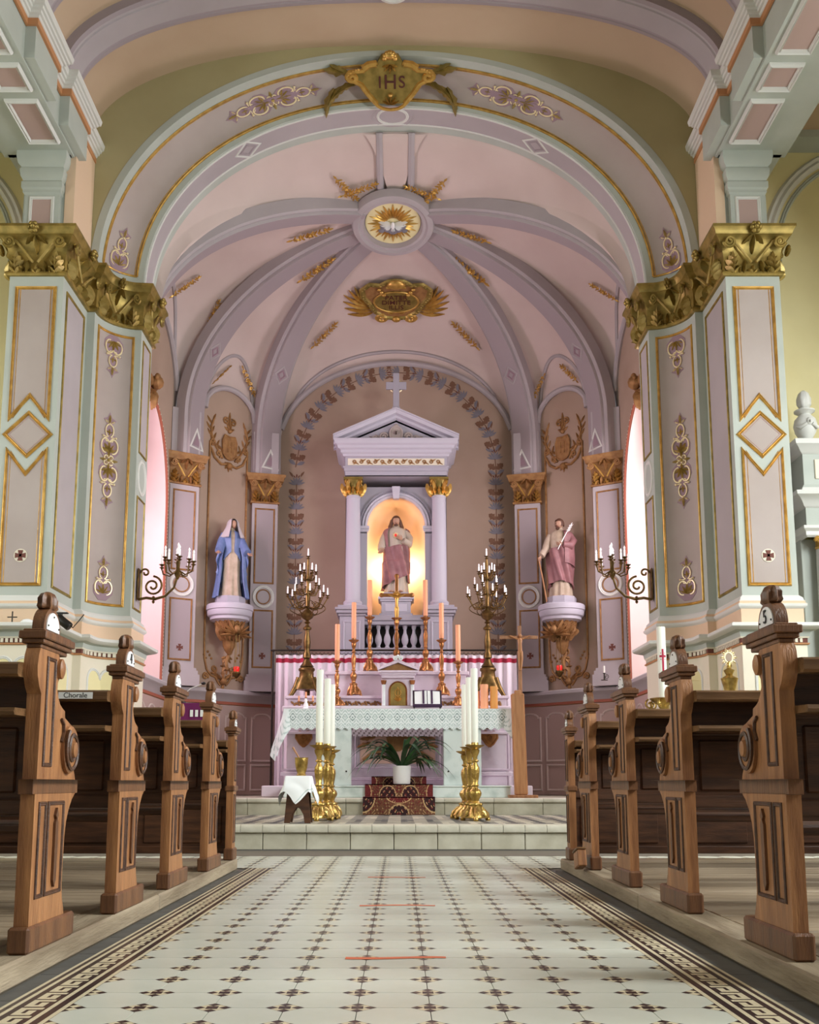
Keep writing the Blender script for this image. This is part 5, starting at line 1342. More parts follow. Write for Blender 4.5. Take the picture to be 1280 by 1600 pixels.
def hair_cap(mt, long=0.0, wid=.84):
    m = MB(); nu, nv = 32, 16
    def f(u, v):
        a = 2*pi*u; b = pi*(.02+.60*v); x, y, z = sin(b)*cos(a), sin(b)*sin(a), cos(b)
        r = 1.12+.03*sin(9*a)+.02*sin(17*a+3*v)
        face = max(0, -y-.25)
        zz = z*1.10
        if face > 0 and z < .45: r *= 1-.45*min(1, face*1.6)
        return (x*wid*r*.95, y*1.0*r+.04, zz)
    m.grid(f, nu, nv, 0, cu=True)
    if long:
        for s in (-1, 1):
            for j in range(5):
                m.tube([(s*(.62+.05*j), -.30+.22*j, .3), (s*(.80+.05*j), -.25+.22*j, -.4), (s*(.85+.10*j), -.30+.2*j, -1.0), (s*(1.0+.10*j), -.35+.2*j, -1.0-long)], [.2, .24, .22, .08], 8)
    return m.mx(mt)
def hand(wr, dirv, palm, k, curl=.25, spread=.22):
    """hand with palm, four fingers and thumb; wr wrist point, dirv pointing direction, palm normal"""
    d = Vector(dirv).normalized(); p = Vector(palm); p = (p-d*p.dot(d)).normalized(); s = d.cross(p); W = Vector(wr); m = MB()
    pts = [W-d*.02*k, W+d*.25*k, W+d*.55*k]
    L = []
    for t, w_, h_ in ((0, .20, .15), (.25, .27, .14), (.55, .32, .13), (.68, .30, .10)):
        for j in range(10):
            a = 2*pi*j/10; L.append(W+d*t*k+s*(w_*cos(a)*k)+p*(h_*sin(a)*k))
    m.add(L, [(i*10+j, i*10+(j+1) % 10, (i+1)*10+(j+1) % 10, (i+1)*10+j) for i in range(3) for j in range(10)]+[tuple(range(10))[::-1], tuple(range(30, 40))])
    for i, ln in enumerate((.52, .62, .58, .44)):
        o = (-.225+.15*i); q = W+d*.62*k+s*o*k; dd = (d+s*spread*(i-1.5)*.5).normalized(); c1 = (dd+p*curl).normalized(); c2 = (dd+p*curl*2.4).normalized()
        m.tube([q, q+dd*ln*.42*k, q+(dd*.42+c1*.32)*ln*k, q+(dd*.42+c1*.32+c2*.26)*ln*k], [.082*k, .078*k, .07*k, .05*k], 7)
    q = W+d*.18*k-s*.24*k; m.tube([q, q+(d*.25-s*.22+p*.08)*k, q+(d*.5-s*.26+p*.16)*k], [.1*k, .09*k, .06*k], 7)
    return m
def arm(pts, rads, n=12): return MB().tube(pts, rads, n)
def octa_base(r, h, m=None):
    return MB().lathe([(r, 0), (r, h*.25), (r*.93, h*.3), (r*.93, h*.85), (r*.9, h)], 8, a0=pi/8)
# ---- Sacred Heart, in the niche
H1 = 1.27
sh = thing('niche_statue', (0, YA+.22, 3.563), 'rose-cloaked bearded statue with a heart on its chest in the lit niche', 'statue', scale=(H1, H1, H1))
rows = [(.0, 0, 0, .145, .12), (.05, 0, 0, .14, .115), (.2, 0, 0, .125, .10), (.35, 0, 0, .125, .10), (.5, 0, 0, .13, .10), (.6, 0, 0, .125, .095), (.68, 0, 0, .13, .095), (.76, 0, 0, .138, .09), (.815, 0, 0, .115, .075), (.845, 0, 0, .055, .05), (.87, 0, .0, .036, .036), (.90, 0, 0, .034, .034)]
bd, RR = body(rows, lambda z: .12 if z < .25 else .07 if z < .6 else .035, seed=3)
bo = bd.build('robe', 'paint_white', sh, ang=70)
hd, ey, li, mt = head((0, -.012, .925), .068, R(4), R(6))
hdo = hd.build('head', 'skin', sh, ang=70); ey.build('eyes', 'hair', hdo, ang=70); li.build('lips', 'lips', hdo, ang=70)
hair_cap(mt, .45).build('hair', 'hair', sh, ang=70)
bdm = MB().ell((0, -.052, .868), (.024, .016, .018), 12, 8); bdm.ell((0, -.056, .898), (.02, .010, .004), 10, 6); bdm.build('beard', 'hair', hdo, ang=70)
# mantle: shoulders and skirt wrap
w1 = wrap(RR, R(-215), R(35), lambda s: .05+.20*min(1, max(0, (s-.1)/.7))**1.2, lambda s: .545+.10*s, lambda z, s: .028+.012*(z < .4), .22, 72, 36, 5, 1.1)
w1.build('mantle_skirt', 'paint_rose', sh, ang=70)
wrap(RR, R(-20), R(75), lambda s: .14, lambda s: .83, lambda z, s: .03+.02*sin(pi*s), .03, 26, 36, 6, .4).build('mantle_left', 'paint_rose', sh, ang=70)
wrap(RR, R(140), R(228), lambda s: .48, lambda s: .835, lambda z, s: .03, .03, 24, 30, 7, .4).build('mantle_right', 'paint_rose', sh, ang=70)
arm([(-.115, .0, .79), (-.155, -.01, .70), (-.175, -.035, .60), (-.18, -.07, .54)], [.045, .05, .055, .05]).build('sleeve', 'paint_white', sh, ang=70)
hand((-.182, -.085, .535), (-.25, -.55, -.55), (-.1, -.7, .6), .075).build('hand', 'skin', sh, ang=70)
arm([(.115, .0, .79), (.165, -.01, .70), (.16, -.06, .62), (.09, -.105, .655)], [.045, .052, .052, .04]).build('sleeve', 'paint_white', sh, ang=70)
hand((.075, -.11, .668), (-.8, -.15, .5), (0, .8, .3), .07).build('hand', 'skin', sh, ang=70)
ht = Orn(); 
for i in range(12): ht.leaf((0, 0), i*30, .045, .014, 0, .006, lobes=False)
ht.ell((0, 0, .008), (.016, .02, .012), 10, 7, 1); ht.xf(lambda u, v, h: (u-.005, -.094-h, .725+v)); ht.build('flaming_heart', ['gold_pale', 'ruby'], sh, fix=False)
for s in (-1, 1): MB().ell((s*.06, -.11, .012), (.028, .05, .014), 10, 6).build('foot', 'skin', sh, ang=70)
plb = thing('statue_plinth', (0, YA+.22, 3.17), 'stepped lilac plinth under the statue in the niche', 'plinth')
MB().bbox(-.26, .26, -.2, .2, 0, .05, .006).bbox(-.23, .23, -.18, .18, .05, .24, .006).build('block', 'plaster_blue', plb)
MB().bbox(-.25, .25, -.2, .2, .24, .27, .005).bbox(-.28, .28, -.22, .22, .27, .315, .008).build('cap', 'plaster_white', plb); MB().bbox(-.2, .2, -.16, .16, .315, .39, .012).build('base', 'plaster_blue', plb)
MB().bbox(-.17, .17, -.186, -.17, .08, .2, .004).build('panel', 'plaster_white', plb)
# ---- wall brackets with statues
def bracket(x, y, label, nrm):
    t = thing('wall_bracket', (x, y, 2.55), label, 'bracket', 'statue brackets')
    rz = atan2(nrm[1], nrm[0])+pi/2; t.rotation_euler = (0, 0, rz)
    MB().lathe([(.22, .48), (.25, .50), (.30, .52), (.30, .56), (.33, .58), (.345, .62), (.345, .66), (.36, .67), (.36, .74), (.345, .755), (.0, .755)], 36).build('shelf', 'plaster_white', t)
    MB().lathe([(.02, -.0), (.06, .05), (.09, .12), (.10, .2), (.16, .3), (.21, .4), (.23, .48)], 24, mod=lambda a, z: 1+.05*cos(10*a)).build('corbel', 'ochre', t)
    o = Orn()
    for j in range(9):
        a = R(180+j*22.5); l_ = Orn(); l_.leaf((0, 0), 90, .28, .12, 0, .05); l_.leaf((.05, .08), 60, .16, .07, 0, .05); l_.line(spiral((0, .3), .01, .05, 0, 1.3, 12), .016)
        o.merge(l_, lambda u, v, h: ((.12+.28*v+h)*cos(a)-u*sin(a), (.12+.28*v+h)*sin(a)+u*cos(a), .20+v*.85))
    for s in (-1, 1):
        l_ = Orn()
        for j in range(4): l_.leaf((0, 0), 60-22*j, .26, .07, 0, .03)
        o.merge(l_, lambda u, v, h: (s*(u+.02), -.22-h, .28+v))
    o.ell((0, -.24, .36), (.055, .055, .065), 12, 8)
    o.build('cherub_carving', 'ochre', t, ang=50, fix=False)
    d = Orn(); d.line([(0, .1), (.03, .0), (-.02, -.12), (.0, -.25)], .03); d.fan((0, -.05), -90, 70, 5, .14, .06); d.fan((0, -.2), -90, 40, 3, .14, .06); d.line(spiral((.04, .02), .01, .05, 0, 1.3, 14), .015); d.line(spiral((-.03, -.1), .01, .04, 0, 1.3, 14), .014)
    d.xf(lambda u, v, h: (u, .06-h, v+.02)); d.build('pendant', 'ochre', t, ang=50, fix=False)
    # lamp hook
    return t
nl = Vector((.735, -.678)); nrr = Vector((-.735, -.678))
SB = Vector((2.67, 15.2))
mpos = Vector((-2.56, 15.2)); jpos = Vector((2.55, 15.2))
bracket(mpos.x, mpos.y, 'gilded cherub bracket under the blue-mantled statue at left', (.62, -.78))
bracket(jpos.x, jpos.y, 'gilded cherub bracket under the staff-bearing statue at right', (-.62, -.78))
ZB = 2.55+.755
# Mary
H2 = 1.27
ma = thing('veiled_statue', (mpos.x, mpos.y, ZB), 'statue of a veiled woman in blue mantle, hands lowered, on the left bracket', 'statue', rz=R(22), scale=(H2, H2, H2))
octa_base(.20, .1).build('base', 'plaster_blue', ma)
up_ = lambda mb: mb.xf(lambda x, y, z: (x, y, z+.09))
rows = [(.0, .0, 0, .13, .115), (.05, 0, 0, .125, .11), (.2, 0, 0, .11, .095), (.35, 0, -.005, .105, .09), (.5, 0, -.01, .105, .085), (.6, 0, -.01, .085, .07), (.68, 0, 0, .095, .078), (.76, 0, 0, .108, .075), (.81, 0, 0, .095, .065), (.84, 0, -.005, .045, .042), (.87, 0, -.01, .032, .032), (.90, 0, -.01, .03, .03)]
bd, RR = body(rows, lambda z: .13 if z < .35 else .09 if z < .58 else .03, seed=9)
up_(bd).build('gown', 'paint_cream', ma, ang=70)
hd, ey, li, mt = head((0.012, -.02, .915), .06, R(16), R(16))
hdo = up_(hd).build('head', 'skin', ma, ang=70); up_(ey).build('eyes', 'hair', hdo, ang=70); up_(li).build('lips', 'lips', hdo, ang=70)
vl = MB()
def vf(u, v):
    a = R(-62)+R(304)*u; b = v
    if b < .45:
        c_ = b/.45*pi/2; return (.012+.078*sin(c_)*cos(a), -.005+.085*sin(c_)*sin(a), .912+.085*cos(c_))
    t = (b-.45)/.55; r = .078+.05*t*(1+.2*sin(6*a)); return (.012+r*cos(a)*(1+.25*t), -.005+(r+.005)*sin(a), .912-.17*t)
vl.grid(lambda u, v: vf(u, v), 36, 22); vl.grid(lambda u, v: (lambda p: (p[0]*.94+.0007, p[1]*.94-.0004, p[2]-.005))(vf(u, v)), 36, 22)
up_(vl).build('veil', 'veil', ma, ang=70, fix=False)
wrap(RR, R(-40), R(220), lambda s: .0+.10*sin(pi*s)*0, lambda s: .82, lambda z, s: .012+.06*(1-min(1, z/.7))*abs(2*s-1)**2+.03*(z < .62), .18, 72, 40, 11, .3).xf(lambda x, y, z: (x, y, z+.09)).build('mantle', 'paint_blue', ma, ang=70)
for s in (-1, 1):
    wrap(RR, R(-90+s*12), R(-90+s*62), lambda q_: .56-.10*q_, lambda q_: .83, lambda z, q_: .016, .03, 14, 14, 12, .3).xf(lambda x, y, z: (x, y, z+.09)).build('mantle_fold', 'paint_blue', ma, ang=70)
    up_(arm([(s*.09, .0, .79), (s*.125, -.02, .70), (s*.15, -.06, .61), (s*.175, -.115, .555)], [.045, .05, .055, .05])).build('sleeve', 'paint_blue', ma, ang=70)
    hg = MB(); hg.grid(lambda u, v: (s*(.10+.09*u+.012*sin(9*v+4*u)), -.01-.09*u*(1-.4*v)+.012*sin(20*u), .60-.03*u-(.52-.25*u)*v), 10, 18); hg.grid(lambda u, v: (s*(.094+.086*u+.012*sin(9*v+4*u)), .002-.09*u*(1-.4*v)+.012*sin(20*u), .60-.03*u-(.52-.25*u)*v), 10, 18)
    up_(hg).build('mantle_hanging', 'paint_blue', ma, ang=70, fix=False)
    up_(hand((s*.18, -.125, .548), (s*.35, -.6, -.5), (s*-.1, -.5, .8), .068)).build('hand', 'skin', ma, ang=70)
    up_(MB().ell((s*.05, -.105, .01), (.025, .04, .012), 10, 6)).build('foot', 'skin', ma, ang=70)
# Joseph
jo = thing('bearded_statue', (jpos.x, jpos.y, ZB), 'bearded statue with lily stem and wooden staff on the right bracket', 'statue', rz=R(-20), scale=(H2, H2, H2))
octa_base(.20, .1).build('base', 'plaster_blue', jo)
rows = [(.0, .0, 0, .14, .115), (.05, 0, 0, .13, .11), (.2, 0, 0, .115, .095), (.35, 0, 0, .115, .095), (.5, 0, 0, .12, .095), (.6, 0, 0, .118, .09), (.68, 0, 0, .125, .092), (.76, 0, 0, .132, .088), (.815, 0, 0, .11, .075), (.845, 0, 0, .055, .05), (.87, 0, 0, .036, .036), (.90, 0, 0, .034, .034)]
bd, RR = body(rows, lambda z: .13 if z < .3 else .06 if z < .6 else .03, seed=15)
up_(bd).build('tunic', 'paint_cream', jo, ang=70)
hd, ey, li, mt = head((0, -.012, .925), .066, R(-18), R(5))
hdo = up_(hd).build('head', 'skin', jo, ang=70); up_(ey).build('eyes', 'hair', hdo, ang=70); up_(li).build('lips', 'lips', hdo, ang=70)
up_(hair_cap(mt, .0, .82)).build('hair', 'hair', jo, ang=70)
bm2 = MB().ell((-.014, -.050, .868), (.026, .018, .024), 12, 8); bm2.ell((-.018, -.054, .898), (.022, .010, .005), 10, 6); up_(bm2).build('beard', 'hair', hdo, ang=70)
wrap(RR, R(-205), R(40), lambda s: .07+.13*abs(sin(3.2*s)), lambda s: .56+.14*s, lambda z, s: .03, .22, 72, 36, 18, 1.2).xf(lambda x, y, z: (x, y, z+.09)).build('mantle_skirt', 'paint_rose', jo, ang=70)
wrap(RR, R(-62), R(75), lambda s: .42-.08*s, lambda s: .83, lambda z, s: .026+.03*(z < .66), .03, 28, 28, 19, .6).xf(lambda x, y, z: (x, y, z+.09)).build('mantle_shoulder', 'paint_rose', jo, ang=70)
up_(arm([(-.11, .0, .79), (-.15, -.01, .70), (-.18, -.04, .60), (-.215, -.09, .525)], [.045, .048, .045, .04])).build('sleeve', 'paint_cream', jo, ang=70)
up_(hand((-.22, -.10, .518), (-.3, -.5, -.7), (.9, -.2, -.2), .07, .7)).build('hand', 'skin', jo, ang=70)
up_(MB().tube([(-.245, -.13, .50), (-.20, -.12, .25), (-.155, -.11, -.05)], .009, 8)).build('staff', 'pine', jo, ang=70)
up_(arm([(.11, .0, .79), (.16, -.01, .70), (.14, -.07, .63), (.06, -.115, .64)], [.045, .052, .052, .042])).build('sleeve', 'paint_rose', jo, ang=70)
up_(hand((.05, -.12, .642), (-.8, -.2, .2), (0, .6, .6), .068, .6)).build('hand', 'skin', jo, ang=70)
ll = MB().tube([(.0, -.14, .58), (.06, -.13, .70), (.15, -.12, .86)], .006, 6)
lq = Orn(); 
for q_ in range(3): lq.fan((0, .0+.03*q_), 90, 40, 3, .06, .02, 0, .012)
ll.merge(lq, lambda u, v, h: (.12+u*.8+v*.5, -.125-h, .79+v*.95)); up_(ll).build('lily', 'paper', jo, ang=50, fix=False)
for s in (-1, 1): up_(MB().ell((s*.055, -.11, .012), (.028, .045, .014), 10, 6)).build('foot', 'skin', jo, ang=70)
# sanctuary lamps hanging from the brackets
def hang_lamp(x, y, z1, z0, label):
    t = thing('hanging_lamp', (x, y, z0), label, 'lamp', 'hanging sanctuary lamps'); h = z1-z0
    MB().lathe([(.005, -.12), (.02, -.10), (.012, -.08), (.03, -.06), (.06, -.02), (.065, .0), (.055, .01), (.055, .02)], 18).build('bowl', 'brass_old', t)
    MB().lathe([(.03, .015), (.042, .04), (.045, .08), (.038, .10)], 16).build('glass', 'ruby', t)
    for k in range(3):
        a = k*2*pi/3+.4; MB().tube([(.06*cos(a), .06*sin(a), .0), (.03*cos(a), .03*sin(a), h-.1)], .005, 6).build('chain', 'brass_old', t)
    MB().lathe([(.02, h-.12), (.045, h-.105), (.02, h-.09), (.006, h-.06), (.006, h)], 14).build('canopy', 'brass_old', t)
    MB().tube([(0, 0, h), (.02, .03, h+.05), (.0, .10, h+.04)], .007, 6).build('hook', 'brass_old', t)
p = at(371, 990, 15.0); q_ = at(367, 1052, 15.0); hang_lamp(p.x, 15.0, at(371, 980, 15).z, q_.z, 'hanging red sanctuary lamp below the left statue bracket')
p = at(873, 990, 15.0); hang_lamp(p.x, 15.0, at(873, 985, 15).z, at(873, 1050, 15).z, 'hanging red sanctuary lamp below the right statue bracket')
# =================================================================== HIGH ALTAR
def X_(px, py, D): return at(px, py, D).x
def Zp(py, D): return at(620, py, D).z
xl, xr = X_(441, 1150, 13.4), X_(799, 1150, 13.4)
xc = (xl+xr)/2
ZM, ZG1, ZG2 = 1.62, 1.80, 2.17
ha = thing('high_altar', (xc, 13.4, Z2), 'lilac-lit marble high altar with stepped shelves behind the lace table', 'altar')
ho = Vector((xc, 13.4, Z2))
def HA(mb, name, mats, parent=None, ang=35, **kw): mb.xf(lambda x, y, z: (x-ho.x, y-ho.y, z-ho.z)); return mb.build(name, mats, parent or ha, ang, **kw)
HA(MB().bbox(X_(409, 1240, 13.2), X_(832, 1240, 13.2), 13.16, 14.7, Z2, .57, .01), 'plinth', 'marble_lilac')
HA(MB().bbox(xl+.06, xr-.06, 13.42, 14.6, .57, ZM-.08, .01), 'body', 'marble_lilac')
HA(MB().bbox(xl, xr, 13.32, 14.62, ZM-.08, ZM, .012), 'mensa', 'marble_lilac')
fh = lambda u, v, h: Vector((u, 13.42-h, v))
# central relief
cl, cr_ = X_(557, 1150, 13.4), X_(686, 1150, 13.4); cm = (cl+cr_)/2
pn = HA(MB().prism([fh(u, v, 0) for u, v in ((cl+.05, .86), (cr_-.05, .86), (cr_-.05, 1.5), (cl+.05, 1.5))], (0, -.012, 0)), 'relief_panel', 'marble_pink', smooth=False)
HA(ring_path(MB(), [(cl, .82), (cr_, .82), (cr_, 1.53), (cl, 1.53)], .05, .03, fh), 'panel_moulding', 'marble_lilac', fix=False)
HA(ring_path(MB(), [(cl-.1, .66), (cr_+.1, .66), (cr_+.1, 1.54), (cl-.1, 1.54)], .04, .03, fh), 'panel_moulding', 'marble_lilac', fix=False)
o = Orn(); o.plate(arc2((0, 1.28), .16, .26, 0, 345, 22), .04); 
for s in (-1, 1):
    o.line([(s*.15, 1.35), (s*.35, 1.46), (s*.45, 1.47)], .03); o.line([(s*.1, 1.12), (s*.28, 1.02), (s*.46, .9)], .03); o.line([(s*a, b) for a, b in spiral((.34, 1.25), .015, .08, 0, 1.5, 18)], .022); o.line([(s*a, b) for a, b in spiral((.22, 1.02), .012, .06, 0, 1.3, 18)], .02)
    for j in range(5): o.leaf((s*(.16+.05*j), 1.38-.06*j), 90-s*(50+15*j), .2, .07, 0, .03)
o.xf(lambda u, v, h: fh(cm+u, v, h+.012)); HA(o, 'carved_emblem', 'ochre', pn, ang=50, fix=False)
for s, px in ((-1, 475), (1, 765)):
    x = X_(px, 1153, 13.42); zc = Zp(1153, 13.42)
    HA(MB().bbox(x-.26, x+.26, 13.36, 13.44, Zp(1147, 13.4), Zp(1143, 13.4), .006), 'bracket_shelf', 'marble_lilac')
    o = Orn(); hp = [(0, -.12), (.05, -.08), (.105, .0), (.10, .06), (.055, .085), (0, .06), (-.055, .085), (-.10, .06), (-.105, 0), (-.05, -.08)]
    o.plate(hp, .03); o.line(hp+[hp[0]], .014, h=.03); o.line(spiral((0, 0), .01, .05, 0, 1.4, 16), .012, h=.035); o.fan((0, .12), 90, 60, 4, .08, .05)
    o.xf(lambda u, v, h: fh(x+u, zc+v, h)); HA(o, 'heart_emblem', 'copper', ang=50, fix=False)
    HA(ring_path(MB(), [(x-.28, .78), (x+.28, .78), (x+.28, 1.5), (x-.28, 1.5)], .03, .02, fh), 'panel_moulding', 'marble_lilac', fix=False)
    HA(MB().bbox(x-.3, x+.3, 13.38, 13.44, .70, .75, .006), 'string_course', 'marble_lilac')
# shelves
gl, gr = X_(445, 1090, 13.85), X_(796, 1090, 13.85)
HA(MB().bbox(gl+.04, gr-.04, 13.86, 14.62, ZM, ZG1-.04, .006), 'lower_shelf_riser', 'marble_lilac'); HA(MB().bbox(gl, gr, 13.82, 14.64, ZG1-.04, ZG1, .008), 'lower_shelf', 'marble_lilac')
g2l, g2r = X_(508, 1050, 14.1), X_(733, 1050, 14.1)
HA(MB().bbox(g2l+.04, g2r-.04, 14.12, 14.62, ZG1, ZG2-.05, .006), 'upper_shelf_riser', 'marble_lilac'); HA(MB().bbox(g2l, g2r, 14.08, 14.64, ZG2-.05, ZG2, .008), 'upper_shelf', 'marble_lilac')
fz = Orn(); k = 22
for i in range(k):
    u = gl+.1+(gr-gl-.2)*(i+.5)/k
    fz.line([(a, b) for a, b in spiral((u, ZM+.055), .012, .05, 0, 1.2, 14)], .014); fz.leaf((u-.03, ZM+.06), 140, .07, .04, 0, .02); fz.leaf((u+.03, ZM+.03), -20, .06, .035, 0, .02)
fz.xf(lambda u, v, h: (u, 13.86-h, v)); HA(fz, 'gilt_frieze', 'ochre', ang=50, fix=False)
# tabernacle
tx = X_(622, 1080, 13.7); tw = .225; TY = 13.66
tb = thing('tabernacle', (tx, TY, ZM+.003), 'little marble tabernacle with gilt arched door on the high altar', 'tabernacle')
def TB(mb, name, mats, parent=None, ang=35, **kw): mb.xf(lambda x, y, z: (x, y, z)); return mb.build(name, mats, parent or tb, ang, **kw)
TB(MB().bbox(-tw, tw, 0, .18, 0, .40, .004), 'case', 'marble_lilac')
for s in (-1, 1):
    TB(MB().lathe([(.03, 0), (.03, .02), (.024, .03), (.022, .3), (.026, .31)], 14, (s*(tw-.03), -.03, 0)), 'column', 'marble'); TB(MB().lathe([(.022, .31), (.03, .33), (.036, .37)], 12, (s*(tw-.03), -.03, 0), mod=lambda a, z: 1+.1*cos(8*a)), 'capital', 'copper')
da = [(-.105, .02), (.105, .02), (.105, .22)] + arc2((0, .22), .105, .12, 10, 170, 12) + [(-.105, .22)]
dr = TB(MB().prism([(u, -.002, v) for u, v in da], (0, -.02, 0)), 'door', 'gold_old')
TB(ring_path(MB(), [(u*1.08, .18+(v-.18)*1.05) for u, v in da], .03, .025, lambda u, v, h: Vector((u, -.003-h, v))), 'door_frame', 'copper', dr, fix=False)
o = Orn(); o.lathe([(.0, .0), (.03, .01), (.01, .02)], 8); o.line(arc2((0, .2), .04, .05, 0, 360, 14), .008); o.fan((0, .08), 90, 50, 5, .1, .03, 0, .012); o.line([(0, .16), (0, .28)], .008); o.line([(-.03, .24), (.03, .24)], .008); o.xf(lambda u, v, h: (u, -.022-h, v)); TB(o, 'door_relief', 'gold', dr, fix=False)
cn = MB()
for g_, z0, z1 in ((.0, .40, .44), (.02, .44, .47), (.045, .47, .50)): cn.bbox(-tw-g_, tw+g_, -.06-g_, .2, z0, z1, .004)
TB(cn, 'cornice', 'marble_lilac')
TB(MB().prism([(-tw-.03, -.07, .50), (tw+.03, -.07, .50), (0, -.07, .60)], (0, .26, 0)), 'pediment', 'ochre', smooth=False)
rk = MB()
for s in (-1, 1): rk.prism([(s*(tw+.05), -.12, .50), (s*(tw+.05), -.12, .53), (0, -.12, .65), (0, -.12, .605)], (0, .32, 0))
TB(rk, 'raking_cornice', 'marble_lilac', smooth=False)
o = Orn(); o.line(spiral((.035, 0), .008, .03, 0, 1.5, 14), .012); o.line(spiral((-.035, 0), .008, .03, pi, 1.5, 14, -1), .012); o.ball((0, .03), .022); o.xf(lambda u, v, h: (u, -.12-h, .66+v)); TB(o, 'volute_crest', 'marble', ang=50, fix=False)
# =================================================================== CURTAIN
YC = 14.85; c0, c1 = X_(430, 1100, YC), X_(808, 1100, YC); zt = Zp(1024, YC)
cu = thing('altar_curtain', (0, YC, Z2), 'white pleated curtain with a crimson band hanging behind the high altar', 'curtain')
def cf(u, v):
    x = c0+(c1-c0)*u; w_ = .022+.02*v; return (x+.006*sin(61*u*2+v), w_*sin(u*2*pi*30+1.5*sin(u*17))+.008*sin(u*97), (zt-Z2)*(1-v)+.005+.008*sin(u*2*pi*30)*(1-v)**6)
zb0, zb1 = (zt-Zp(1029, YC))/(zt-Z2), (zt-Zp(1036, YC))/(zt-Z2)
vv = [0, .01, zb0, zb1, .12, .3, .6, 1.0]
m = MB(); nu = 480
vs_ = [cf(i/nu, v) for v in vv for i in range(nu+1)]
m.add(vs_, [(j*(nu+1)+i, j*(nu+1)+i+1, (j+1)*(nu+1)+i+1, (j+1)*(nu+1)+i) for j in range(len(vv)-1) for i in range(nu)], [1 if j == 2 else 0 for j in range(len(vv)-1) for i in range(nu)])
m.build('cloth', ['curtain', 'red'], cu, ang=80, fix=False)
zr = Zp(1016, YC)-Z2
MB().tube([(c0-.08, 0, zr), (c1+.08, 0, zr)], .014, 8).build('rail', 'iron', cu)
for s, x in ((0, c0-.05), (1, c1+.05)): MB().tube([(x, .05, 0), (x, .05, zr+.02)], .016, 8).build('post', 'iron', cu)
rg = MB(); n_ = 60
MB().tube([(c0+(c1-c0)*i/(n_*4), .0, zr-.035-.028*abs(sin(pi*i/4))) for i in range(n_*4+1)], .005, 5).build('hanging_cord', 'iron', cu)
# =================================================================== CANDLES AND CANDLESTICKS
def stick_mesh(H_, r, feet=True, n=30, mat_='copper', name='candlestick'):
    pr = [(.0, .03), (1.0, .035), (1.02, .05), (.92, .075), (.86, .11), (.62, .155), (.5, .19), (.58, .205), (.56, .22), (.34, .235), (.27, .25), (.33, .28), (.46, .32), (.5, .35), (.42, .385), (.25, .41), (.2, .43), (.3, .445), (.3, .455), (.22, .47), (.3, .55), (.36, .63), (.33, .68), (.2, .72), (.16, .74), (.3, .755), (.3, .765), (.18, .78), (.2, .82), (.33, .86), (.38, .90), (.3, .915), (.75, .955), (.78, .965), (.3, .96), (.28, 1.0), (.05, 1.0)]
    def mod(a, z):
        t = z/H_
        if t < .2: return 1+.22*cos(3*a)*(1-t/.22)+.04*cos(12*a)
        if t < .72: return 1+.06*cos(6*a)
        return 1+.02*cos(10*a)
    m = MB().lathe([(max(.002, a*r), z*H_) for a, z in pr], n, mod=mod)
    return m
def candlestick(x, y, z, H_, r, matn, label, group, rz=0.0):
    t = thing('candlestick', (x, y, z), label, 'candlestick', group, rz=rz)
    stick_mesh(H_, r).build('stem', matn, t, ang=50)
    for k in range(3):
        a = k*2*pi/3
        f_ = MB().ell((r*1.12*cos(a), r*1.12*sin(a), .016*H_/.75), (r*.22, r*.22, .028*H_/.75), 10, 6); f_.tube([(r*1.2*cos(a), r*1.2*sin(a), .02), (r*1.05*cos(a), r*1.05*sin(a), H_*.09), (r*.6*cos(a), r*.6*sin(a), H_*.17)], [r*.12, r*.15, r*.08], 8)
        f_.build('foot', matn, t, ang=60)
        o = Orn(); o.leaf((0, 0), 90, H_*.13, r*.5, 0, r*.12); o.leaf((0, 0), 60, H_*.09, r*.3, 0, r*.1); o.leaf((0, 0), 120, H_*.09, r*.3, 0, r*.1)
        a2 = a+pi/3
        o.xf(lambda u, v, h: ((r*(.86-.35*v/(H_*.13))+h)*cos(a2)-u*sin(a2), (r*(.86-.35*v/(H_*.13))+h)*sin(a2)+u*cos(a2), H_*.055+v)); o.build('foot_leaf', matn, t, ang=50, fix=False)
    return t
def candle(x, y, z, h, r, matn, label, group, lean=(0, 0)):
    t = thing('candle', (x, y, z), label, 'candle', group); t.rotation_euler = (lean[0], lean[1], 0)
    MB().lathe([(r, 0), (r, h-.004), (r*.92, h), (r*.4, h-.006)], 18).build('wax', matn, t, ang=40)
    MB().tube([(0, 0, h-.006), (.002, 0, h+.012)], .0022, 5).build('wick', 'black', t)
    return t
def on_stick(px, D, y_base, y_cup, y_top, z, matn_s, matn_c, lab, grp, r, rc, lean=(0, 0), rz=0.3):
    x = X_(px, y_cup, D); H_ = Zp(y_cup, D)-z; h = Zp(y_top, D)-Zp(y_cup, D)
    candlestick(x, D, z, H_, r, matn_s, 'gilt candlestick ' + lab, grp + ' sticks', rz); candle(x, D, z+H_-.005, h, rc, matn_c, ('peach' if matn_c == 'wax_peach' else 'white') + ' candle on the stick ' + lab, grp, lean)
for px, D, yb_, yc, yt, z, lab in ((527, 13.64, 1104, 1031, 975, ZM, 'outermost left on the high altar'), (553, 14.0, 1085, 997, 941, ZG1, 'second left on the high altar shelf'), (578, 14.33, 1047, 961, 906, ZG2, 'innermost left on the upper altar shelf'),
                              (665, 14.33, 1047, 962, 906, ZG2, 'innermost right on the upper altar shelf'), (690, 14.0, 1085, 997, 942, ZG1, 'second right on the high altar shelf'), (716, 13.64, 1104, 1032, 976, ZM, 'outermost right on the high altar')):
    on_stick(px, D, yb_, yc, yt, z, 'copper', 'wax_peach', lab, 'high altar candles', .095, .034)
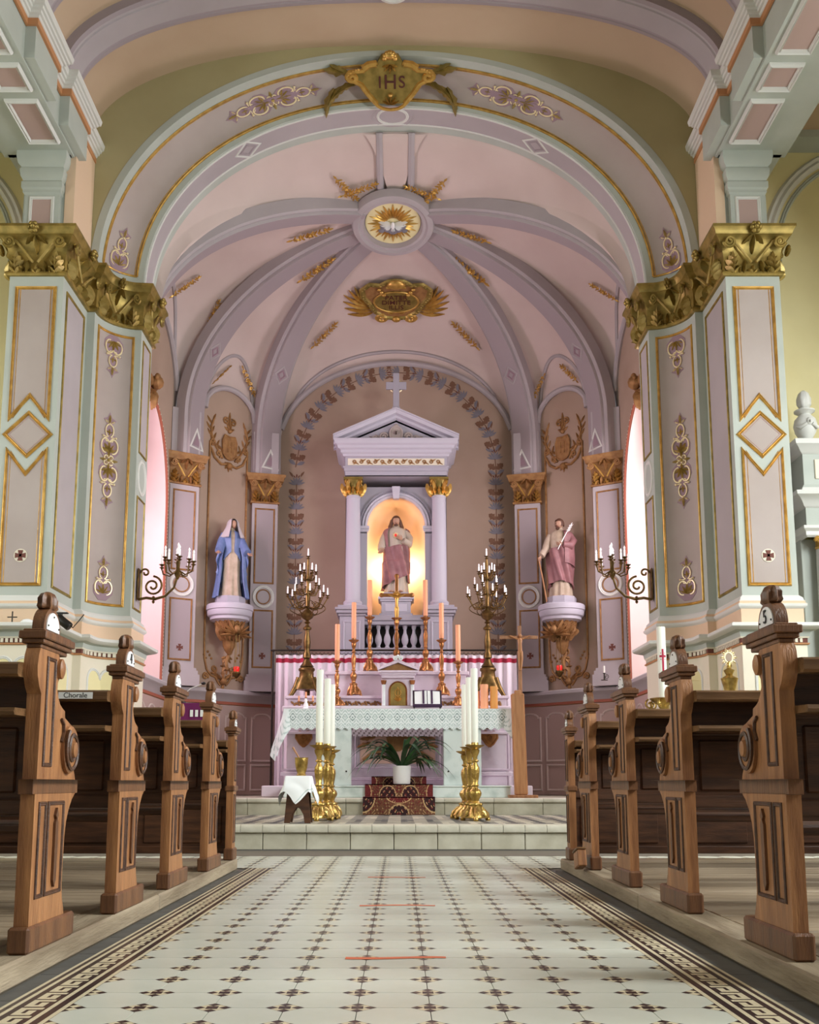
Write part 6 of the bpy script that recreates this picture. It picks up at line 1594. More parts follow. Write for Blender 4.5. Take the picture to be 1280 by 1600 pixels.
for px, D, yc, yt, lab in ((499, 10.45, 1160, 1046, 'front of the left floor trio'), (511, 10.80, 1162, 1060, 'middle of the left floor trio'), (518, 11.15, 1168, 1069, 'rear of the left floor trio'),
                       (742, 10.45, 1160, 1044, 'front of the right floor trio'), (734, 10.80, 1163, 1058, 'middle of the right floor trio'), (727, 11.15, 1170, 1069, 'rear of the right floor trio')):
    D_ = D; on_stick(px, D_, 0, yc, yt, Z1-.004, 'brass', 'wax', lab, 'floor candles', .132, .037, rz=.5+D)
# altar crucifix
ax_ = X_(620, 1000, 14.28)
ac = thing('altar_crucifix', (ax_, 14.28, ZG2), 'tall gilt crucifix between the peach candles on the high altar', 'crucifix')
stick_mesh(.82, .10).build('stem', 'copper', ac, ang=50)
zc = Zp(930, 14.28)-ZG2; z_t = Zp(900, 14.28)-ZG2
cr = MB().bbox(-.022, .022, -.014, .014, .78, z_t, .005).bbox(-.22, .22, -.0141, .0141, zc-.025, zc+.025, .005)
for u, v in ((-.22, zc), (.22, zc), (0, z_t)):
    cr.ell((u, 0, v), (.035, .016, .035), 10, 6)
cr.build('cross', 'copper', ac)
def corpus(k):
    m = MB(); m.tube([(0, 0, -.02), (0, -.008, .10), (0, -.012, .2), (0, -.01, .3), (0, -.004, .36)], [.035, .05, .045, .06, .03], 12)
    for s in (-1, 1):
        m.tube([(s*.04, -.008, .33), (s*.14, -.01, .37), (s*.25, -.004, .42)], [.024, .02, .014], 8)
        m.tube([(s*.03, 0, .04), (s*.035, -.04, -.14), (s*.02, -.005, -.36), (s*.012, -.02, -.42)], [.036, .03, .02, .014], 8)
    m.ell((.012, -.02, .41), (.034, .038, .045), 12, 8)
    return m.xf(lambda x, y, z: (x*k, y*k, z*k))
corpus(.5).xf(lambda x, y, z: (x, y-.03, z+zc-.205)).build('corpus', 'gold', ac, ang=70)
o = Orn()
for i in range(16): o.leaf((0, 0), i*22.5+11, .075, .016, 0, .006, lobes=False)
o.xf(lambda u, v, h: (u, -.016-h, zc+v)); o.build('rays', 'gold', ac, fix=False)
# =================================================================== BRANCHED CANDELABRA
def bulb_candle(parent, p, h=.085, r=.011, sc=1.0):
    MB().lathe([(r, 0), (r, h*.62), (r*.6, h*.64), (r*.95, h*.74), (r*1.05, h*.82), (r*.6, h*.93), (r*.1, h)], 10, p).build('candle_bulb', 'bulb', parent, ang=50)
def cup(parent, p, k=1.0, matn='brass_old'):
    MB().lathe([(.006*k, -.06*k), (.012*k, -.045*k), (.03*k, -.035*k), (.012*k, -.028*k), (.01*k, -.018*k), (.028*k, -.004*k), (.034*k, 0), (.012*k, 0)], 12, p).build('cup', matn, parent, ang=50)
def candelabrum(px, D, z, label):
    t = thing('branched_candelabrum', (X_(px, 1000, D), D, z), label, 'candelabrum', 'branched candelabra of the high altar')
    k = at(px, 1088, D).z; zz = lambda y: Zp(y, D)-z
    st = [(.10, zz(1042)), (.07, zz(1038)), (.035, zz(1030)), (.06, zz(1028)), (.055, zz(1022)), (.035, zz(1017)), (.045, zz(1012)), (.05, zz(1003)), (.032, zz(990)), (.03, zz(985)), (.055, zz(984)), (.06, zz(981)), (.03, zz(978)), (.02, zz(975)), (.045, zz(973)), (.02, zz(970)), (.07, zz(966)), (.10, zz(960)), (.08, zz(957)), (.03, zz(952)), (.035, zz(930)), (.02, zz(915)), (.03, zz(905)), (.015, zz(895)), (.02, zz(880)), (.008, zz(872))]
    MB().lathe(st, 20, mod=lambda a, q_: 1+.05*cos(8*a)).build('stem', 'brass_old', t, ang=50)
    bs = MB()
    def md(a, q_): return 1+.30*cos(3*a+pi/2)*max(0, 1-q_/(zz(1050)))
    bs.lathe([(.16, zz(1078)), (.135, zz(1068)), (.105, zz(1058)), (.10, zz(1050)), (.12, zz(1047)), (.11, zz(1044)), (.04, zz(1040))], 36, mod=md); bs.build('base', 'brass_old', t, ang=50)
    for j in range(3):
        a = -pi/2+pi+j*2*pi/3; MB().tube([(.12*cos(a), .12*sin(a), zz(1060)), (.17*cos(a), .17*sin(a), zz(1075)), (.23*cos(a), .23*sin(a), zz(1086)), (.26*cos(a), .26*sin(a), .012)], [.04, .04, .03, .025], 10).build('foot', 'brass_old', t, ang=60)
    o = Orn(); o.leaf((0, 0), 90, .2, .1, 0, .03); 
    def branch(n, zc_, R0, a0, z_from, droop):
        for j in range(n):
            a = a0+j*2*pi/n; c_, s_ = cos(a), sin(a)
            pts = [(.02*c_, .02*s_, z_from), (R0*.35*c_, R0*.35*s_, z_from-droop), (R0*.7*c_, R0*.7*s_, z_from-droop*.6), (R0*.95*c_, R0*.95*s_, zc_-.07), (R0*c_, R0*s_, zc_-.03)]
            MB().tube(pts, [.012, .011, .010, .009, .008], 7).build('arm', 'brass_old', t, ang=60)
            MB().tube([(R0*.5*c_+q_*c_, R0*.5*s_+q_*s_, z_from-droop+.05+w_) for q_, w_ in spiral((0, 0), .008, .04, 0, 1.3, 14)], .006, 6).build('scroll', 'brass_old', t, ang=60)
            cup(t, (R0*c_, R0*s_, zc_)); bulb_candle(t, (R0*c_, R0*s_, zc_), .115)
    branch(8, zz(929), .29, .2, zz(948), .03); branch(5, zz(913), .175, .5, zz(928), .02); branch(6, zz(893), .115, .1, zz(905), .02)
    cup(t, (0, 0, zz(869))); bulb_candle(t, (0, 0, zz(869)), .12)
    for j in range(6):
        a = j*pi/3; MB().tube([((.10+.16*sin(pi*q_/8))*cos(a), (.10+.16*sin(pi*q_/8))*sin(a), zz(962)+(zz(940)-zz(962))*q_/8) for q_ in range(9)], .007, 6).build('basket_bar', 'brass_old', t, ang=60)
candelabrum(480, 14.3, ZG1, 'many-branched brass candelabrum with bulbs, left of the altar crucifix')
candelabrum(762, 14.3, ZG1, 'many-branched brass candelabrum with bulbs, right of the altar crucifix')
# wall sconces on the arch jambs
def sconce(sx, label):
    t = thing('wall_sconce', (sx*3.03, 11.60, 2.78), label, 'sconce', 'wall sconces of the chancel arch')
    def B(mb, name, matn='brass_old', ang=60): return mb.xf(lambda x, y, z: (-sx*x, y, z)).build(name, matn, t, ang)
    B(MB().bbox(0, .012, -.05, .05, -.05, .33, .005), 'back_plate')
    B(MB().tube([(.03+a, 0, .28+b) for a, b in spiral((.05, .0), .012, .055, 2.6, 1.1, 20)], .012, 8), 'scroll')
    B(MB().tube([(.17+a, 0, .12+b) for a, b in spiral((0, 0), .02, .12, 3.4, 1.7, 36)], .013, 8), 'scroll')
    B(MB().tube([(.01, 0, -.04), (.1, 0, -.02), (.2, 0, -.035), (.32, 0, .0), (.42, 0, .10), (.46, 0, .24)], [.016, .017, .018, .016, .014, .014], 8), 'main_arm')
    B(MB().lathe([(.004, -.09), (.02, -.07), (.01, -.05), (.028, -.03), (.01, 0)], 10, (.185, 0, 0)), 'drop')
    B(MB().lathe([(.012, .2), (.03, .24), (.045, .28), (.025, .32), (.02, .36), (.03, .40), (.012, .44)], 14, (.46, 0, 0)), 'socket_stem')
    for j in range(8):
        a = j*pi/4+.38; R0 = (.13, .21, .09, .23, .15, .18, .10, .22)[j]; zc_ = .40 if j % 2 else .46
        B(MB().tube([(.46+.03*cos(a), .03*sin(a), .30), (.46+R0*.5*cos(a), R0*.5*sin(a), .25), (.46+R0*.9*cos(a), R0*.9*sin(a), .28), (.46+R0*cos(a), R0*sin(a), zc_-.05)], .009, 7), 'arm')
        p = (-sx*(.46+R0*cos(a)), R0*sin(a), zc_); cup(t, p, 1.1); bulb_candle(t, p, .14, .012)
    p = (-sx*.46, 0, .50); cup(t, p, 1.1); bulb_candle(t, p, .15, .012)
sconce(-1, 'brass scroll-arm sconce with bulb candles on the left arch pier'); sconce(1, 'brass scroll-arm sconce with bulb candles on the right arch pier')
# =================================================================== FRONT ALTAR
fl, fr_ = X_(447, 1107, 12.75), X_(795, 1107, 12.75); fc = (fl+fr_)/2; ZT = 1.535
fa = thing('altar_table', (fc, 12.9, Z2), 'white marble table altar on two slab legs under a lace cloth', 'altar')
def FA(mb, name, mats, parent=None, ang=35, **kw): mb.xf(lambda x, y, z: (x-fc, y-12.9, z-Z2)); return mb.build(name, mats, parent or fa, ang, **kw)
FA(MB().bbox(X_(443, 1240, 12.66), X_(798, 1240, 12.66), 12.64, 13.14, Z2, .555, .008), 'plinth', 'marble')
FA(MB().bbox(X_(443, 1240, 12.66)-.01, X_(798, 1240, 12.66)+.01, 12.62, 13.14, .555, .575, .005), 'plinth_cap', 'marble')
for (a, b) in ((500, 549), (693, 752)):
    x0, x1 = X_(a, 1180, 12.74), X_(b, 1180, 12.74)
    sl = FA(MB().bbox(x0, x1, 12.72, 12.84, .575, ZT-.06, .006), 'slab_leg', 'marble')
    for u in (x0+.06, x1-.06):
        for v in (.75, 1.3): FA(MB().lathe([(.011, 0), (.011, .006), (.004, .008)], 10).xf(lambda x, y, z: (u+x, 12.72-z, v+y)), 'bolt', 'iron', sl)
FA(MB().bbox(fl+.03, fr_-.03, 12.70, 13.04, ZT-.06, ZT-.004, .006), 'table_top', 'marble')
# lace cloth (thing lying on the table)
lc = thing('lace_cloth', (fc, 12.69, ZT), 'white lace cloth with diamond pattern draped over the table altar', 'cloth')
wd = fr_-fl; NM = 15; pl_ = wd/NM; dp = .255
def lacepat(u, v):
    x = (u*NM) % 1.0 - .5; y = v
    a = abs(x)+abs(y-.42)*1.05; b = abs(.5-abs(x))+abs(y-.42)*1.05
    if y < .05: return 0
    if a < .06 or b < .05: return 2
    if a < .16: return 0
    if a < .235: return 2
    if b < .11: return 0
    if b < .21: return 1
    if .33 < min(a, b) < .40 or (y > .62 and .52 < min(a, b) < .58) or (y < .2 and .5 < min(a, b) < .6): return 1
    if y > .78 and (int(x*24) + int(y*26)) % 3 == 0: return 1
    return 0
def lz(u): return 1.0 + .13*(abs(((u*NM*2) % 1.0)-.5)*2-.5)*-1
m = MB(); m.grid(lambda u, v: (-wd/2+wd*u, -.012*sin(u*57)*v*.4-.004, -dp*v*(lz(u) if v > .9 else 1)), NM*20, 28, lacepat)
m.build('front_fall', ['lace', 'lace_open', 'lace_line'], lc, smooth=False, fix=False)
MB().grid(lambda u, v: (-wd/2+wd*u, -.004+.36*v, .002), 20, 6).build('top_sheet', 'linen', lc, fix=False)
for s in (-1, 1):
    m = MB(); L = .66 if s < 0 else .56
    def ff_(u, v):
        a = u*1.0
        fx_ = s*(wd/2 + .02 + (.10+.07*sin(pi*u))*v*(1 if u < .8 else .9)+.03*sin(9*u)*v); fy = -.004+.36*u*(1-.35*v)+.03*sin(7*u+1)*v
        return (fx_ - s*.10*(1-u)*0, fy, -L*v*(1-.35*u*(1-u)*2)*(1 if u < .35 else .9))
    m.grid(lambda u, v: ff_(u, v), 24, 20, lambda u, v: 1 if (int(u*30+v*9) % 5 == 0 and v > .5) else 0)
    def gg(u, v):      # corner fold between the front and the side
        z = -(dp*(1-u)+L*u)*v; return (s*(wd/2 + .02*u + (.16*u**.7 - .05*(1-u))*v*.7 - .04*(1-u)), -.006-.05*sin(pi*u)*v, z)
    m.grid(gg, 14, 18, lambda u, v: 1 if (int(u*14)+int(v*20)) % 4 == 0 and v > .35 else 0)
    m.build('side_fall', ['lace', 'lace_open', 'lace_line'], lc, ang=80, fix=False)
# second lilac lace on the high altar behind
hl = thing('altar_frontal_lace', (cm, 13.31, ZM), 'lilac-tinted lace edging hanging from the high altar behind the table', 'cloth')
m = MB(); wl_ = 1.5
m.grid(lambda u, v: (-wl_/2+wl_*u, -.005, -.40*v*(1+.05*abs(((u*22) % 1)-.5)*(v > .9))), 220, 16, lambda u, v: 1 if (v > .6 and (int(u*66)+int(v*16)) % 3 == 0) else 0)
m.build('lace_edge', ['curtain', 'lilac_dark'], hl, smooth=False, fix=False)
MB().grid(lambda u, v: (-wl_/2+wl_*u, -.005+.2*v, .002), 4, 2).build('top_sheet', 'curtain', hl, smooth=False, fix=False)
# missal stand with open book
mx, my = X_(668, 1100, 12.95), 12.93
msd = thing('missal_stand', (mx, my, ZT+.008), 'dark tilted missal stand holding an open book on the lace', 'book stand')
def tl(x, y, z): return (x, y*cos(R(56))-0, y*sin(R(56))+z)
MB().bbox(-.19, .19, 0, .30, -.008, .0, .003).xf(lambda x, y, z: (x*1, .02+y*cos(R(50))-z*sin(R(50)), .04+y*sin(R(50))+z*cos(R(50)))).build('rest', 'leather', msd)
for x in (-.17, .17):
    MB().tube([(x, .0, .03), (x, .2, .26)], .009, 6).build('strut', 'black', msd); MB().tube([(x, .22, .24), (x, .24, .0), (x, .0, .0), (x, .0, .03)], .008, 6).build('leg', 'black', msd)
bkk = MB()
for s in (-1, 1): bkk.prism([(s*.005, 0, .03), (s*.165, 0, .014), (s*.165, 0, .004), (s*.005, 0, .004)], (0, .24, 0))
bkk.xf(lambda x, y, z: (x, .02+(y+.02)*cos(R(50))-z*sin(R(50)), .04+(y+.02)*sin(R(50))+z*cos(R(50)))); bkk.build('book', 'glass_clear', msd)
MB().bbox(-.19, .19, -.012, .0, -.01, .05, .003).xf(lambda x, y, z: (x, .02+y*cos(R(50))-z*sin(R(50)), .04+y*sin(R(50))+z*cos(R(50)))).build('lip', 'leather', msd)
for x in (-.05, .06): MB().box(-.012, .012, 0, .25, .032, .034).xf(lambda a, y, z: (a+x, .02+(y+.02)*cos(R(50))-z*sin(R(50)), .04+(y+.02)*sin(R(50))+z*cos(R(50)))).build('ribbon', 'leather', msd)
# pillar candles and small candelabrum on the table
for px, y0, r, mt_, lb in ((757, 1070, .052, 'wax_peach', 'stout orange pillar candle on the lace, beside the honey one'), (772, 1073, .050, 'wax_honey', 'stout honey-yellow pillar candle at the right end of the lace'), (747, 1080, .03, 'wax_peach', 'slim orange candle half hidden behind the white floor candles')):
    D = 12.95; candle(X_(px, 1100, D), D+.05*(px == 747), ZT+.004, Zp(y0, D)-ZT, r, mt_, lb, 'pillar candles on the lace')
sc_ = thing('small_candelabrum', (X_(478, 1100, 12.95), 12.95, ZT+.004), 'small white three-armed candelabrum at the left end of the lace', 'candelabrum')
MB().lathe([(.05, 0), (.055, .01), (.03, .03), (.035, .06), (.018, .1), (.022, .12), (.012, .15)], 16).build('figure', 'enamel', sc_, ang=60)
MB().tube([(-.09, 0, .10), (-.06, 0, .08), (0, 0, .11), (.06, 0, .08), (.09, 0, .10)], .008, 7).build('arms', 'brass_old', sc_)
for x, z in ((-.09, .1), (.09, .1), (0, .15)):
    MB().lathe([(.012, 0), (.02, .012), (.014, .014)], 10, (x, 0, z)).build('cup', 'copper', sc_); MB().lathe([(.012, .014), (.012, .08), (.003, .084)], 10, (x, 0, z)).build('candle_stub', 'wax_peach', sc_)
# =================================================================== CARPET, PLANT
cpx0, cpx1 = X_(567, 1260, 12.32), X_(680, 1260, 12.32); cpm = (cpx0+cpx1)/2; cw = cpx1-cpx0
ct = thing('step_carpet', (cpm, 12.4, Z1), 'red and brown patterned carpet runner draped down the altar steps', 'carpet')
def cpat(mode):
    def f(u, v):
        x = abs(u-.5)*2; y = v
        if mode == 0:      # lower riser
            d1 = ((x)**2/.075+(y-.0)**2/.33); d2 = ((x-1)**2/.11+(y-1)**2/.75); d3 = (x**2/.12+(y-1.05)**2/.16)
            for d, inn in ((d1, 2), (d2, 2), (d3, 0)):
                if abs(d-1) < .10: return 3
                if d < .9:
                    return inn if (sin(x*47)*sin(y*13+x*20) < .35) else (3 if sin(x*90+y*31) > .6 else 0)
            n = sin(x*38+4*sin(y*6))*sin(y*15+3*sin(x*19))
            return 3 if n > .86 else 0 if n < -.55 else 1
        d1 = ((x-.33)**2/.06+(y-.1)**2/.6); d2 = ((x-1)**2/.035+(y-.3)**2/.7)
        if abs(d1-1) < .1: return 3
        if d1 < .9: return 2 if sin(x*40)*sin(y*12) < .3 else (3 if sin(x*70+y*20) > .7 else 0)
        if abs(d2-1) < .12: return 3
        if d2 < .88: return 0
        n = sin(x*44+3*sin(y*5))*sin(y*14+2*sin(x*23))
        return 3 if n > .85 else 0 if n < -.2 else 1
    return f
CM = ['carpet_red', 'carpet_brown', 'carpet_dark', 'carpet_line']
def riser(w_, y, z0, z1, mode, name):
    m = MB(); m.grid(lambda u, v: (w_*(u-.5), y-12.4, z0+(z1-z0)*v-Z1), 120, 28, cpat(mode)); m.build(name, CM, ct, smooth=False, fix=False)
def tread(w_, y0, y1, z, name):
    MB().box(-w_/2, w_/2, y0-12.4, y1-12.4, z-.012-Z1, z-Z1).build(name, 'carpet_red', ct, smooth=False)
riser(cw, 12.31, Z1, Z2+.014, 0, 'lower_fall'); tread(cw, 12.31, 12.62, Z2+.014, 'lower_fold')
riser(cw*.965, 12.605, Z2+.014, .592, 1, 'upper_fall'); tread(cw*.965, 12.605, 12.95, .592, 'upper_fold')
w3 = X_(666, 1220, 12.9)-X_(580, 1220, 12.9)
riser(w3, 12.94, .592, Zp(1213, 12.94), 1, 'back_fall'); tread(w3, 12.94, 13.12, Zp(1213, 12.94), 'back_fold')
pp = Vector((X_(628, 1215, 12.74), 12.76, .593)); ph = Zp(1197, 12.74)-.593; prr = .115
pl = thing('potted_plant', tuple(pp), 'spidery strap-leaved plant in a white pot on the carpeted step', 'plant')
MB().lathe([(prr*.88, 0), (prr*.92, .01)] + [(prr*(.93+.07*i/10+(.012 if i % 2 else 0)), .01+ph*.97*i/10) for i in range(1, 11)] + [(prr*.96, ph), (prr*.9, ph-.02), (.01, ph-.03)], 32).build('pot', 'pot', pl, ang=50)
rnd = random.Random(4)
LV = []
for i in range(44):
    a = rnd.uniform(0, 2*pi); 
    if i < 26: a = rnd.choice((rnd.uniform(-.9, .9), pi+rnd.uniform(-.9, .9)))
    ln = rnd.uniform(.42, .82); rise_ = rnd.uniform(.14, .46); LV.append((a, ln, rise_, rnd.uniform(.026, .042)))
for (a, ln, rs, wd_) in LV:
    m = MB(); n_ = 12; vs_ = []
    for j in range(n_+1):
        t = j/n_; r_ = .02+ln*.85*t; z = ph-.02+rs*4*t*(1-t*.62)*.62-.30*ln*t**3.2*(1.3 if rs < .25 else .8)
        z = max(z, -.04 + .01)
        w_ = wd_*(1-.1*(1-t))*(1-t**4)*(.6+.4*min(1, t*5)); c_, s_ = cos(a+.25*t), sin(a+.25*t)
        if r_*s_ > .33: pass
        for q_, dz in ((-1, .012), (0, 0), (1, .012)): vs_.append((r_*c_-q_*w_*s_, min((r_*s_+q_*w_*c_)*.55-.03, -.06 if abs(r_*c_) > .36 else 1.0), z+dz*(w_/wd_)))
    m.add(vs_, [(i*3+k_, i*3+k_+1, (i+1)*3+k_+1, (i+1)*3+k_) for i in range(n_) for k_ in (0, 1)])
    m.build('strap_leaf', 'leaf' if rnd.random() < .5 else 'leaf_dark', pl, ang=70, fix=False)
# =================================================================== STOOL, BUCKET
sD = 9.85; sx0, sx1 = X_(446, 1286, sD), X_(487, 1286, sD); sm = (sx0+sx1)/2; sw_ = (sx1-sx0)/2; szt = Zp(1213, sD)
sl = thing('stool', (sm, sD, Z1), 'dark wooden stool with arched legs under a white cloth by the candles', 'stool')
hh = szt-Z1
for y in (-.11, .11):
    pts = [(-sw_, 0), (-sw_*.55, 0), (-sw_*.45, hh*.18), (-sw_*.2, hh*.30), (0, hh*.34), (sw_*.2, hh*.30), (sw_*.45, hh*.18), (sw_*.55, 0), (sw_, 0), (sw_*.72, hh-.03), (-sw_*.72, hh-.03)]
    MB().prism([(x, y-.012, z) for x, z in pts], (0, .024, 0)).build('leg_board', 'oak_dark', sl)
MB().bbox(-sw_*.9, sw_*.9, -.14, .14, hh-.03, hh-.003, .005).build('seat', 'oak_dark', sl); MB().bbox(-sw_*.7, sw_*.7, -.1, .1, hh*.5, hh*.58, .004).build('stretcher', 'oak_dark', sl)
scl = thing('stool_cloth', (sm, sD, szt), 'white cloth with hanging points draped over the stool', 'cloth')
m = MB(); cl_ = .27
def cfn(u, v):
    x, y = (u-.5)*2, (v-.5)*2; X, Y = (x-y)*cl_*.78, (x+y)*cl_*.78
    ex, ey = max(0, abs(X)-sw_*.92), max(0, abs(Y)-.143); d = max(ex, ey)
    sx_, sy_ = math.copysign(1, X), math.copysign(1, Y)
    nx = X-sx_*ex*.72 if ex > 0 else X; ny = Y-sy_*ey*.86 if ey > 0 else Y
    z = .004-(ex*.95+ey*.97)+.006*sin(x*9+y*7)*min(1, d*20)
    return (nx+.012*sin(y*8)*min(1, d*8), ny-.012*min(1, d*8)*abs(sin(x*6)), z)
m.grid(cfn, 40, 40); m.build('cloth', 'linen', scl, ang=70, fix=False)
ring_ = MB().tube([cfn(i/30, .035) for i in range(31)]+[cfn(.965, i/30) for i in range(31)], .003, 5); ring_.build('hem', 'lace_open', scl, fix=False)
bk = thing('holy_water_bucket', (X_(471, 1205, sD), sD, szt+.006), 'brass holy water bucket with sprinkler on the white-clothed stool', 'bucket')
MB().lathe([(.046, 0), (.05, .008), (.04, .018), (.042, .03), (.055, .07), (.063, .12), (.064, .165), (.068, .17), (.068, .175), (.06, .172), (.055, .12), (.02, .06)], 24).build('vessel', 'brass', bk)
MB().tube([(.02, 0, .09), (-.035, 0, .19), (-.085, -.01, .275)], [.006, .008, .010], 8).build('sprinkler', 'pine', bk)
# =================================================================== PROCESSIONAL CROSS
cD = 12.5; cpos = X_(814, 1240, cD)
pcx = thing('processional_cross', (cpos, cD, Z2), 'wooden processional crucifix in a tall pine block stand right of the altar', 'crucifix')
hb = Zp(1079, cD)-Z2
MB().bbox(-.15, .20, -.12, .12, 0, .035, .006).build('foot', 'oak', pcx)
MB().bbox(-.075, .085, -.05, .05, .035, hb-.04, .012).bbox(-.03, .05, -.045, .045, hb-.05, hb, .006).build('stand', 'pine', pcx).rotation_euler = (0, R(-1.2), 0)
px_ = X_(812, 1000, cD)-cpos; zt_ = Zp(978, cD)-Z2; zc_ = Zp(996, cD)-Z2
MB().bbox(px_-.022, px_+.022, -.015, .015, hb-.4, zt_, .004).build('pole', 'oak', pcx); MB().bbox(px_-.25, px_+.23, -.016, .012, zc_-.02, zc_+.02, .004).build('cross_bar', 'oak', pcx)
corpus(.52).xf(lambda x, y, z: (x+px_, y-.035, z+zc_-.2)).build('corpus', 'pine', pcx, ang=70)
# =================================================================== RIGHT SIDE: PASCHAL CANDLE, RELIQUARY, SIDE ALTAR
pD = 9.6; pxx = X_(1036, 1070, pD)
ps = thing('paschal_stand', (pxx, pD, Z1-.005), 'ornate brass stand carrying the tall paschal candle at right', 'candle stand')
zc_ = Zp(1090, pD)-Z1
MB().lathe([(.20, 0), (.2, .02), (.12, .05), (.05, .1), (.04, .3), (.07, .33), (.04, .36), (.035, zc_-.16), (.06, zc_-.14), (.03, zc_-.12), (.05, zc_-.07), (.11, zc_-.03), (.13, zc_-.01), (.12, zc_), (.05, zc_)], 24, mod=lambda a, z: 1+.05*cos(8*a)).build('stem', 'brass', ps, ang=50)
for j in range(6):
    a = j*pi/3; MB().tube([((.08+q_)*cos(a), (.08+q_)*sin(a), zc_-.06+w_) for q_, w_ in spiral((.05, 0), .01, .05, 0, 1.2, 14)], .009, 6).build('scroll', 'brass', ps, ang=60)
hP = Zp(979, pD)-Zp(1090, pD); pc = candle(pxx, pD, Z1+zc_-.005, hP, .042, 'wax', 'tall white paschal candle marked with a red cross', None)
del_ = pc
rc = MB(); rr = .0428
def on_c(u, z): a = -pi/2+u/rr; return (rr*cos(a), rr*sin(a), z)
zA, zB_ = Zp(1014, pD)-Zp(1090, pD), Zp(1055, pD)-Zp(1090, pD); zM = zA-.07
for (u0, u1, z0, z1) in ((-.010, .010, zB_, zA), (-.034, .034, zM-.011, zM+.011), (-.013, .013, zB_-.045, zB_-.012)): rc.grid(lambda u, v: on_c(u0+(u1-u0)*u, z0+(z1-z0)*v), 6, 2)
for du, dz in ((-.02, .03), (.02, .03), (-.02, -.03), (.02, -.03)): rc.grid(lambda u, v: on_c(du-.004+.008*u, zM+dz-.005+.01*v), 2, 1)
rc.build('red_cross', 'red', pc, fix=False, smooth=False)
rq = thing('brass_reliquary', (X_(1140, 1060, 9.9), 9.9, Z1), 'small brass openwork reliquary on a stem behind the right pews', 'reliquary')
zq = Zp(1060, 9.9)-Z1; zt_ = Zp(1012, 9.9)-Z1
MB().lathe([(.16, 0), (.16, .03), (.05, .08), (.03, zq-.2), (.08, zq-.02), (.085, zq), (.03, zq+.03), (.05, zq+.07), (.055, zq+.08), (.02, zq+.1), (.025, zq+.15), (.012, zq+.17)], 20).build('stem', 'brass', rq, ang=50)
o = Orn(); o.line(arc2((0, 0), .04, .05, 0, 360, 18), .009)
for i in range(10): o.line(spiral((.055*cos(i*pi/5), .065*sin(i*pi/5)), .004, .016, i*.6, 1.2, 10), .006); o.leaf((.05*cos(i*pi/5), .06*sin(i*pi/5)), i*36, .04, .02)
o.xf(lambda u, v, h: (u, -h, zt_-.10+v)); o.build('openwork', 'gold_pale', rq, ang=50, fix=False)
sa = thing('side_altar', (5.1, 10.55, 0), 'white and sage side altar with fluted column at the right edge', 'altar')
def SA(mb, name, mats, ang=35, **kw): mb.xf(lambda x, y, z: (x-5.1, y-10.55, z)); return mb.build(name, mats, sa, ang, **kw)
ZU = at(1265, 692, 10.4).z; x0 = at(1232, 700, 10.4).x
SA(MB().bbox(x0+.1, 6.2, 10.26, 10.88, 0, 1.24, .01).bbox(x0+.2, x0+.44, 10.3, 10.54, 1.24, 1.32, .006), 'base', 'sage'); SA(MB().bbox(x0+.12, x0+.42, 10.52, 10.88, 1.2, 3.2, .006), 'pilaster', 'sage')
SA(MB().bbox(x0+.42, 6.0, 10.7, 10.88, 1.2, 3.4, .006), 'back_panel', 'yellow')
zf = at(1265, 855, 10.4).z
SA(MB().lathe([(.10, 1.3), (.105, 1.34), (.085, 1.4), (.085, 2.2), (.075, zf-.02)], 32, (x0+.32, 10.42, 0), mod=lambda a, z: 1+.03*cos(16*a)), 'column', 'white', ang=50)
SA(MB().lathe([(.076, zf-.02), (.09, zf), (.08, zf+.02), (.08, zf+.07), (.10, zf+.09)], 20, (x0+.32, 10.42, 0)), 'capital', 'gold'); 
for s in (-1, 1): SA(MB().tube([(x0+.32+s*(.09)+a, 10.33, zf+.07+b) for a, b in spiral((0, 0), .008, .035, 0, 1.6, 16)], .012, 6), 'volute', 'gold', 50)
e = MB(); pl_ = [(x0+.13, 10.88), (x0+.13, 10.36), (6.2, 10.36)]
zb_ = zf+.10
e.sweep(pl_[::-1], [(0, zb_), (.02, zb_+.02), (.02, zb_+.06), (.05, zb_+.09), (.05, zb_+.12), (0, zb_+.13), (0, zb_+.32), (.03, zb_+.34), (.05, zb_+.38), (.09, zb_+.42), (.13, zb_+.44), (.14, zb_+.48), (.05, zb_+.50), (.03, zb_+.54), (0, zb_+.58), (0, ZU-.14), (.03, ZU-.12), (.06, ZU-.08), (.1, ZU-.05), (.11, ZU), (-.3, ZU)], [0]*5+[1]+[0]*7+[1,1]+[0]*6)
SA(e, 'entablature', ['white', 'sage'], fix=False)
SA(MB().bbox(x0+.25, x0+.45, 10.345, 10.37, zb_+.64, ZU-.2, .006), 'attic_panel', 'cream')
ur = thing('stone_urn', (at(1263, 690, 10.5).x, 10.55, ZU), 'white flaming urn with a carved face atop the side altar', 'urn')
hu = at(1263, 608, 10.5).z-ZU
MB().lathe([(r_, z*hu) for r_, z in ((.09, 0), (.095, .03), (.05, .07), (.04, .11), (.07, .15), (.11, .26), (.125, .38), (.11, .48), (.075, .54), (.06, .57), (.07, .58), (.11, .62), (.11, .64), (.06, .66), (.05, .69))], 28).build('vase', 'white', ur, ang=50)
MB().lathe([(r_, z*hu) for r_, z in ((.05, .69), (.075, .75), (.07, .85), (.05, .95), (.015, 1.0))], 20, mod=lambda a, z: 1+.12*cos(6*a+z*14)).build('flame', 'white', ur, ang=70)
fcx = MB().ell((0, -.115, .40*hu), (.035, .03, .045), 12, 8); fcx.ell((0, -.15, .39*hu), (.01, .012, .016), 8, 6); fcx.fan = None
for s in (-1, 1): fcx.tube([(s*.03, -.12, .36*hu), (s*.09, -.10, .30*hu), (s*.12, -.05, .33*hu)], [.02, .022, .012], 8)
fcx.build('mask', 'white', ur, ang=70)
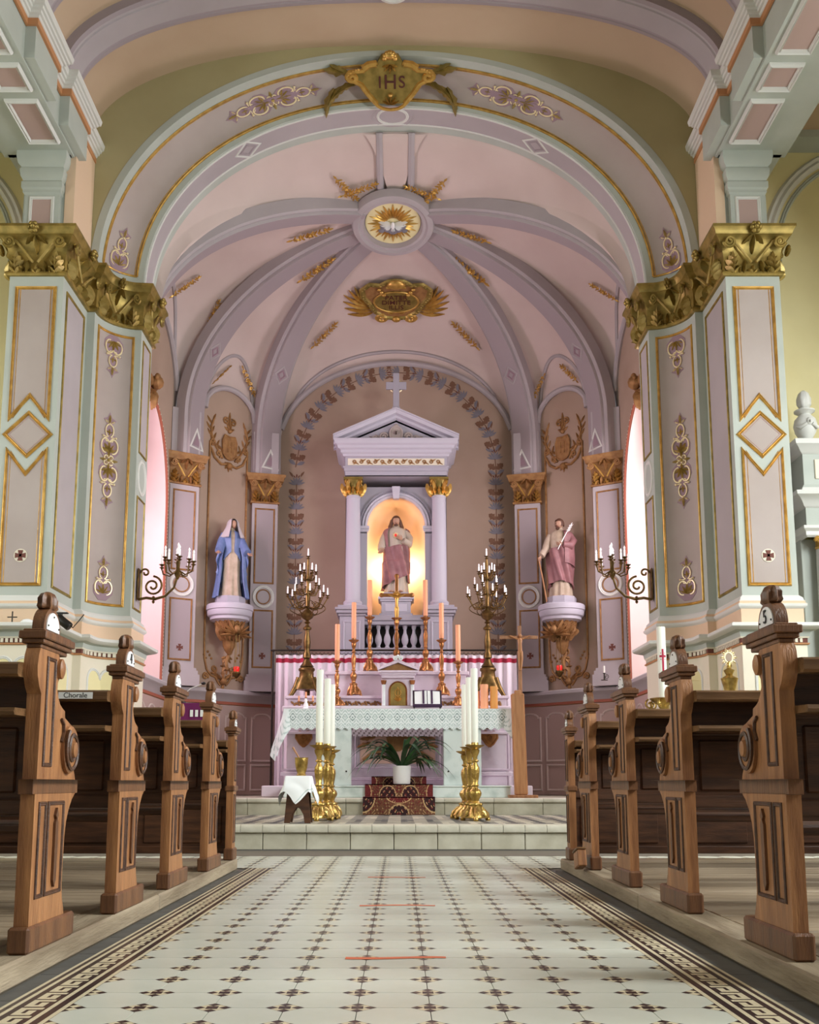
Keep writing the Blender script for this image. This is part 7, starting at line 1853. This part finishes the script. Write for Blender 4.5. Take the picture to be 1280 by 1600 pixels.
# small candle on the ledge at right, microphone, spotlight, purple lectern at left
p = at(945, 1072, 14.0); sm_ = thing('ledge_candle', (p.x, 14.0, 2.031), 'small candle on a curled iron holder on the right chancel ledge', 'candle')
MB().lathe([(.05, 0), (.05, .006), (.012, .012), (.01, .09), (.025, .10), (.012, .105)], 14).build('holder', 'iron', sm_); MB().tube([(.03+a, 0, .05+b) for a, b in spiral((0, 0), .008, .035, 0, 1.3, 14)], .005, 6).build('curl', 'iron', sm_); MB().lathe([(.012, .105), (.012, .2), (.002, .205)], 10).build('stub', 'wax', sm_)
mD = 12.0; pm0, pm1 = at(284, 1078, mD), at(301, 1070, mD)
lec = thing('lectern', (at(312, 1130, mD).x, mD, Z1-.004), 'purple-draped lectern behind the left pews', 'lectern')
lx = at(312, 1130, mD).x; zl_ = Zp(1100, mD)-Z1; hw = .21
MB().bbox(-.03, .03, -.03, .03, .03, zl_-.02, .004).build('post', 'oak_dark', lec); MB().bbox(-.2, .2, -.16, .16, 0, .035, .006).build('foot', 'oak_dark', lec)
MB().bbox(-hw, hw, -.16, .16, zl_-.03, zl_, .006).build('desk', 'oak', lec)
dz = Zp(1152, mD)-Z1
MB().grid(lambda u, v: (-hw-.005+(2*hw+.01)*u, -.17-.01*sin(u*19)*v, zl_+.004+(dz-zl_)*v*(1 if True else 0)), 40, 8).grid(lambda u, v: (-hw-.005+(2*hw+.01)*u, -.17+.34*v, zl_+.004), 4, 2).build('drape', 'purple', lec, ang=70, fix=False)
for i in range(3): MB().box(-.08+.06*i, -.045+.06*i, -.186, -.184, zl_-.16, zl_-.08).build('white_mark', 'paper', lec, smooth=False)
mic = thing('microphone', (pm0.x, mD, pm0.z-.0), 'slender gooseneck microphone with dark tip above the purple lectern', 'microphone')
e_ = pm1-pm0; MB().tube([(-.10, 0, -.17), (-.08, 0, -.06), (-.02, 0, .0), tuple(e_)], .006, 7).build('gooseneck', 'white', mic); MB().ell(tuple(e_*1.05), (.03, .018, .018), 12, 8).build('capsule', 'black', mic)
MB().lathe([(.03, -.17-.0), (.03, -.155), (.01, -.15)], 14, (-.10, 0, 0)).build('base', 'black', mic)
mic.location = (lx-.10, mD-.02, Z1+zl_+.182)
sp = thing('spotlight', (-3.33, 10.05, 2.20), 'black clip spotlight resting on the left pier ledge', 'spotlight')
MB().bbox(-.02, .02, -.02, .02, 0, .09, .004).build('bracket', 'black', sp); MB().bbox(-.08, .08, -.02, .02, .085, .1, .004).build('crossbar', 'black', sp)
MB().lathe([(.035, 0), (.045, .02), (.045, .16), (.04, .17)], 18).mx(Matrix.Translation((-.02, -.03, .05)) @ Matrix.Rotation(R(128), 4, 'Y')).build('barrel', 'black', sp)
MB().tube([(.06, 0, .02), (.14, -.02, -.06), (.2, -.01, .02), (.24, 0, .08)], .006, 6).build('cable', 'black', sp)
sp.location = (-3.36, 9.93, 2.20)
le = thing('ledge_cross', (at(20, 972, 10.0).x, 9.98, 2.2), 'little dark cross ornament on the left pier ledge', 'cross')
MB().bbox(-.006, .006, -.006, .006, 0, .12, .002).bbox(-.05, .05, -.0055, .0055, .055, .066, .002).build('cross', 'iron', le); MB().lathe([(.02, 0), (.02, .006), (.008, .01)], 12).build('base', 'iron', le)
ds = thing('ledge_dish', (at(44, 972, 10.0).x, 9.98, 2.2), 'shallow white dish upturned on the left pier ledge', 'dish')
MB().lathe([(.07, 0), (.068, .008), (.05, .03), (.02, .04), (.0, .041)], 24).build('bowl', 'enamel', ds)
